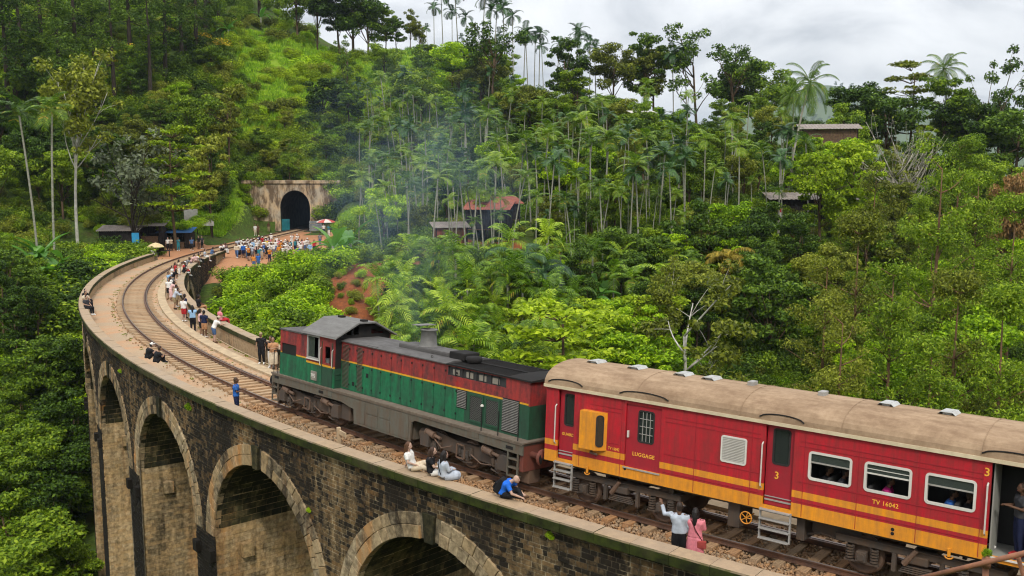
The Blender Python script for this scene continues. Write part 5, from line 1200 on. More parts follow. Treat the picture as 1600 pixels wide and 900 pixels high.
def broad(seed, H, rad, ch, nclump, nleaf, size, base, bark, clr=.42, up=.55, trunk_r=.16, flat=.7):
    global RS; RS = np.random.RandomState(seed); mb = MB(); zc_ = H - ch * .5
    C, Rd = [], []
    nclump = int(nclump * 1.7); clr *= .74
    for i in range(nclump):
        d = unit(1)[0]; q = RS.uniform(.35, 1.08); c = np.array([d[0] * rad * q, d[1] * rad * q, zc_ + d[2] * ch * .5 * q]); r = rad * clr * RS.uniform(.5, 1.3)
        C.append(c); Rd.append((r, r, r * flat * RS.uniform(.6, 1.1)))
    top = Vector((RS.uniform(-.3, .3), RS.uniform(-.3, .3), zc_)); P = limb(mb, (0, 0, -.6), top, trunk_r, trunk_r * .45, .06, 6, 7)
    for c in C[::2]:
        j = P[RS.randint(2, 5)]; limb(mb, j, Vector(c), trunk_r * .38, trunk_r * .1, .12, 4, 4)
    V = leaf_cloud(C, Rd, nleaf, size, up, jit=.5)
    return mb.mesh('trunk', bark, True, fix=False), V, H
# round-crowned broadleaf trees, in several greens
for sd in range(4):
    H = [10, 11, 9, 12][sd]; tr, V, h = broad(100 + sd, H, [3.2, 2.9, 3.6, 3.3][sd], [6.5, 7.5, 5.5, 7.5][sd], [16, 18, 15, 22][sd], 7600, .30, 0, 'bark_brown')
    for kind, mat in (('dark', 'leaf_dark'), ('mid', 'leaf_mid'), ('olive', 'leaf_olive'), ('bright', 'leaf_bright'), ('lime', 'leaf_lime'), ('rust', 'leaf_rust')):
        add_proto(kind, tr, leaves_mesh('crown', V, mat), h)
# compact round tree
for sd in range(2):
    tr, V, h = broad(150 + sd, 9, 2.5, 8.0, 26, 6500, .30, 0, 'bark_brown', clr=.42, up=.3); add_proto('round', tr, leaves_mesh('crown', V, 'leaf_dark'), h)
# airy trees with pale limbs
for sd in range(3):
    RS = np.random.RandomState(200 + sd); H = 12.0; mb = MB(); P = limb(mb, (0, 0, -.6), (RS.uniform(-.6, .6), RS.uniform(-.6, .6), H * .62), .17, .09, .05, 7, 7); C, Rd = [], []
    for i in range(9):
        j = P[RS.randint(2, 7)]; t = RS.uniform(0, 2 * PI); e_ = Vector((math.cos(t) * RS.uniform(1.2, 2.9), math.sin(t) * RS.uniform(1.2, 2.9), j.z + RS.uniform(1.5, 4.2))); e_.z = min(e_.z, H * .95)
        Q = limb(mb, j, e_, .075, .03, .12, 5, 5)
        for w_ in range(3):
            f_ = e_ + Vector(RS.uniform(-1.2, 1.2, 3)) + Vector((0, 0, .5)); limb(mb, Q[3], f_, .03, .012, .12, 4, 4); r = RS.uniform(.55, 1.1); C.append(tuple(f_)); Rd.append((r, r, r * .7))
    V = leaf_cloud(C, Rd, 2600, .36, .5); me = mb.mesh('trunk', 'bark_white', True, fix=False)
    add_proto('pale', me, leaves_mesh('crown', V, 'leaf_olive'), H); add_proto('airy', recolour(me, 'bark_brown'), leaves_mesh('crown', V, 'leaf_dark'), H)
RS = np.random.RandomState(260); H = 20.0; mb = MB(); C, Rd = [], []
P = limb(mb, (0, 0, -.6), (.5, 0, H * .55), .15, .09, .04, 8, 8)
for i in range(14):
    j = P[RS.randint(4, 8)]; t = RS.uniform(0, 2 * PI); q = RS.uniform(.8, 2.8); e_ = Vector((j.x + math.cos(t) * q, j.y + math.sin(t) * q, min(H * .93, j.z + RS.uniform(3, 8)))); Q = limb(mb, j, e_, .055, .02, .10, 6, 5)
    for w_ in range(4): f_ = Q[RS.randint(3, 6)] + Vector(RS.uniform(-1.4, 1.4, 3)); limb(mb, Q[3], f_, .03, .01, .12, 4, 4); r = RS.uniform(.6, 1.2); C.append(tuple(f_)); Rd.append((r, r, r * .7))
add_proto('pale_tall', mb.mesh('trunk', 'bark_white', True, fix=False), leaves_mesh('crown', leaf_cloud(C, Rd, 5600, .38, .5), 'leaf_olive'), H)
# feathery gum trees with ruddy trunks
for sd in range(4):
    RS = np.random.RandomState(300 + sd); H = 15.0; mb = MB(); P = limb(mb, (0, 0, -.6), (RS.uniform(-.5, .5), RS.uniform(-.5, .5), H * .9), .19, .03, .03, 11, 7); C, Rd = [], []
    for i in range(26):
        jn = RS.randint(3, 11); j = P[jn]; t = RS.uniform(0, 2 * PI); ln = (1.25 - jn / 11) * RS.uniform(1.8, 3.6); e_ = Vector((j.x + math.cos(t) * ln, j.y + math.sin(t) * ln, j.z + ln * RS.uniform(.35, .9)))
        Q = limb(mb, j, e_, .055, .012, .14, 5, 4)
        for w_ in range(3): f_ = Q[RS.randint(2, 5)] + Vector(RS.uniform(-.6, .6, 3)); r = RS.uniform(.45, .95); C.append(tuple(f_)); Rd.append((r, r, r * .75))
    V = leaf_cloud(C, Rd, 8200, .25, .35, 2.0, .34); add_proto('gum', mb.mesh('trunk', 'bark_red', True, fix=False), leaves_mesh('crown', V, 'leaf_mid'), H)
    add_proto('gum_olive', PROTO['gum'][-1][0], leaves_mesh('crown', V, 'leaf_olive'), H)
# layered tree with flat bright tiers
for sd in range(2):
    RS = np.random.RandomState(400 + sd); H = 9.0; mb = MB(); P = limb(mb, (0, 0, -.6), (.3, 0, H * .9), .15, .05, .05, 7, 6); C, Rd = [], []
    for tr_ in range(6):
        z = H * (.38 + .6 * tr_ / 5); rr = 3.6 * (1 - .55 * tr_ / 5)
        for i in range(7):
            t = RS.uniform(0, 2 * PI); q = RS.uniform(.35, 1) * rr; c = (math.cos(t) * q, math.sin(t) * q, z + RS.uniform(-.15, .25)); limb(mb, (0, 0, z - .5), c, .04, .012, .08, 4, 4); C.append(c); Rd.append((RS.uniform(.7, 1.2), RS.uniform(.7, 1.2), .16))
    V = leaf_cloud(C, Rd, 3200, .36, 1.2, 1.6, .5, 0.0); me = mb.mesh('trunk', 'bark_brown', True, fix=False); add_proto('tier', me, leaves_mesh('crown', V, 'leaf_lime'), H); add_proto('tier_olive', me, leaves_mesh('crown', V, 'leaf_olive'), H)
# grey twiggy tree and the bare one
for sd in range(2):
    RS = np.random.RandomState(500 + sd); H = 8.0; mb = MB(); C, Rd = [], []
    P = limb(mb, (0, 0, -.6), (0, 0, H * .5), .13, .07, .05, 6, 6)
    for i in range(13):
        j = P[RS.randint(2, 6)]; t = RS.uniform(0, 2 * PI); q = RS.uniform(.8, 3.0); e_ = Vector((math.cos(t) * q, math.sin(t) * q, j.z + RS.uniform(1.2, 4.0))); Q = limb(mb, j, e_, .05, .018, .14, 6, 5)
        for w_ in range(6):
            f_ = Q[RS.randint(2, 6)] + Vector((RS.uniform(-.9, .9), RS.uniform(-.9, .9), RS.uniform(.2, 1.6))); limb(mb, Q[RS.randint(2, 5)], f_, .018, .007, .12, 4, 3); C.append(tuple(f_)); Rd.append((.5, .5, .35))
    me = mb.mesh('trunk', 'bark_pale', True, fix=False); add_proto('bare', me, leaves_mesh('crown', leaf_cloud(C, Rd, 160, .22), 'leaf_olive'), H); add_proto('grey', recolour(me, 'bark_dark'), leaves_mesh('crown', leaf_cloud(C, Rd, 1500, .30), 'leaf_grey'), H)
# tall dark conifer-like trees of the hilltop
for sd in range(3):
    RS = np.random.RandomState(600 + sd); H = 22.0; mb = MB(); P = limb(mb, (0, 0, -.8), (RS.uniform(-.6, .6), 0, H * .95), .34, .06, .02, 12, 7); C, Rd = [], []
    for i in range(30):
        jn = RS.randint(4, 12); j = P[jn]; t = RS.uniform(0, 2 * PI); ln = RS.uniform(1.0, 2.8) * (1.2 - .05 * jn); e_ = (j.x + math.cos(t) * ln, j.y + math.sin(t) * ln, j.z - RS.uniform(.2, 1.3)); limb(mb, j, e_, .06, .02, .1, 4, 4); C.append(e_); r = RS.uniform(.7, 1.2); Rd.append((r, r, r * 1.1))
    add_proto('conifer', mb.mesh('trunk', 'bark_dark', True, fix=False), leaves_mesh('crown', leaf_cloud(C, Rd, 4200, .42, .2, 2.0, .3), 'leaf_dark'), H)
# palms
def frond(L_, e0, droop, nl, lw, ll, az, base, twist=0.0, vee=.5, hang=.25):
    """pinnate frond: arching rib with leaflets; returns leaflet quads and rib path"""
    m = 14; P = []; p = np.array(base, float); e_ = e0; h = np.array([math.cos(az), math.sin(az), 0]); side = np.array([-math.sin(az), math.cos(az), 0])
    for i in range(m + 1):
        P.append(p.copy()); e_ -= droop / m * (0.4 + 1.2 * i / m); p = p + (h * math.cos(e_) + np.array([0, 0, math.sin(e_)])) * L_ / m
    P = np.array(P); Q = []
    for i in range(nl):
        u = .12 + .86 * i / (nl - 1); x = u * m; k = min(int(x), m - 1); c = P[k] + (P[k + 1] - P[k]) * (x - k); t = P[k + 1] - P[k]; t /= np.linalg.norm(t); nrm = np.cross(side, t); nrm *= -1 if nrm[2] < 0 else 1
        ln = ll * (math.sin(PI * min(1, .18 + u * .80)) ** .7) * RS.uniform(.85, 1.12)
        for sg in (-1, 1):
            d = side * sg * 1.0 + t * .62 + nrm * vee * .5; d /= np.linalg.norm(d); w_ = t * lw * .5; mid = c + d * ln * .5 + np.array([0, 0, -hang * ln * .15]); tip = c + d * ln + np.array([0, 0, -hang * ln])
            Q += [c - w_ * .5, c + w_ * .5, mid + w_, mid - w_, mid - w_, mid + w_, tip + w_ * .15, tip - w_ * .15]
    return Q, P
def palm(kind, seed, H, nf, L_, e_lo, e_hi, droop, nl, lw, ll, tr, bark, mat, lean=0.0, shaft=True, hang=.25, dead=0):
    global RS; RS = np.random.RandomState(seed); mb = MB(); top = Vector((lean * H, RS.uniform(-.05, .05) * H, H)); n = 9
    P = [Vector((top.x * (i / n) ** 1.6, top.y * (i / n) ** 1.3, -.5 + (H + .5) * i / n)) for i in range(n + 1)]; mb.tube(P, [tr * (1.25 if i == 0 else 1.0 - .25 * i / n) for i in range(n + 1)], 6)
    if shaft: mb.tube([top, top + Vector((0, 0, .8 * L_ * .4))], [tr * 1.1, tr * .6], 6, 1)
    Q = []; base = top + Vector((0, 0, .3 * L_ * .4 if shaft else 0)); rib = MB()
    for i in range(nf):
        u = i / max(1, nf - 1); az = i * 2.399 + RS.uniform(-.25, .25); q, PP = frond(L_ * RS.uniform(.85, 1.1), e_hi + (e_lo - e_hi) * u + RS.uniform(-.1, .1), droop * RS.uniform(.8, 1.2), nl, lw, ll, az, base, hang=hang); Q += q
        rib.tube([tuple(x) for x in PP[::2]], [.03 * (1 - .8 * j / 7) * L_ / 2 for j in range(len(PP[::2]))], 3)
    V = np.array(Q); F = quads(V); nr = len(V); V2 = np.array(rib.v); F2 = np.array([f for f in rib.f if len(f) == 4]) + nr
    me = fast_mesh('crown', np.vstack([V, V2]), np.vstack([F, F2]), mat)
    add_proto(kind, mb.mesh('trunk', [bark, mat], True, fix=False), me, H + L_ * .45)
for sd in range(4): palm('areca', 700 + sd, 9.0, 8, 1.75, -.3, 1.4, 1.6, 13, .11, .70, .075, 'bark_areca', 'palm_leaf', [.05, -.09, .02, .12][sd], hang=.4)
for sd in range(3): palm('areca_dark', 720 + sd, 10.0, 9, 1.9, -.5, 1.3, 1.6, 14, .13, .7, .08, 'bark_areca', 'palm_dark', [.02, -.03, .05][sd])
for sd in range(4): palm('low_palm', 740 + sd, 3.4, 9, 1.95, .0, 1.45, 1.7, 13, .105, .70, .085, 'bark_areca', 'palm_bright', 0, hang=.4)
for sd in range(3): palm('coconut', 760 + sd, 10.5, 17, 3.6, -.7, 1.2, 1.5, 26, .10, .85, .14, 'bark_pale', 'palm_leaf', [.22, .05, -.1][sd], False, hang=.55)
for sd in range(2): palm('fishtail', 780 + sd, 6.0, 11, 4.2, .1, 1.2, 2.6, 26, .17, .9, .16, 'bark_brown', 'palm_dark', 0, True, hang=.9)
palm('golden_palm', 790, 6.0, 12, 3.0, .1, 1.2, 2.6, 22, .15, .7, .14, 'bark_pale', 'leaf_gold', 0, True, hang=.9)
# shrubs
def shrub(kind, seed, rad, h, n, size, mat, aspect=.5, up=.6):
    global RS; RS = np.random.RandomState(seed); C, Rd = [], []
    for i in range(9):
        t = RS.uniform(0, 2 * PI); q = RS.uniform(0, .75) * rad; r = rad * RS.uniform(.35, .55); C.append((math.cos(t) * q, math.sin(t) * q, h * RS.uniform(.3, .72))); Rd.append((r, r, h * .34))
    mb = MB()
    for c in C: limb(mb, (0, 0, -.3), c, .035, .012, .15, 4, 4)
    add_proto(kind, mb.mesh('stem', 'bark_brown', True, fix=False), leaves_mesh('foliage', leaf_cloud(C, Rd, n, size, up, 2.6, aspect), mat), h)
for sd in range(3):
    shrub('shrub_bright', 800 + sd, 1.6, 2.0, 2300, .20, 'leaf_bright'); shrub('shrub_mid', 810 + sd, 1.7, 2.2, 2200, .22, 'leaf_mid'); shrub('shrub_lime', 820 + sd, 1.7, 2.0, 2300, .20, 'leaf_lime'); shrub('shrub_dark', 830 + sd, 1.8, 2.4, 2200, .23, 'leaf_dark'); shrub('shrub_olive', 840 + sd, 1.8, 2.2, 2100, .22, 'leaf_olive')
for sd in range(2):     # flowering shrubs
    RS = np.random.RandomState(860 + sd)
    tr_, cr_, h_, _ = PROTO['shrub_mid'][sd]; V = np.empty(len(cr_.vertices) * 3); cr_.vertices.foreach_get('co', V); V = V.reshape(-1, 4, 3); cen = V.mean(1); sel = (cen[:, 2] > 1.25) & (RS.uniform(size=len(cen)) < .5)
    add_proto('flower', tr_, cr_, h_, leaves_mesh('blossom', (V[sel] + np.array([0, 0, .12])).reshape(-1, 3), 'flower_yellow')); add_proto('flower_orange', tr_, cr_, h_, leaves_mesh('blossom', (V[sel] + np.array([0, 0, .12])).reshape(-1, 3), 'flower_orange'))
# banana: every leaf a part of its own
def paddle(L_, Wd, e0, droop):
    n = 9; V = []; F = []; p = np.zeros(3); e_ = e0
    for i in range(n + 1):
        u = i / n; wv = Wd * (math.sin(PI * min(1, .06 + u * .9)) ** .55) * .5 if u > .12 else .03; nrm = np.array([-math.sin(e_), 0, math.cos(e_)])
        V += [p + np.array([0, -wv, 0]) + nrm * wv * .35, p + np.array([0, -wv * .5, 0]) + nrm * wv * .2, p.copy(), p + np.array([0, wv * .5, 0]) + nrm * wv * .2, p + np.array([0, wv, 0]) + nrm * wv * .35]
        e_ -= droop / n; p = p + np.array([math.cos(e_), 0, math.sin(e_)]) * L_ / n
    for i in range(n):
        for j in range(4): a = i * 5 + j; F.append((a, a + 1, a + 6, a + 5))
    return fast_mesh('leaf', np.array(V), np.array(F), 'banana_leaf', smooth=True)
PADDLES = [paddle(2.4, .62, 1.15, 1.5), paddle(2.2, .6, .9, 1.9), paddle(2.6, .66, 1.35, 1.0), paddle(2.0, .55, .5, 1.9)]
m = MB(); m.tube([(0, 0, -.4), (.03, 0, .8), (.0, .03, 1.9)], [.16, .13, .08], 8); BSTEM = m.mesh('stem', 'bark_areca', True)

VEG = []; KIND = {}
def plant(kind, x, y, h, label, group, name, category='tree', rot=None, z=None, sxy=1.0):
    pr = PROTO[kind]; tr, cr, ph, ex = pr[RV.randint(len(pr))]; k = h / ph
    o = thing(name, label, category, (x, y, float(gz(x, y)[0]) - .05 if z is None else z), (0, 0, RV.uniform(0, 2 * PI) if rot is None else rot), group, (k * sxy, k * sxy, k))
    palm_ = 'palm' in name; sh = 'shrub' in name
    link('stem' if sh else 'trunk', tr, o); link('foliage' if sh else 'crown', cr, o)
    if ex is not None: link('blossom', ex, o)
    VEG.append((x, y)); KIND[o.name] = (kind, h); return o
RV = np.random.RandomState(21)
def special(kind, px, py_top, D, label, name, category='tree', group=None, rot=None, sxy=1.0):
    p = at(px, py_top, D); g = float(gz(p.x, p.y)[0]); return plant(kind, p.x, p.y, max(1.5, p.z - g), label, group, name, category, rot, sxy=sxy)
def flowery(kind, px, py, D, label, name, category, group, sxy=1.0):
    X, Y, Z, hit = cast([px], [py + 12]); return plant(kind, X[0], Y[0], RV.uniform(2.2, 3.4), label, group, name, category, sxy=sxy)
def banana(x, y, k, label, n=8, group=None):
    o = thing('banana_plant', label, 'banana plant', (x, y, float(gz(x, y)[0]) - .05), (0, 0, RV.uniform(0, 6)), group, (k, k, k)); link('stem', BSTEM, o)
    for i in range(n): link('leaf', PADDLES[i % 4], o, (0, 0, 1.7 - .05 * i), (RV.uniform(-.15, .15), 0, i * 2.4 + RV.uniform(-.3, .3)), [RV.uniform(.85, 1.1)] * 3)
def banana_at(px, py, D, k, label, n=8, group=None): p = at(px, py, D); banana(p.x, p.y, k, label, n, group)

# --- trees one can point at
special('pale_tall', 102, 40, 118, 'tall tree with forked white trunk and thin olive crown on the hillside at left', 'broadleaf_tree', sxy=1.0)
special('areca', 44, 160, 112, 'pale stemmed areca palm, outer one of the pair before dark trees at far left', 'areca_palm', 'palm'); special('areca', 70, 156, 110, 'pale stemmed areca palm, inner one of the pair before dark trees at far left', 'areca_palm', 'palm')
special('tier', 268, 200, 127, 'lime green tree with flat layered tiers above the stalls', 'layered_tree', sxy=.85); special('grey', 200, 190, 124, 'grey twiggy half bare tree beside the lime layered tree', 'twiggy_tree'); special('grey', 235, 270, 131, 'low grey thicket tree spreading directly over the stall roofs', 'twiggy_tree', sxy=1.3)
special('olive', 325, 195, 142, 'broad olive tree on the slope left of the tunnel', 'broadleaf_tree', sxy=.9); special('olive', 352, 120, 164, 'broad olive tree below the grassy hill', 'broadleaf_tree', sxy=.9); special('mid', 300, 130, 158, 'broad green tree under the orange blossom', 'broadleaf_tree', sxy=.9)
for px, py, D, sz in ((185, 75, 150, 1.3), (200, 90, 146, 1.2), (172, 100, 145, 1.1), (320, 62, 172, 1.2), (345, 75, 170, 1.1)): flowery('flower', px, py, D, 'shrub covered in yellow blossom on the upper left slope', 'flowering_shrub', 'shrub', 'yellow blossoming shrubs', sxy=sz)
for px, py, D, sz in ((255, 62, 166, 1.2), (275, 55, 168, 1.3), (295, 70, 164, 1.2), (250, 90, 160, 1.1)): flowery('flower_orange', px, py, D, 'shrub covered in orange yellow blossom beneath the tall dark trunks', 'flowering_shrub', 'shrub', 'orange blossoming shrubs', sxy=sz)
for px, D in ((8, 150), (38, 158), (64, 165), (92, 155), (118, 170), (150, 175), (176, 165), (205, 180), (232, 172), (256, 178), (284, 185), (306, 190), (322, 200), (345, 210), (408, 232)): plant('conifer', at(px, 100, D).x, D, RV.uniform(19, 25), 'tall dark hilltop tree with bare straight trunk', 'tall dark trees along the hilltop', 'hilltop_tree', sxy=1.35)
special('dark', 530, -42, 226, 'large dark tree on the crest of the grassy hill against the sky', 'broadleaf_tree', sxy=1.1); special('dark', 492, -50, 230, 'large dark tree behind the crest of the grassy hill', 'broadleaf_tree'); special('mid', 462, -45, 228, 'green tree at the top of the grassy hill beside the dark ones', 'broadleaf_tree'); special('mid', 600, 8, 222, 'green tree at the foot of the skyline beside the ridge palms', 'broadleaf_tree'); special('dark', 620, 22, 220, 'dark tree closing the gap before the drooping olive ridge trees', 'broadleaf_tree', sxy=1.1); special('dark', 550, -30, 224, 'dark tree between the crest trees of the grassy hill', 'broadleaf_tree', sxy=1.2); special('dark', 572, -18, 222, 'smaller dark tree at the sky edge of the grassy hill', 'broadleaf_tree')
special('airy', 540, 60, 200, 'thin dark tree standing alone on the grassy hill', 'broadleaf_tree', sxy=.8); special('dark', 505, 110, 188, 'dark bushy tree low on the grassy hill', 'broadleaf_tree', sxy=1.4); special('dark', 545, 125, 186, 'dark bushy tree beside a thin tree on the grassy hill', 'broadleaf_tree', sxy=1.3)
for px, py in ((640, 14), (655, 28)): special('olive', px, py, 222, 'drooping olive tree on the ridge left of the tall palms', 'broadleaf_tree', 'tree', 'olive ridge trees', sxy=.9)
for px, py in ((678, 5), (692, -12), (706, 12), (716, -18), (733, 20), (752, -12), (763, 8), (772, -2), (790, 5), (802, 18), (668, 40), (722, 55), (745, 45), (783, 48)): special('areca_dark', px, py, 216 + RV.uniform(-5, 5), 'dark areca palm tall against the sky on the ridge behind the smoke', 'areca_palm', 'palm', 'skyline palms behind the smoke')
for px, py in ((826, 42), (818, 50), (835, 48), (842, 45), (898, 40), (908, 52), (922, 58), (932, 66), (850, 66), (870, 62)): special('areca_dark', px, py, 196 + RV.uniform(-6, 6), 'dark areca palm breaking the skyline right of the tall palm group', 'areca_palm', 'palm', 'skyline palms along the middle ridge')
for px, py, k, sx in ((770, 30, 'airy', 1.0), (880, 50, 'dark', 1.0), (960, 66, 'olive', 1.0), (1005, 42, 'dark', 1.0), (1025, 60, 'olive', 1.1), (1165, 85, 'dark', 1.1), (1190, 95, 'mid', 1.2)): special(k, px, py, 185, 'rounded tree crown breaking the skyline on the middle ridge', 'broadleaf_tree', 'tree', 'rounded skyline trees', sxy=sx)
special('airy', 1094, 38, 180, 'tall airy tree with open crown on the skyline', 'airy_tree'); special('airy', 1148, 62, 180, 'leaning airy tree next to the tallest one on the skyline', 'airy_tree')
for px, py in ((1055, 76), (1076, 72)): special('areca_dark', px, py, 180, 'small dark palm between the open crowned skyline trees', 'areca_palm', 'palm', 'small dark skyline palms')
special('coconut', 1238, 100, 128, 'coconut palm with long leaning pale trunk below the distant hill', 'coconut_palm', 'palm', rot=R_(10), sxy=.7); special('coconut', 1243, 120, 134, 'straight coconut palm close behind the leaning one', 'coconut_palm', 'palm', sxy=.65)
special('coconut', 1490, 82, 150, 'coconut palm crown on the skyline above the bright trees at right', 'coconut_palm', 'palm', sxy=.75)
special('dark', 1345, 112, 155, 'dense round topped dark tree right of the distant hill', 'broadleaf_tree'); special('tier_olive', 1425, 98, 155, 'flat topped spreading tree on the skyline at right', 'broadleaf_tree', sxy=.9); special('dark', 1390, 130, 150, 'dense dark tree under the flat topped one', 'broadleaf_tree', sxy=1.1); special('mid', 1480, 108, 148, 'bushy mid green tree in front of the skyline coconut', 'broadleaf_tree', sxy=1.1); special('airy', 1572, 92, 145, 'sparse tall tree with clumped crown at the right end of the skyline', 'airy_tree', sxy=.8); special('airy', 1545, 108, 148, 'thin sparse tree beside the clumped one at right', 'airy_tree', sxy=.7); special('mid', 1330, 150, 148, 'lighter tree below the dense round one beside the distant hill', 'broadleaf_tree'); special('dark', 1520, 150, 146, 'dark tree filling the skyline below the sparse pair', 'broadleaf_tree', sxy=1.2); special('dark', 1595, 168, 140, 'dark tree at the right edge of the skyline', 'broadleaf_tree', sxy=1.2)
special('bare', 1400, 190, 122, 'bare grey branching tree on the right slope', 'bare_tree', sxy=1.25); special('bare', 1425, 200, 121, 'second bare tree right against the larger one', 'bare_tree'); special('rust', 1592, 235, 102, 'rusty orange leaved tree at the right edge', 'broadleaf_tree', sxy=.5); special('lime', 1340, 205, 112, 'yellow green tree below the grey hut roof', 'broadleaf_tree', sxy=1.15); special('lime', 1290, 225, 108, 'yellow green tree above the dark hillside house', 'broadleaf_tree')
special('round', 1085, 312, 100, 'dense egg shaped dark tree in the middle of the right slope', 'round_tree'); special('round', 1212, 398, 86, 'dense round dark tree below the golden palm', 'round_tree', sxy=1.15); special('dark', 1125, 320, 112, 'dark tree right behind the egg shaped one', 'broadleaf_tree'); special('golden_palm', 1138, 388, 96, 'golden brown drooping palm beside the egg shaped tree', 'drooping_palm', 'palm', sxy=1.3)
special('pale', 1085, 425, 70, 'olive tree with forking white limbs just behind the coach roof', 'broadleaf_tree', sxy=1.1); special('pale', 1030, 400, 82, 'thin olive tree left of the white limbed one', 'broadleaf_tree', sxy=.8)
special('fishtail', 815, 385, 86, 'dark drooping feathery palm above the bright shrubs', 'drooping_palm', 'palm', sxy=1.2); special('fishtail', 850, 405, 84, 'second dark drooping palm, nearer the bananas', 'drooping_palm', 'palm', sxy=1.2); special('fishtail', 1130, 440, 90, 'dark drooping palm below the golden one', 'drooping_palm', 'palm')
for i, (px, py, D, k) in enumerate(((1345, 330, 74, 'gum_olive'), (1465, 225, 82, 'gum'), (1530, 255, 92, 'gum'), (1590, 300, 80, 'gum'), (1400, 395, 66, 'gum'), (1500, 420, 62, 'gum_olive'), (1575, 440, 58, 'gum'), (1290, 390, 72, 'gum_olive'), (1440, 300, 96, 'gum'), (1370, 260, 100, 'gum_olive'), (1500, 210, 112, 'gum'), (1310, 470, 60, 'gum_olive'), (1450, 505, 55, 'gum'))): special(k, px, py, D, 'feathery gum tree with ruddy trunk and open branches on the right slope', 'gum_tree', 'tree', 'feathery gum trees at right')
special('mid', 995, 160, 142, 'green tree hiding the pale roofed hut on the middle ridge', 'broadleaf_tree', sxy=1.1); special('mid', 1015, 172, 140, 'green tree beside the one hiding the pale roofed hut', 'broadleaf_tree'); special('mid', 1268, 205, 130, 'green tree before the left end of the grey hut roof', 'broadleaf_tree'); special('bright', 1312, 212, 128, 'brighter tree before the right end of the grey hut roof', 'broadleaf_tree'); special('tier', 870, 478, 66, 'bright layered tree crown directly behind the locomotive radiator', 'layered_tree', sxy=1.1)
banana_at(66, 400, 101, 1.6, 'big banana plant with broad pale leaves before the dark trees at left', 13); banana_at(50, 400, 100, 1.35, 'smaller banana plant left of the big one before the dark trees', 10); banana_at(82, 400, 99, 1.3, 'smaller banana plant right of the big one before the dark trees', 10)
for px, D, k, lab in ((520, 96, 1.35, 'banana plant beside the crowd at the top of the red earth bank'), (536, 98, 1.25, 'taller leaning banana plant on the red earth bank'), (548, 102, 1.4, 'banana plant with dry stems behind the red earth bank')): banana_at(px, 380, D, k, lab)
for px, D, k in ((925, 88, 1.3), (945, 90, 1.2), (910, 84, 1.1), (600, 170, 1.5), (420, 225, 1.4), (370, 205, 1.3), (760, 150, 1.2)): banana_at(px, 400, D, k, 'banana plant with upright pale leaves on the wooded slope', 7, 'banana plants among the trees')

# --- the rest of the wood, thickest where the picture is thickest
ZN = []
def zone(x0, x1, y0, y1, n, kinds, hlo, hhi, label, group, name, category='tree', sxy=(.85, 1.2), avoid=None): ZN.append((x0, x1, y0, y1, n, kinds, hlo, hhi, label, group, name, category, sxy, avoid))
zone(0, 140, 130, 345, 28, ['dark', 'dark', 'mid'], 6, 11, 'dense dark broadleaf tree on the slope at far left', 'dark trees at far left', 'broadleaf_tree')
zone(130, 340, 170, 335, 24, ['olive', 'dark', 'dark', 'mid'], 5.0, 8, 'leafy olive green tree on the slope between stalls and hilltop', 'olive trees above the stalls', 'broadleaf_tree', sxy=(1.0, 1.4))
zone(0, 330, 60, 170, 26, ['bright', 'mid', 'mid'], 4, 7, 'understorey tree below the tall dark trunks', 'understorey of the hilltop', 'broadleaf_tree')
zone(390, 600, 215, 285, 14, ['mid', 'olive', 'dark'], 3.5, 6.5, 'small tree on the slope above the tunnel', 'small trees above the tunnel', 'broadleaf_tree', sxy=(1.1, 1.5))
zone(560, 820, 190, 335, 78, ['areca', 'areca', 'areca', 'areca_dark'], 4.5, 13, 'slender areca palm with pale trunk in the smoky grove above the huts', 'areca palms in the smoky grove', 'areca_palm', 'palm', (.9, 1.35))
zone(560, 830, 330, 415, 50, ['areca'], 5, 11, 'slender areca palm with pale trunk around the huts and red earth bank', 'areca palms around the huts', 'areca_palm', 'palm', (.9, 1.35))
zone(830, 1070, 230, 430, 96, ['areca', 'areca', 'areca_dark'], 4, 12, 'slender areca palm with pale trunk in the middle of the hillside', 'areca palms mid hillside', 'areca_palm', 'palm', (.9, 1.3))
zone(1070, 1330, 230, 420, 36, ['areca', 'areca_dark'], 4, 11, 'slender areca palm with pale trunk near the hillside house', 'areca palms near the hillside house', 'areca_palm', 'palm', (.9, 1.3))
zone(600, 1330, 120, 215, 46, ['mid', 'dark', 'mid', 'olive', 'bright'], 7, 12, 'rounded broadleaf tree on the upper wooded ridge', 'broadleaf trees of the upper ridge', 'broadleaf_tree', sxy=(1.0, 1.4))
zone(600, 1000, 215, 400, 36, ['dark', 'mid', 'bright', 'olive'], 4.5, 9, 'rounded broadleaf tree among the palms of the hillside', 'broadleaf trees among the palms', 'broadleaf_tree')
zone(1000, 1330, 215, 330, 24, ['dark', 'mid', 'bright', 'olive'], 6, 11, 'rounded broadleaf tree on the slope around the hillside house', 'broadleaf trees near the house', 'broadleaf_tree')
zone(1300, 1600, 175, 330, 26, ['mid', 'dark', 'olive', 'lime'], 7, 11, 'leafy tree on the upper right slope', 'leafy trees upper right', 'broadleaf_tree')
zone(1000, 1300, 400, 640, 26, ['mid', 'dark', 'olive', 'bright'], 5.5, 9, 'leafy tree in the hollow behind the coach', 'leafy trees behind the coach', 'broadleaf_tree')
zone(1280, 1600, 330, 720, 42, ['mid', 'olive', 'gum', 'bright'], 6, 10, 'leafy tree on the lower right slope above the coach', 'leafy trees lower right', 'broadleaf_tree')
zone(590, 900, 475, 700, 84, ['low_palm'], 4.0, 7.6, 'low palm with big glossy arching fronds behind the locomotive', 'low palms behind the locomotive', 'low_palm', 'palm', (.68, .9))
zone(820, 1010, 560, 720, 20, ['lime', 'bright'], 5.5, 7.5, 'bright lime green bush tree between the low palms and the coach', 'lime bush trees behind the coach', 'bush_tree', sxy=(1.2, 1.5))
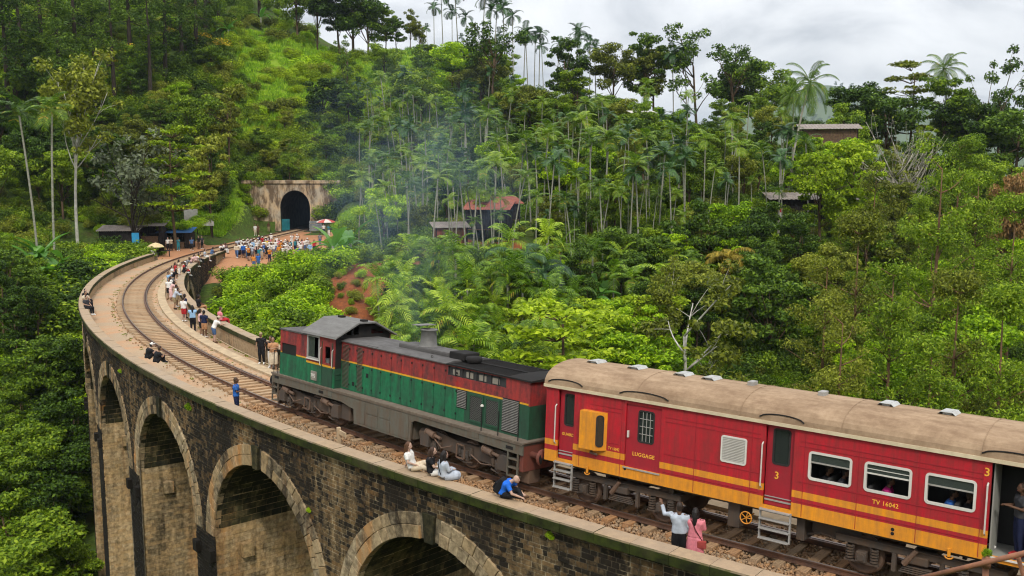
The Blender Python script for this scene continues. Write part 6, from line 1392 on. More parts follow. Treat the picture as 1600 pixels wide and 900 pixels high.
zone(900, 1080, 430, 560, 16, ['areca', 'low_palm', 'dark'], 5, 7.5, 'dark mixed growth tree between the drooping palms and white limbs', 'mixed growth mid slope', 'broadleaf_tree')
zone(352, 528, 410, 560, 68, ['shrub_bright', 'shrub_bright', 'shrub_mid'], 1.8, 3.0, 'bright green bush on the slope below the crowd', 'bushes below the crowd', 'shrub', 'shrub', (1.0, 1.4))
zone(128, 330, 388, 480, 30, ['shrub_bright', 'shrub_mid'], 1.5, 2.6, 'bright green bush outside the parapet at the far bend', 'bushes outside the far parapet', 'shrub', 'shrub', (1.0, 1.4))
zone(0, 60, 470, 600, 8, ['dark', 'dark', 'mid'], 6, 9, 'dark leafy tree left of the viaduct bend', 'dark trees left of the viaduct', 'broadleaf_tree')
zone(0, 175, 640, 1000, 22, ['dark', 'mid', 'mid'], 5, 8.5, 'leafy tree in the gully below the viaduct', 'trees in the gully', 'broadleaf_tree', sxy=(1.0, 1.3))
zone(50, 200, 440, 800, 60, ['shrub_bright', 'shrub_mid', 'shrub_dark'], 2.0, 3.6, 'bright green bush in the gully beside the piers', 'bushes in the gully', 'shrub', 'shrub', (1.1, 1.6))
zone(330, 640, 40, 260, 60, ['shrub_lime', 'shrub_bright', 'shrub_olive', 'shrub_mid'], 1.0, 3.4, 'bush scattered over the grassy hill', 'bushes on the grassy hill', 'shrub', 'shrub', (1.0, 1.5))
zone(310, 400, 285, 370, 16, ['shrub_bright', 'shrub_mid'], 1.2, 2.2, 'bush on the cutting slope left of the tunnel', 'bushes left of the tunnel', 'shrub', 'shrub', (1.0, 1.5))
zone(505, 600, 290, 350, 14, ['shrub_mid', 'shrub_olive', 'shrub_bright'], 1.6, 3.0, 'bush on the slope right of the tunnel portal', 'bushes right of the tunnel', 'shrub', 'shrub', (1.0, 1.5))
def clear_of(x, y):
    s, r = line_sr(np.array(x), np.array(y)); s, r = float(s), float(r)
    if -4.9 < r < 5.0 and -48 < s < 130: return False
    if s <= 0 and s > -48 and -14 < r < 8.5 and y < 160: return False
    if -3 < s < 17 and -15.5 < r < 0: return False
    if 8 < s < 46 and -6.5 < r < 0: return False
    if abs(x + 14.2) < 3.0 and 79 < y < 95: return False
    if 124 < y < 130.2 and -60 < x < -42: return False
    if abs(x + 2) < 5.5 and 101 < y < 112: return False
    return True
for x0, x1, y0, y1, n, kinds, hlo, hhi, label, group, name, cat, sxy, avoid in ZN:
    asp = (x1 - x0) / (y1 - y0); nx = max(1, int(round(math.sqrt(n * asp)))); ny = max(1, int(math.ceil(n / nx)))
    PX, PY = np.meshgrid((np.arange(nx) + .5) / nx, (np.arange(ny) + .5) / ny); PX = x0 + (x1 - x0) * np.clip(PX.ravel() + RV.uniform(-.6, .6, nx * ny) / nx, 0, 1); PY = y0 + (y1 - y0) * np.clip(PY.ravel() + RV.uniform(-.6, .6, nx * ny) / ny, 0, 1)
    X, Y, Z, hit = cast(PX, PY)
    for k in range(min(n, len(X))):
        if not hit[k] or not clear_of(X[k], Y[k]): continue
        kd = kinds[RV.randint(len(kinds))]; nm, ct = name, cat
        if kd in ('areca', 'low_palm', 'areca_dark') and 'palm' not in name: nm, ct = 'areca_palm', 'palm'
        plant(kd, X[k], Y[k], RV.uniform(hlo, hhi), label if nm == name else 'small palm in the mixed growth between drooping palms and white limbs', group if nm == name else 'palms in the mixed growth', nm, ct, sxy=RV.uniform(*sxy))

for px, D, h_ in ((728, 100, 9.5), (742, 104, 7.5), (756, 99, 8.5), (770, 103, 10.5), (785, 101, 7), (800, 104, 9), (712, 101, 8), (750, 96, 5), (778, 97, 5.5)): plant('areca', at(px, 380, D).x, D, h_, 'areca palm standing close before the dark hut', 'palms before the dark hut', 'areca_palm', 'palm', sxy=1.35)
X, Y, Z, hit = cast(RV.uniform(512, 590, 16), RV.uniform(425, 505, 16), 70)
for k in range(16): plant(['shrub_olive', 'shrub_mid', 'shrub_bright'][k % 3], X[k], Y[k], RV.uniform(.5, 1.1), 'small weed bush on the red earth bank', 'weeds on the earth bank', 'shrub', 'shrub')
# --- undergrowth that nobody could count
def scatter(name, label_cat, protos, X, Y, Z, S, kind='stuff'):
    col = bpy.data.collections.new(name + '_kinds')
    for i, me in enumerate(protos): o = bpy.data.objects.new(f'{name}_clump_{i}', me); col.objects.link(o)
    me = bpy.data.meshes.new(name); me.vertices.add(len(X)); me.vertices.foreach_set('co', np.stack([X, Y, Z], 1).astype(np.float32).ravel())
    a = me.attributes.new('scl', 'FLOAT', 'POINT'); a.data.foreach_set('value', np.asarray(S, np.float32)); a = me.attributes.new('rz', 'FLOAT', 'POINT'); a.data.foreach_set('value', RV.uniform(0, 2 * PI, len(X)).astype(np.float32)); a = me.attributes.new('pick', 'INT', 'POINT'); a.data.foreach_set('value', RV.randint(0, len(protos), len(X)).astype(np.int32))
    ob = link(name, me, kind=kind, label=label_cat[0], category=label_cat[1])
    g = bpy.data.node_groups.new(name, 'GeometryNodeTree'); g.interface.new_socket('Geometry', in_out='INPUT', socket_type='NodeSocketGeometry'); g.interface.new_socket('Geometry', in_out='OUTPUT', socket_type='NodeSocketGeometry')
    n_ = g.nodes; l_ = g.links; gi = n_.new('NodeGroupInput'); go = n_.new('NodeGroupOutput'); ip = n_.new('GeometryNodeInstanceOnPoints'); ci = n_.new('GeometryNodeCollectionInfo'); ci.inputs[0].default_value = col; ci.inputs[1].default_value = True; ci.inputs[2].default_value = True
    def attr(nm, ty): q = n_.new('GeometryNodeInputNamedAttribute'); q.data_type = ty; q.inputs[0].default_value = nm; return q.outputs[0]
    cx_ = n_.new('ShaderNodeCombineXYZ'); l_.new(attr('rz', 'FLOAT'), cx_.inputs[2]); l_.new(gi.outputs[0], ip.inputs['Points']); l_.new(ci.outputs[0], ip.inputs['Instance']); ip.inputs['Pick Instance'].default_value = True
    l_.new(attr('pick', 'INT'), ip.inputs['Instance Index']); l_.new(cx_.outputs[0], ip.inputs['Rotation']); l_.new(attr('scl', 'FLOAT'), ip.inputs['Scale']); l_.new(ip.outputs[0], go.inputs[0])
    md = ob.modifiers.new('scatter', 'NODES'); md.node_group = g; return ob
def tuft(seed, n, h, w_, spread, mat):
    global RS; RS = np.random.RandomState(seed); V = []
    for i in range(n):
        t = RS.uniform(0, 2 * PI); q = spread * math.sqrt(RS.uniform(0, 1)); b = np.array([math.cos(t) * q, math.sin(t) * q, -.05]); d = np.array([RS.uniform(-.5, .5), RS.uniform(-.5, .5), 1]); hh = h * RS.uniform(.5, 1.1); s_ = np.cross(d, unit(1)[0]); s_ /= np.linalg.norm(s_); tip = b + d * hh; md_ = b + d * hh * .55; V += [b - s_ * w_ * .4, b + s_ * w_ * .4, md_ + s_ * w_ * .5, md_ - s_ * w_ * .5, md_ - s_ * w_ * .5, md_ + s_ * w_ * .5, tip + s_ * .01, tip - s_ * .01]
    return leaves_mesh('tuft', np.array(V), mat)
n = 9600; PX = RV.uniform(-30, 1630, n); PY = RV.uniform(0, 960, n); PX[9000:] = RV.uniform(-40, 260, 600); PY[9000:] = RV.uniform(800, 1150, 600); X, Y, Z, hit = cast(PX, PY)
s_, r_ = line_sr(X, Y); ok = hit & np.array([clear_of(a, b) for a, b in zip(X, Y)])
hill = (np.hypot((X + 33) / 24, (Y - 212) / 33) < 1.05); low = ~hill & ok
plow = [PROTO[k][i][1] for k, i in (('shrub_dark', 0), ('shrub_dark', 1), ('shrub_mid', 0), ('shrub_mid', 1), ('shrub_mid', 2), ('shrub_olive', 0), ('shrub_bright', 1))]
bridge_side = (r_ > -40) & (r_ < 20) & (s_ > 10) & (Y < 120)
scatter('undergrowth', ('tangled green undergrowth covering the wooded slopes', 'undergrowth'), plow, X[low], Y[low], Z[low] - .2, np.clip(RV.uniform(.35, .8, low.sum()) * (.5 + Y[low] / 140), .3, 1.5))
nx_ = 2600; xx = RV.uniform(-75, 75, nx_); yy = RV.uniform(28, 200, nx_); k2 = np.array([clear_of(a, b) for a, b in zip(xx, yy)]) & ~(np.hypot((xx + 33) / 24, (yy - 212) / 33) < 1.05)
scatter('ground_cover', ('low leafy ground cover under the trees of the valley', 'ground cover'), plow, xx[k2], yy[k2], gz(xx[k2], yy[k2]) - .3, RV.uniform(.5, 1.1, k2.sum()))
n = 5200; PX = RV.uniform(320, 760, n); PY = RV.uniform(0, 300, n); X, Y, Z, hit = cast(PX, PY); k = hit & (np.hypot((X + 33) / 26, (Y - 208) / 38) < 1.0)
tf = [tuft(900 + i, 60, .7, .10, .8, 'grass_blade') for i in range(3)] + [PROTO['shrub_lime'][0][1]]
scatter('hill_grass', ('bright yellow green grass of the open hill above the tunnel', 'grass'), tf[:3] * 4 + tf[3:], X[k], Y[k], Z[k], RV.uniform(.6, 1.6, k.sum()))
pts = []
for (cx_, cy_, rx, ry, m_) in ((-47.5, 152, 3.5, 12, 900), (32, 118, 7, 6, 500), (14, 112, 7, 5, 400), (-24, 153, 4, 6, 300), (-46.5, 107, 4.5, 12, 900), (-29, 172, 10, 3, 700), (-46.5, 170, 3, 4, 200)):
    t = RV.uniform(0, 2 * PI, m_); q = np.sqrt(RV.uniform(0, 1, m_)); pts.append(np.stack([cx_ + np.cos(t) * q * rx, cy_ + np.sin(t) * q * ry], 1))
pts = np.vstack(pts); s_, r_ = line_sr(pts[:, 0], pts[:, 1]); k = (np.abs(r_) > 4.3) & ~((np.abs(pts[:, 0] + 37.9) < 9) & (np.abs(pts[:, 1] - 166) < 2.2)); pts = pts[k]
scatter('verge_grass', ('tufts of green grass on the banks beside the line', 'grass'), tf[:3], pts[:, 0], pts[:, 1], gz(pts[:, 0], pts[:, 1]), RV.uniform(.5, 1.0, len(pts)))
# weeds along the sleepers and in the masonry
W = []
for k in range(240): s = RV.uniform(5, 95); W.append(tuple(TP(s, RV.choice([1.55, 1.7, -1.66, 3.25]) + RV.uniform(-.12, .12), -.27)))
for k in range(150): s = RV.uniform(40, 95); W.append(tuple(TP(s, -3.2 + RV.uniform(-.1, .1), -.48)))
W = np.array(W); scatter('track_weeds', ('small weeds growing between the sleepers and the kerbs', 'weeds'), [tuft(950 + i, 34, .16, .03, .17, 'leaf_olive') for i in range(2)], W[:, 0], W[:, 1], W[:, 2], RV.uniform(.25, .65, len(W)))
WP = [(TP(104.3, 3.75, -.05), 1.0), (TP(83.0, 3.75, -.35), 1.5), (TP(72, 3.75, -.6), 1.0), (TP(93, 3.75, -2.2), .8)]
for (p, k), lb in zip(WP, ('tiny green plant rooted in the wall below the couple', 'leafy weed rooted high in the wall below the blue shirted man', 'small weed rooted in the wall near the seated pair', 'small weed rooted in the dark wall above the second arch')): link('wall_plant', PROTO['shrub_bright'][0][1], None, p, (0, 0, 1), (.12 * k,) * 3, label=lb, category='plant')
# the far hill
RS = np.random.RandomState(77); n = 70; gx = np.linspace(-1, 1, n); XX, YY = np.meshgrid(gx, gx); rr = np.hypot(XX, YY); hz = 450 * np.clip(1 - rr ** 1.4, 0, 1) * (1 + .12 * np.sin(XX * 9 + 2) * np.cos(YY * 7)) - 130
V = np.stack([1500 + XX * 1560, 4600 + YY * 1700, hz], -1).reshape(-1, 3); I, J = np.meshgrid(np.arange(n - 1), np.arange(n - 1)); a = (J * n + I).ravel(); link('far_hill', fast_mesh('far_hill', V, np.stack([a, a + 1, a + n + 1, a + n], 1), 'ground', smooth=True), kind='structure')

t = RV.uniform(0, 2 * PI, 420); q = np.sqrt(RV.uniform(0, .9, 420)); fx = 1500 + np.cos(t) * q * 1560; fy = 4600 - np.abs(np.sin(t)) * q * 1700; u_, v_ = (fx - 1500) / 1560, (fy - 4600) / 1700; fr = np.hypot(u_, v_); fz = 450 * np.clip(1 - fr ** 1.4, 0, 1) * (1 + .12 * np.sin(u_ * 9 + 2) * np.cos(v_ * 7)) - 130
scatter('far_wood', ('woods on the distant hill', 'woods'), [PROTO['dark'][i][1] for i in range(4)], fx, fy, fz - 8, RV.uniform(1.8, 4.0, 420))
# ------------------------------------------------------------------ people placed
RP = random.Random(5)
CLR = {'white': (.72, .70, .66), 'cream': (.60, .50, .36), 'black': (.014, .014, .016), 'navy': (.015, .02, .055), 'blue': (.03, .12, .40), 'bright blue': (.02, .14, .62), 'light blue': (.28, .46, .66), 'red': (.46, .03, .035), 'pink': (.70, .22, .26), 'pale pink': (.66, .42, .40), 'orange': (.62, .24, .04), 'yellow': (.62, .42, .05), 'green': (.04, .22, .08), 'teal': (.03, .20, .24), 'grey': (.20, .20, .21), 'pale grey': (.42, .46, .52), 'brown': (.11, .06, .035), 'khaki': (.30, .23, .13), 'denim': (.07, .13, .26), 'tan': (.46, .24, .12), 'magenta': (.42, .02, .16), 'dark grey': (.05, .05, .055)}
SKIN = [(.20, .105, .06), (.30, .17, .105), (.13, .065, .038), (.42, .26, .18), (.48, .31, .23)]
HAIRC = [(.012, .009, .008), (.02, .014, .010), (.05, .028, .015)]
def person(loc, facing, pose, top, bottom, label, group=None, long=0, legs='trousers', hair='hair', haircol=None, skin=None, cap=None, phone=None, shoes=None, h=1.0, face=True, bald=False, parent_m=None):
    f = FIG[pose]; rz = math.atan2(-facing[0], facing[1])
    o = thing('person', label, 'person', loc, (0, 0, rz), group, (h, h, h))
    if parent_m is not None: o.matrix_world = parent_m @ Matrix.Translation(loc) @ Matrix.Rotation(rz, 4, 'Z') @ Matrix.Scale(h, 4)
    def add(n, k, c): q = link(n, f[k], o); q.color = (*c, 1); return q
    sk = skin or RP.choice(SKIN); b = add('body', 'body', sk)
    add('shirt', 'shirt_long' if long else 'shirt', CLR[top]); add(legs, legs, CLR[bottom])
    if not bald: add('hair', hair, haircol or RP.choice(HAIRC))
    if cap: add('cap', 'cap', CLR[cap])
    if phone: add('phone', 'phone', (.02, .02, .02))
    if legs != 'skirt' or shoes: add('shoes', 'shoes', CLR[shoes or RP.choice(['black', 'white', 'brown'])])
    if face: add('eyes', 'eyes', (.02, .015, .012)); add('mouth', 'mouth', (.28, .08, .07))
    return o
def tang(s): d = TP(s + .1, 0, 0) - TP(s - .1, 0, 0); d.z = 0; return d.normalized()
def inward(s): t = tang(s); return Vector((-t.y, t.x, 0))
def foot(px, py, z):
    d = ray(px, py); zz = z
    for _ in range(6):
        t = (zz - CAM_H) / d[2]; X, Y = d[0] * t, d[1] * t; s, r = line_sr(np.array(X), np.array(Y)); zz = z + SLOPE * float(np.clip(s, -60, 130))
    return Vector((X, Y, zz)), float(s), float(r)
ZC, ZW, ZI = .60, -.27, -.48
# on the near coping
s = 98.45; person(TP(s, 3.50, ZC), tang(s) * .95 + inward(s) * .5, 'propped', 'white', 'cream', 'woman in white top and cream trousers sitting propped on one hand on the near parapet', hair='long_hair', haircol=(.10, .045, .02), skin=SKIN[4], h=1.02)
s = 99.25; person(TP(s, 3.42, ZC), tang(s) * .85 + inward(s) * .7, 'propped2', 'black', 'white', 'woman in black top sitting between two others on the near parapet', hair='long_hair', haircol=(.05, .025, .015), skin=SKIN[4], h=1.02)
s = 99.80; w3 = person(TP(s, 3.46, ZC), tang(s) * .3 + inward(s) * 1.0, 'back_sit', 'pale grey', 'pale grey', 'woman in pale blue patterned dress sitting with her back turned on the near parapet', long=1, legs='skirt', hair='long_hair', haircol=(.014, .010, .009), skin=SKIN[4], h=1.02)
s = 102.2; hm = person(TP(s, 3.40, ZC), tang(s) * 1.0 + inward(s) * .35, 'hunch', 'bright blue', 'black', 'bald man in bright blue shirt bent forward on the near parapet wearing a black backpack', skin=SKIN[4], bald=True, h=1.04)
def backpack(loc, rz, col, label, h=1.0, tilt=0.0):
    m = MB(); m.bbox(-.16, .16, -.11, .11, 0, .46, .06); m.bbox(-.12, .12, -.17, -.10, .06, .28, .04); me = m.mesh('backpack', 'cloth', False); o = link('backpack', me, None, loc, (tilt, 0, rz), (h, h, h), label=label, category='backpack'); o.color = (*CLR[col], 1); return o
fd = (tang(102.2) * 1.0 + inward(102.2) * .35).normalized(); p = TP(102.2, 3.40, ZC); backpack(p - fd * .16 + Vector((0, 0, .14)), math.atan2(-fd.x, fd.y), 'black', 'black backpack on the back of the man in bright blue', 1.05, -.55)
def strap(o, label=None):
    m = MB(); m.tube([(-.10, .10, .62), (-.13, -.06, .60), (.0, -.13, .40), (.12, -.12, .20)], [.014] * 4, 6); q = link('bag_strap', m.mesh('bag_strap', 'cloth'), o); q.color = (.012, .012, .012, 1)
strap(w3)
# couple behind the parapet
p, s, r = foot(1062, 787, 1.47); q = TP(s, r, ZW); person(q, inward(s) * .95 - tang(s) * .45, 'armup', 'pale grey', 'black', 'balding man in pale grey long shirt raising his hand beside the coach', long=1, skin=SKIN[2], hair='hair', haircol=(.03, .02, .015), h=1.03, face=False)
p, s, r = foot(1087, 796, 1.36); q = TP(s, r, ZW); o = person(q, inward(s) * .98 - tang(s) * .3, 'hold', 'pink', 'pink', 'woman in bright pink tunic with long black plait beside the coach', long=1, legs='skirt', hair='long_hair', haircol=(.012, .009, .008), skin=SKIN[2], h=.97, face=False)
m = MB(); m.tube([(-.12, .08, 1.46), (-.10, -.10, 1.42), (.05, -.16, 1.15), (.20, -.06, .86)], [.014] * 4, 6); qq = link('bag_strap', m.mesh('bag_strap', 'cloth'), o); qq.color = (.09, .02, .02, 1)
m = MB(); m.bbox(.08, .32, -.14, -.02, .66, .86, .03); hb = link('handbag', m.mesh('handbag', 'cloth'), None, q, (0, 0, o.rotation_euler.z), (.97,) * 3, label='dark red handbag hanging behind the woman in pink', category='bag'); hb.color = (.34, .06, .05, 1)
p, s, r = foot(368, 590, 1.45); person(TP(s, r, ZW), inward(s) * .9 + tang(s) * .5, 'hold', 'blue', 'navy', 'man in blue shirt standing behind the near parapet ahead of the locomotive', skin=SKIN[2], h=1.0)
for (px, py), cap_, lab in (((230, 562), 'white', 'person in black with white cap crouching on the parapet at the bend'), ((243, 568), None, 'person in black shirt seen from behind on the parapet at the bend')):
    p, s, r = foot(px, py, ZC); person(TP(s, min(r, 3.6), ZC), inward(s), 'crouch', 'black', 'black', lab, cap=cap_, face=False, h=1.05)
for (px, py), top, lab in (((146, 474), 'cream', 'person in cream top sitting at the far left of the parapet bend'), ((149, 481), 'dark grey', 'person in dark grey sitting nearest us at the far left parapet bend'), ((143, 470), 'black', 'person in black sitting behind the two at the far left parapet bend')):
    p, s, r = foot(px, py, ZC); person(TP(s, 3.45, ZC), inward(s) * .8 + tang(s) * .8, 'dangle', top, 'black', lab, h=1.05)
# inner footway and inner parapet
INNER = [((265, 468), 'stand', 'white', 'black', dict(legs='shorts', hair='long_hair'), 'woman in white top and black shorts standing alone by the kerb', (0, -1)),
 ((281, 470), 'lean', 'pale pink', 'pale pink', dict(legs='skirt', hair='long_hair'), 'woman in pale pink dress leaning over the inner parapet', None),
 ((277, 480), 'hold', 'white', 'khaki', dict(legs='shorts'), 'man in white shirt and khaki shorts at the inner parapet', None),
 ((285, 483), 'lean', 'pale grey', 'khaki', dict(legs='shorts', long=1), 'man in loose pale shirt leaning on the inner parapet', None),
 ((288, 503), 'stand', 'white', 'red', dict(legs='shorts', hair='hair'), 'person in white shirt and red shorts with dark shoulder strap', (.3, .9)),
 ((296, 497), 'stand', 'navy', 'navy', dict(hair='long_hair'), 'woman in navy beside the person in red shorts', (.6, .5)),
 ((300, 519), 'phone', 'light blue', 'black', dict(hair='long_hair', phone=1), 'woman in light blue top and black trousers photographing from the footway', (-.3, 1)),
 ((314, 525), 'hold', 'pale pink', 'black', dict(legs='shorts', hair='long_hair'), 'woman in pale pink half hidden behind the man in navy polo', (.7, .3)),
 ((320, 528), 'stand', 'navy', 'tan', dict(legs='shorts', shoes='white'), 'man in navy polo and tan shorts with white shoes', (.3, 1)),
 ((346, 535), 'lean', 'white', 'denim', dict(legs='shorts', cap='cream'), 'man in white shirt and denim shorts leaning on the inner parapet with a camera', None),
 ((428, 578), 'hold', 'tan', 'cream', dict(legs='skirt', hair='hair'), 'woman in beige top and long cream skirt standing ahead of the locomotive', (.2, -1)),
 ((434, 566), 'stand', 'black', 'black', dict(cap='khaki'), 'man in black with khaki cap behind the woman in cream skirt', (0, -1)),
 ((438, 574), 'phone', 'black', 'white', dict(phone=1), 'person in black top and white trousers right beside the locomotive front', (-.4, -1))]
for (px, py), pose, top, bot, kw, lab, fc in INNER:
    p, s, r = foot(px, py, ZI); r = max(-3.05, min(r, -2.55)) if pose != 'lean' else -2.80; s2 = s
    person(TP(s2, r, ZI), Vector((*fc, 0)) if fc else -inward(s) * -1.0 if False else (inward(s)), pose, top, bot, lab, h=1.04, **kw)
SEAT = [((308, 481), 'dangle', 'black', 'tan', 'person in black shirt sitting on the inner parapet'), ((329, 503), 'dangle', 'pink', 'red', 'person in pinkish red shirt sitting on the inner parapet behind the navy polo'),
 ((285, 427), 'crouch', 'black', 'black', 'person in black on the inner parapet near its far arch'), ((291, 423), 'dangle', 'white', 'white', 'person in white with white hat on the inner parapet near its far arch'), ((297, 424), 'dangle', 'red', 'red', 'person in dark red check on the inner parapet near its far arch'), ((291, 410), 'dangle', 'pale pink', 'brown', 'person in pale pink on the far inner parapet beside the yellow top'),
 ((299, 407), 'dangle', 'yellow', 'black', 'person in yellow top on the far inner parapet'), ((305, 409), 'crouch', 'white', 'grey', 'person in white and grey on the far inner parapet next to yellow'), ((312, 402), 'dangle', 'pale grey', 'white', 'person in pale grey on the far inner parapet'), ((319, 398), 'crouch', 'denim', 'denim', 'person in denim blue on the far inner parapet'), ((335, 392), 'crouch', 'white', 'black', 'person in white at the very end of the inner parapet'), ((341, 389), 'dangle_phone', 'white', 'white', 'person all in white holding up a phone at the end of the inner parapet'), ((346, 388), 'crouch', 'pale pink', 'grey', 'person in pale pink at the end of the inner parapet')]
for (px, py), pose, top, bot, lab in SEAT:
    p, s, r = foot(px, py, ZC); person(TP(max(s, 4.5), -3.62, ZC), inward(s) * .6 - tang(s) * .1 + tang(s) * RP.uniform(-.3, .9), pose, top, bot, lab, h=1.04, cap='white' if 'hat' in lab else None, legs=RP.choice(['trousers', 'shorts']), phone=1 if 'phone' in pose else None)
# around the stalls and the tunnel
OUT = [((240, 408), 'hold', 'white', 'dark grey', 'vendor in white shirt standing under the cream umbrella'), ((263, 391), 'stand', 'white', 'black', 'person in white top and black trousers before the stalls'), ((268, 391), 'hold', 'cream', 'black', 'person in cream shirt next to the white top before the stalls'), ((279, 391), 'phone', 'teal', 'teal', 'person in dark teal holding up a phone before the stalls'), ((284, 379), 'stand', 'white', 'grey', 'person in white at the back of the stalls'), ((300, 391), 'walk', 'denim', 'black', 'person in denim blue walking across the line by the stalls'), ((311, 389), 'stand', 'black', 'brown', 'person in black, first of the pair at the track'), ((316, 388), 'stand', 'dark grey', 'black', 'person in dark grey, second of the pair at the track'), ((399, 366), 'stand', 'white', 'cream', 'person in white on the bank left of the tunnel'), ((403, 366), 'stand', 'brown', 'brown', 'person in brown beside the one in white left of the tunnel'), ((420, 363), 'stand', 'brown', 'khaki', 'person in brown standing alone left of the tunnel mouth'), ((386, 437), 'phone', 'white', 'cream', 'woman in white top and pale skirt on the earth path below the crowd'), ((397, 418), 'stand', 'orange', 'denim', 'person in orange top and denim shorts at the top of the earth path'), ((404, 417), 'stand', 'blue', 'denim', 'person in blue shirt at the top of the earth path'), ((506, 366), 'stand', 'white', 'navy', 'person under the red and white umbrella'), ((514, 367), 'hold', 'teal', 'white', 'person in teal beside the red and white umbrella'), ((500, 382), 'stand', 'grey', 'denim', 'person in grey walking away from the crowd at its right end')]
for (px, py), pose, top, bot, lab in OUT:
    X, Y, Z, hit = cast([px], [py], 60, 200); person(Vector((X[0], Y[0], Z[0])), Vector((RP.uniform(-.5, .5), -1, 0)), pose, top, bot, lab, h=1.04, legs='skirt' if 'skirt' in lab else ('shorts' if 'shorts' in lab else 'trousers'), phone=1 if pose == 'phone' else None, hair=RP.choice(['hair', 'long_hair']))
k = 0
TOPS = ['white'] * 8 + ['black', 'navy', 'grey', 'pink', 'red', 'blue', 'pale pink', 'light blue', 'orange', 'cream', 'yellow', 'teal', 'pale grey']
spots = []; tries = 0
while len(spots) < 74 and tries < 4000:
    tries += 1; px = RP.gauss(415, 42) if RP.random() < .75 else RP.uniform(345, 492); py = RP.gauss(397, 7.5)
    if not (340 < px < 494 and 380 < py < 412) or py > 411 - max(0, px - 425) * .12 or any(abs(px - a) < 3.0 and abs(py - b) < 2.2 for a, b in spots): continue
    spots.append((px, py))
for px, py in sorted(spots, key=lambda q: q[1]):
    X, Y, Z, hit = cast([px], [py], 60, 200); s, r = line_sr(X, Y)
    if float(r[0]) > -2.6: continue
    top = RP.choice(TOPS); bot = RP.choice(['black', 'denim', 'navy', 'white', 'khaki', 'grey', 'cream']); pose = RP.choice(['stand', 'phone', 'phone', 'armup', 'hold', 'walk', 'stand']); lg = RP.choice(['trousers', 'trousers', 'shorts', 'skirt'])
    person(Vector((X[0], Y[0], Z[0])), Vector((RP.uniform(-.8, 1.4), -1, 0)), pose, top, bot, f'person in {top} top and {bot} {lg} in the crowd before the tunnel', 'crowd before the tunnel', legs=lg, h=RP.uniform(.96, 1.08), hair=RP.choice(['hair', 'long_hair']), cap=RP.choice([None, None, None, 'white', 'black', 'cream']), phone=1 if pose == 'phone' else None, face=False, long=RP.choice([0, 0, 1]))
EX = [('white', 'black', 'leaning over the parapet above the far arch'), ('pale pink', 'denim', 'leaning over the parapet beside the far bend'), ('grey', 'khaki', 'leaning on the far end of the inner parapet'), ('cream', 'white', 'standing on the far inner footway'), ('red', 'black', 'standing near the far kerb'), ('white', 'denim', 'standing where the inner footway narrows'), ('black', 'grey', 'leaning on the parapet past the far bend'), ('light blue', 'white', 'standing on the inner footway past the bend'), ('white', 'khaki', 'photographing over the parapet past the bend')]
for k, (top, bot, ph) in enumerate(EX):
    s = 15 + k * 3.3 + RP.uniform(-.6, .6); pose = 'lean' if 'leaning' in ph else ('phone' if 'photo' in ph else 'hold')
    person(TP(s, -2.85 if pose != 'hold' else -2.6, ZI), inward(s) + tang(s) * RP.uniform(-.4, .4), pose, top, bot, f'person in {top} top and {bot} bottoms {ph}', h=1.04, legs=RP.choice(['trousers', 'shorts']), hair=RP.choice(['hair', 'long_hair']), face=False)
# on the train
MW = coach.matrix_world
person((13.12, -1.08, 1.30), (-.8, -.5), 'hold', 'dark grey', 'navy', 'man in dark shirt and navy track pants standing in the open coach doorway', parent_m=MW, skin=SKIN[2], shoes='red', h=1.0)
for x, top, lab in ((8.62, 'black', 'passenger in black behind the first coach window'), (9.05, 'dark grey', 'passenger in dark grey behind the first coach window'), (10.15, 'magenta', 'passenger in magenta behind the middle coach window'), (11.60, 'blue', 'passenger in blue leaning behind the last coach window'), (11.98, 'black', 'dark haired passenger looking out of the last coach window')):
    person((x, -.92, 1.72), (1, .35) if 'looking' in lab else (1, .1), 'dangle', top, 'black', lab, parent_m=MW, skin=SKIN[2], h=.95, long=1)
person((3.30, -.98, 1.95), (-1, .25), 'dangle', 'white', 'grey', 'driver in white shirt at the cab window of the locomotive', parent_m=loco.matrix_world, skin=SKIN[2])
# ------------------------------------------------------------------ stalls, huts and other things around the line
M_simple('plank_dark', (0.035, 0.03, 0.028), (0.02, 0.018, 0.018), 3, 0.9, 0.1); M_simple('plank', (0.16, 0.10, 0.06), (0.09, 0.06, 0.04), 4, 0.9, 0.1)
M_simple('tin_roof', (0.26, 0.22, 0.19), (0.16, 0.13, 0.11), 2, 0.7, 0.3); M_simple('tin_red', (0.30, 0.085, 0.05), (0.20, 0.07, 0.05), 2, 0.7, 0.3); M_simple('tarp_blue', (0.02, 0.10, 0.26), (0.015, 0.07, 0.18), 2, 0.6, 0.3); M_simple('banner_blue', (0.03, 0.22, 0.42), (0.03, 0.28, 0.5), 2, 0.6, 0.3)
M_simple('board_white', (0.55, 0.53, 0.48), (0.42, 0.39, 0.34), 2, 0.8, 0.2); M_simple('board_grey', (0.22, 0.24, 0.25), (0.14, 0.15, 0.16), 2, 0.8, 0.2); M_simple('teal_paint', (0.015, 0.14, 0.16), (0.01, 0.09, 0.11), 2, 0.8, 0.2); M_simple('umbrella_cream', (0.60, 0.48, 0.28), (0.5, 0.38, 0.2), 2, 0.8, 0.2); M_simple('umbrella_red', (0.50, 0.09, 0.07), (0.40, 0.06, 0.05), 2, 0.8, 0.2); M_simple('umbrella_white', (0.62, 0.56, 0.50), (0.5, 0.45, 0.4), 2, 0.8, 0.2); M_simple('rust_pipe', (0.30, 0.13, 0.07), (0.20, 0.09, 0.055), 6, 0.75, 0.25); M_simple('plaster', (0.20, 0.18, 0.16), (0.12, 0.11, 0.10), 1.5, 0.9, 0.1); M_simple('earth_red', (0.30, 0.10, 0.04), (0.2, 0.07, 0.03), 2, .95, .1)
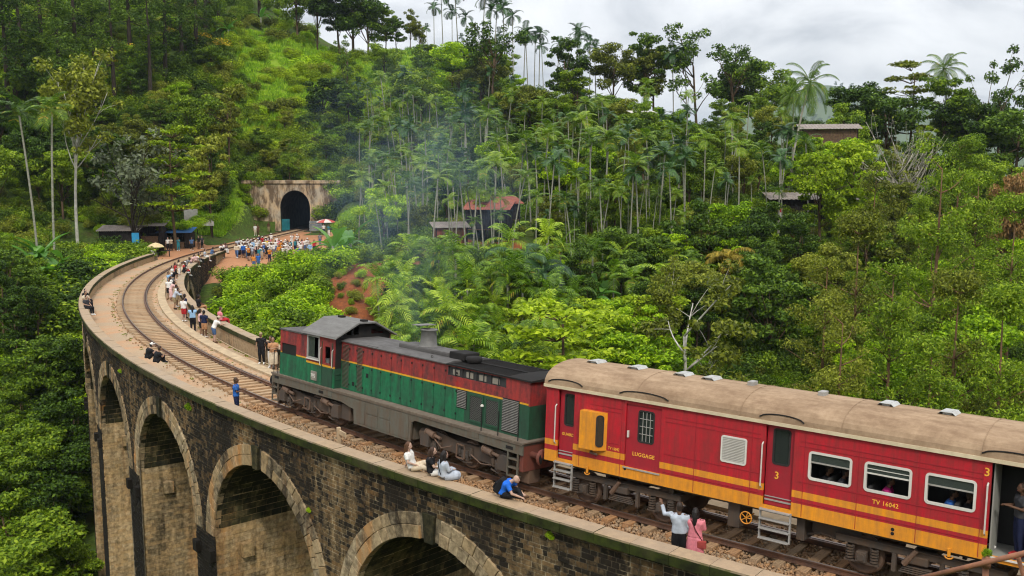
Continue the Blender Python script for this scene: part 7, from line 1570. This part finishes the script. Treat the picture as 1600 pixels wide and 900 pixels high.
def corrugated(x0, x1, y0, y1, za, zb, n=40, t=.02):
    m = MB(); k = n
    for i in range(k):
        a = x0 + (x1 - x0) * i / k; b = x0 + (x1 - x0) * (i + 1) / k; da = .03 * math.cos(i * PI); db = .03 * math.cos((i + 1) * PI); m.hexa([(a, y0, za + da - t), (b, y0, za + db - t), (b, y1, zb + db - t), (a, y1, zb + da - t), (a, y0, za + da), (b, y0, za + db), (b, y1, zb + db), (a, y1, zb + da)])
    return m
def hut(name, label, loc, rz, w_, d_, h_, wallm, roofm, rise=.6, over=.4, open_front=False, plank=.22, floor_h=0.0):
    o = thing(name, label, 'hut', loc, (0, 0, rz)); pl = MB(); pl.box(-plank / 2 + .008, plank / 2 - .008, -.02, .02, 0, h_); me = pl.mesh('plank', wallm)
    n = int(w_ / plank)
    for i in range(n):
        x = -w_ / 2 + plank * (i + .5)
        link('plank', me, o, (x, d_ / 2, floor_h))
        if not open_front or abs(x) > w_ * .32: link('plank', me, o, (x, -d_ / 2, floor_h))
    for i in range(int(d_ / plank)):
        for sx in (-1, 1): link('plank', me, o, (sx * w_ / 2, -d_ / 2 + plank * (i + .5), floor_h), (0, 0, PI / 2))
    m = MB()
    for sx in (-1, 1):
        for sy in (-1, 1): m.box(sx * w_ / 2 - .06, sx * w_ / 2 + .06, sy * d_ / 2 - .06, sy * d_ / 2 + .06, -1.5, h_ + floor_h)
    link('corner_posts', m.mesh('corner_posts', 'plank_dark'), o)
    if floor_h: m = MB(); m.box(-w_ / 2, w_ / 2, -d_ / 2, d_ / 2, floor_h - .1, floor_h - .01); link('floor', m.mesh('floor', 'plank'), o)
    r_ = corrugated(-w_ / 2 - over, w_ / 2 + over, -d_ / 2 - over, d_ / 2 + over, h_ + floor_h + .05, h_ + floor_h + rise); link('roof', r_.mesh('roof', roofm), o)
    if open_front: m = MB(); m.box(-w_ * .32, w_ * .32, -d_ / 2 - .25, -d_ / 2 + .2, .8 + floor_h, .88 + floor_h); m.box(-w_ * .32, w_ * .32, -d_ / 2 - .2, -d_ / 2 - .17, floor_h, .8 + floor_h); link('counter', m.mesh('counter', 'plank'), o)
    return o
def on_ground(px, D): p = at(px, 380, D); return (p.x, p.y, float(gz(p.x, p.y)[0]))
hut('stall', 'dark plank stall with a blue banner at the left end of the row', on_ground(190, 127), R_(8), 4.6, 3.0, 2.3, 'plank_dark', 'tin_roof'); hut('stall', 'open fronted dark stall in the middle of the row', on_ground(238, 129), R_(8), 3.4, 2.6, 2.2, 'plank_dark', 'tin_roof', open_front=True); hut('stall', 'open stall with a blue tarpaulin roof at the right end of the row', on_ground(277, 131), R_(5), 4.0, 2.6, 2.1, 'plank_dark', 'tarp_blue', open_front=True)
p = at(212, 378, 123.5); g = float(gz(p.x, p.y)[0]); m = MB(); m.box(-.45, .45, -.03, .03, .3, 2.6); m.cyl((-.42, .05, 0), (-.42, .05, 2.6), .03, 6); m.cyl((.42, .05, 0), (.42, .05, 2.6), .03, 6); link('banner', m.mesh('banner', 'banner_blue'), None, (p.x, p.y, g), (0, 0, .2), label='tall blue banner standing before the dark stall', category='banner')
for px, D, w_, h_, nm, lab in ((300, 138, 1.9, 2.6, 'board_white', 'weathered pale board standing behind the blue tarpaulin stall'), (319, 141, 3.0, 2.2, 'board_white', 'large white notice board right of the stalls')):
    x, y, z = on_ground(px, D); o = thing('notice_board', lab, 'board', (x, y, z), (0, 0, .15)); m = MB(); m.bbox(-w_ / 2, w_ / 2, -.04, .04, 1.5, 1.5 + h_ * .72, .02); link('panel', m.mesh('panel', nm), o)
    for sx in (-1, 1): m = MB(); m.box(sx * w_ * .42 - .05, sx * w_ * .42 + .05, .045, .12, -.3, 1.5 + h_ * .6); link('post', m.mesh('post', 'plank_dark'), o)
def umbrella(px, py, D, rad, ca, cb, lab):
    p = at(px, py, D); g = float(gz(p.x, p.y)[0]); o = thing('umbrella', lab, 'umbrella', (p.x, p.y, g)); hh = p.z - g; m = MB(); m.cyl((0, 0, 0), (0, 0, hh), .03, 6); link('pole', m.mesh('pole', 'metal_grey'), o); n = 8
    for i in range(n):
        a, b = 2 * PI * i / n, 2 * PI * (i + 1) / n; m = MB(); pr = [(0.02, 0), (rad * .45, -.14), (rad * .8, -.32), (rad, -.52)]
        for (r0, z0), (r1, z1) in zip(pr[:-1], pr[1:]): m.face([(r0 * math.cos(a), r0 * math.sin(a), hh + z0), (r1 * math.cos(a), r1 * math.sin(a), hh + z1), (r1 * math.cos(b), r1 * math.sin(b), hh + z1), (r0 * math.cos(b), r0 * math.sin(b), hh + z0)])
        link('canopy_panel', m.mesh('canopy_panel', ca if i % 2 else cb), o)
umbrella(243, 379, 117, 1.05, 'umbrella_cream', 'umbrella_cream', 'cream umbrella beside the vendor at the end of the near parapet'); umbrella(509, 342, 153, 1.6, 'umbrella_red', 'umbrella_white', 'faded red and white umbrella right of the tunnel')
m = MB(); m.bbox(-.8, .8, -.4, .4, .7, .8, .02); m.box(-.7, -.6, -.3, .3, 0, .7); m.box(.6, .7, -.3, .3, 0, .7); m.bbox(-.5, .1, -.25, .25, .8, 1.1, .04); x, y, z = on_ground(255, 117.5); link('vending_table', m.mesh('vending_table', 'plank_dark'), None, (x, y, z), (0, 0, .4), label='small dark vending table beside the cream umbrella', category='table')
m = MB(); m.bbox(TX - AR + .25, TX - AR + 1.6, 165.2, 165.3, -.5, 1.5, .02); link('painted_board', m.mesh('painted_board', 'teal_paint'), None, label='teal painted board leaning in the left of the tunnel mouth', category='board')
x, y, z = on_ground(494, 163); o = thing('sign_board', 'grey slatted board right of the tunnel mouth', 'sign', (x, y, z)); 
for i in range(4): m = MB(); m.bbox(-1.1, 1.1, -.04, .04, .35 + i * .42, .70 + i * .42, .015); link('slat', m.mesh('slat', 'board_grey'), o)
for sx in (-1, 1): m = MB(); m.box(sx * .95 - .05, sx * .95 + .05, .045, .12, -.3, 2.1); link('post', m.mesh('post', 'board_grey'), o)
hut('tree_hut', 'dark wooden hut with rusty red roof among the palms', on_ground(765, 111), R_(-10), 4.8, 3.4, 2.2, 'plank_dark', 'tin_red', rise=1.0, floor_h=1.5); hut('tree_hut', 'open platform hut with red boards in the smoky palms', on_ground(703, 106), R_(12), 3.4, 2.8, 1.0, 'tin_red', 'tin_roof', rise=.5, floor_h=1.8, open_front=True); hut('tree_hut', 'small hut with orange red roof right of the dark hut', on_ground(792, 113), R_(20), 2.4, 2.2, 1.8, 'plank_dark', 'tin_red', rise=.8, floor_h=1.6)
hut('hillside_house', 'dark hillside house with a long grey eave below the yellow green trees', on_ground(1262, 118), R_(-6), 9.0, 4.0, 2.6, 'plank_dark', 'tin_roof', rise=.7, over=.8, plank=.3)
p = at(1295, 196, 140); g = float(gz(p.x, p.y)[0]); o = hut('hilltop_hut', 'hut with pale grey tin roof below the distant hill', (p.x, p.y, p.z - 3.0), R_(-12), 7.5, 4.0, 2.4, 'plank', 'tin_roof', rise=.9, over=.6)
hut('hilltop_hut', 'half hidden hut with pale roof under the middle ridge trees', (at(1003, 168, 150).x, 150, at(1003, 172, 150).z - 2.9), .1, 3.4, 3.0, 2.3, 'plank', 'board_white', rise=.6); hut('valley_hut', 'half hidden hut with red wall among the gum trees', on_ground(1395, 92), .2, 3.2, 2.6, 2.6, 'tin_red', 'tin_roof', rise=.5)
x, y, z = on_ground(1217, 115.5); person(Vector((x, y, z)), Vector((0, -1, 0)), 'stand', 'red', 'white', 'person in red outside the hillside house', h=1.05)
# rusty pipe rail on the near hillside
o = thing('pipe_railing', 'rusty pipe railing crossing the bottom right corner', 'railing', tuple(at(1541, 880, 12.5)))
A = Vector(o.location)
def rp(name, a, b, r, n=8): m = MB(); m.cyl(a - A, b - A, r, n); link(name, m.mesh(name, 'rust_pipe', True), o)
rp('rail', at(1400, 913, 13.2), at(1680, 845, 11.6), .036); gp = at(1541, 880, 12.5); rp('post', gp + Vector((0, 0, .10)), Vector((gp.x, gp.y, float(gz(gp.x, gp.y)[0]) - .3)), .042); rp('brace', at(1590, 868, 12.2), Vector((gp.x + .9, gp.y - .1, gp.z - 1.4)), .03); rp('clamp', gp + Vector((0, 0, -.06)), gp + Vector((0, 0, .06)), .06)
link('rail_weed', PROTO['shrub_bright'][1][1], None, gp + Vector((-.01, .02, .08)), None, (.05, .05, .07), label='tiny green weed growing on top of the rusty railing post', category='plant')
# ------------------------------------------------------------------ smoke of the locomotive, drifting into the palms
def mk_smoke():
    t = NT('smoke'); tc_ = t.n('ShaderNodeTexCoord'); ln = t.n('ShaderNodeVectorMath', operation='LENGTH'); t.lk(tc_.outputs['Object'], ln.inputs[0])
    fall = t.math('POWER', t.math('SUBTRACT', 1.0, ln.outputs['Value'], True), 1.2); nz_ = t.noise(tc_.outputs['Object'], 2.4, 4, 0.6, 0.6); d = t.math('MULTIPLY', t.math('MULTIPLY', fall, t.ramp(nz_, [(0.44, 0.0), (0.72, 1.0)])), SMOKE_D)
    v = t.n('ShaderNodeVolumePrincipled'); v.inputs['Color'].default_value = (.50, .72, 1.0, 1); t.lk(d, v.inputs['Density']); v.inputs['Anisotropy'].default_value = 0.2; t.lk(v.outputs[0], t.out.inputs['Volume'])
SMOKE_D = 0.045; mk_smoke()
bm = bmesh.new(); bmesh.ops.create_icosphere(bm, subdivisions=3, radius=1.0); me = bpy.data.meshes.new('smoke'); bm.to_mesh(me); bm.free(); me.materials.append(MATS['smoke'])
link('smoke', me, None, at(640, 290, 84), (0, R_(20), 0), (12.5, 12, 13.5), kind='stuff', label='thin blue exhaust smoke drifting through the palms', category='smoke')
link('smoke', me, None, at(648, 440, 64), (0, R_(-8), 0), (3.8, 7, 7.0), kind='stuff', label='thin blue exhaust smoke rising above the locomotive', category='smoke')
# ------------------------------------------------------------------ the air
t = NT('haze'); v = t.n('ShaderNodeVolumePrincipled'); v.inputs['Color'].default_value = (.72, .84, .96, 1); v.inputs['Density'].default_value = 0.00008; v.inputs['Anisotropy'].default_value = 0.1; t.lk(v.outputs[0], t.out.inputs['Volume'])
m = MB(); m.box(-9500, 9500, -9500, 9500, -140, 420); link('haze', m.mesh('haze', 'haze'), kind='stuff', label='pale humid haze over the valley', category='haze')
cyc.volume_step_rate = 2.0; cyc.volume_max_steps = 64
# creepers over the stall roofs
for i, (px, D, hgt) in enumerate(((205, 128, 2.6), (222, 129, 2.7), (240, 130, 2.6), (256, 130, 2.7), (272, 131, 2.6), (287, 132, 2.8), (300, 134, 3.0), (312, 136, 3.1))):
    p = at(px, 380, D); g = float(gz(p.x, p.y)[0]); tr, cr, ph, ex = PROTO['shrub_bright' if i > 2 else 'shrub_olive'][i % 3]
    link('creeper', cr, None, (p.x, p.y + .6, g + hgt - .5), (0, 0, i), (1.5, 1.1, .75), label='lime green creeper sprawling over the stall roofs' if i > 2 else 'olive creeper sprawling over the dark stall roofs', category='creeper', group='creepers on the stalls' if i > 2 else 'olive creepers on the stalls')
# ordinal labels for the smaller groups of plants, counted from the left
ORD = ['leftmost', 'second from left', 'third from left', 'fourth from left', 'fifth from left', 'sixth from left', 'seventh from left', 'eighth from left', 'ninth from left', 'tenth from left', 'eleventh from left', 'twelfth from left', 'thirteenth from left', 'fourteenth from left', 'fifteenth from left', 'sixteenth from left']
GR = {}
for o in list(scene.objects):
    if o.parent is None and 'group' in o.keys() and o.get('category') in ('tree', 'palm', 'shrub', 'banana plant', 'creeper'): GR.setdefault((o['group'], o['label']), []).append(o)
TONE = {'dark': 'dark green', 'mid': 'mid green', 'olive': 'olive', 'bright': 'bright green', 'lime': 'lime green', 'areca': 'green', 'areca_dark': 'dark', 'low_palm': 'glossy', 'gum': 'green', 'gum_olive': 'olive', 'tier_olive': 'olive', 'shrub_bright': 'bright green', 'shrub_mid': 'mid green', 'shrub_dark': 'dark green', 'shrub_lime': 'lime green', 'shrub_olive': 'olive'}
KN = {'areca_palm': 'areca palm', 'broadleaf_tree': 'broadleaf tree', 'shrub': 'bush', 'low_palm': 'low palm', 'bush_tree': 'bush tree', 'gum_tree': 'gum tree', 'hilltop_tree': 'hilltop tree'}
MARK = [(60, 'left picture edge'), (150, 'parapet bend'), (230, 'dark stall'), (330, 'blue stall'), (430, 'tunnel bank'), (500, 'tunnel mouth'), (570, 'red umbrella'), (640, 'locomotive cab'), (700, 'exhaust stack'), (790, 'dark hut'), (850, 'locomotive radiator'), (950, 'guard door'), (1050, 'luggage door'), (1180, 'coach louvre vent'), (1250, 'middle coach door'), (1340, 'first coach window'), (1440, 'middle coach window'), (1530, 'last coach window'), (9999, 'open coach doorway')]
SHORT = {'dark trees at far left': 'far left', 'olive trees above the stalls': 'above stalls', 'understorey of the hilltop': 'hilltop', 'areca palms in the smoky grove': 'smoky grove', 'areca palms around the huts': 'around huts', 'areca palms mid hillside': 'mid hillside', 'areca palms near the hillside house': 'near hillside house', 'broadleaf trees of the upper ridge': 'upper ridge', 'broadleaf trees among the palms': 'among palms', 'broadleaf trees near the house': 'near hillside house', 'leafy trees upper right': 'upper right slope', 'leafy trees behind the coach': 'behind coach', 'leafy trees lower right': 'lower right slope', 'low palms behind the locomotive': 'behind locomotive', 'lime bush trees behind the coach': 'behind coach', 'bushes below the crowd': 'below crowd', 'bushes outside the far parapet': 'outside parapet', 'trees in the gully': 'in gully', 'bushes in the gully': 'in gully', 'bushes on the grassy hill': 'grassy hill'}
for (g, lb), os_ in GR.items():
    if 1 < len(os_) <= 16:
        for k, o in enumerate(sorted(os_, key=lambda o: project(o.location)[0])):
            nl = f'{lb}, {ORD[k]}'
            if len(nl.split()) <= 16: o['label'] = nl
    elif len(os_) > 16:
        sub_ = {}
        for o in os_:
            kd, h = KIND.get(o.name, ('mid', 5)); x, y, d = project(o.location + Vector((0, 0, h * .8))); mk = next(m for lim, m in MARK if x < lim); sub_.setdefault((TONE.get(kd, 'green'), mk), []).append((y, o))
        for (tone, mk), lst in sub_.items():
            lst.sort(key=lambda q: q[0]); base = KN.get(os_[0].name.split('.')[0], 'tree')
            for k, (y, o) in enumerate(lst):
                nth = '' if len(lst) == 1 else (', topmost' if k == 0 else (f', {ORD[k].split(" ")[0]} from top' if k < 12 else ', lower one'))
                nl = f'{tone} {base}, {SHORT.get(g, g)}, in line with {mk}{nth}'
                o['label'] = nl
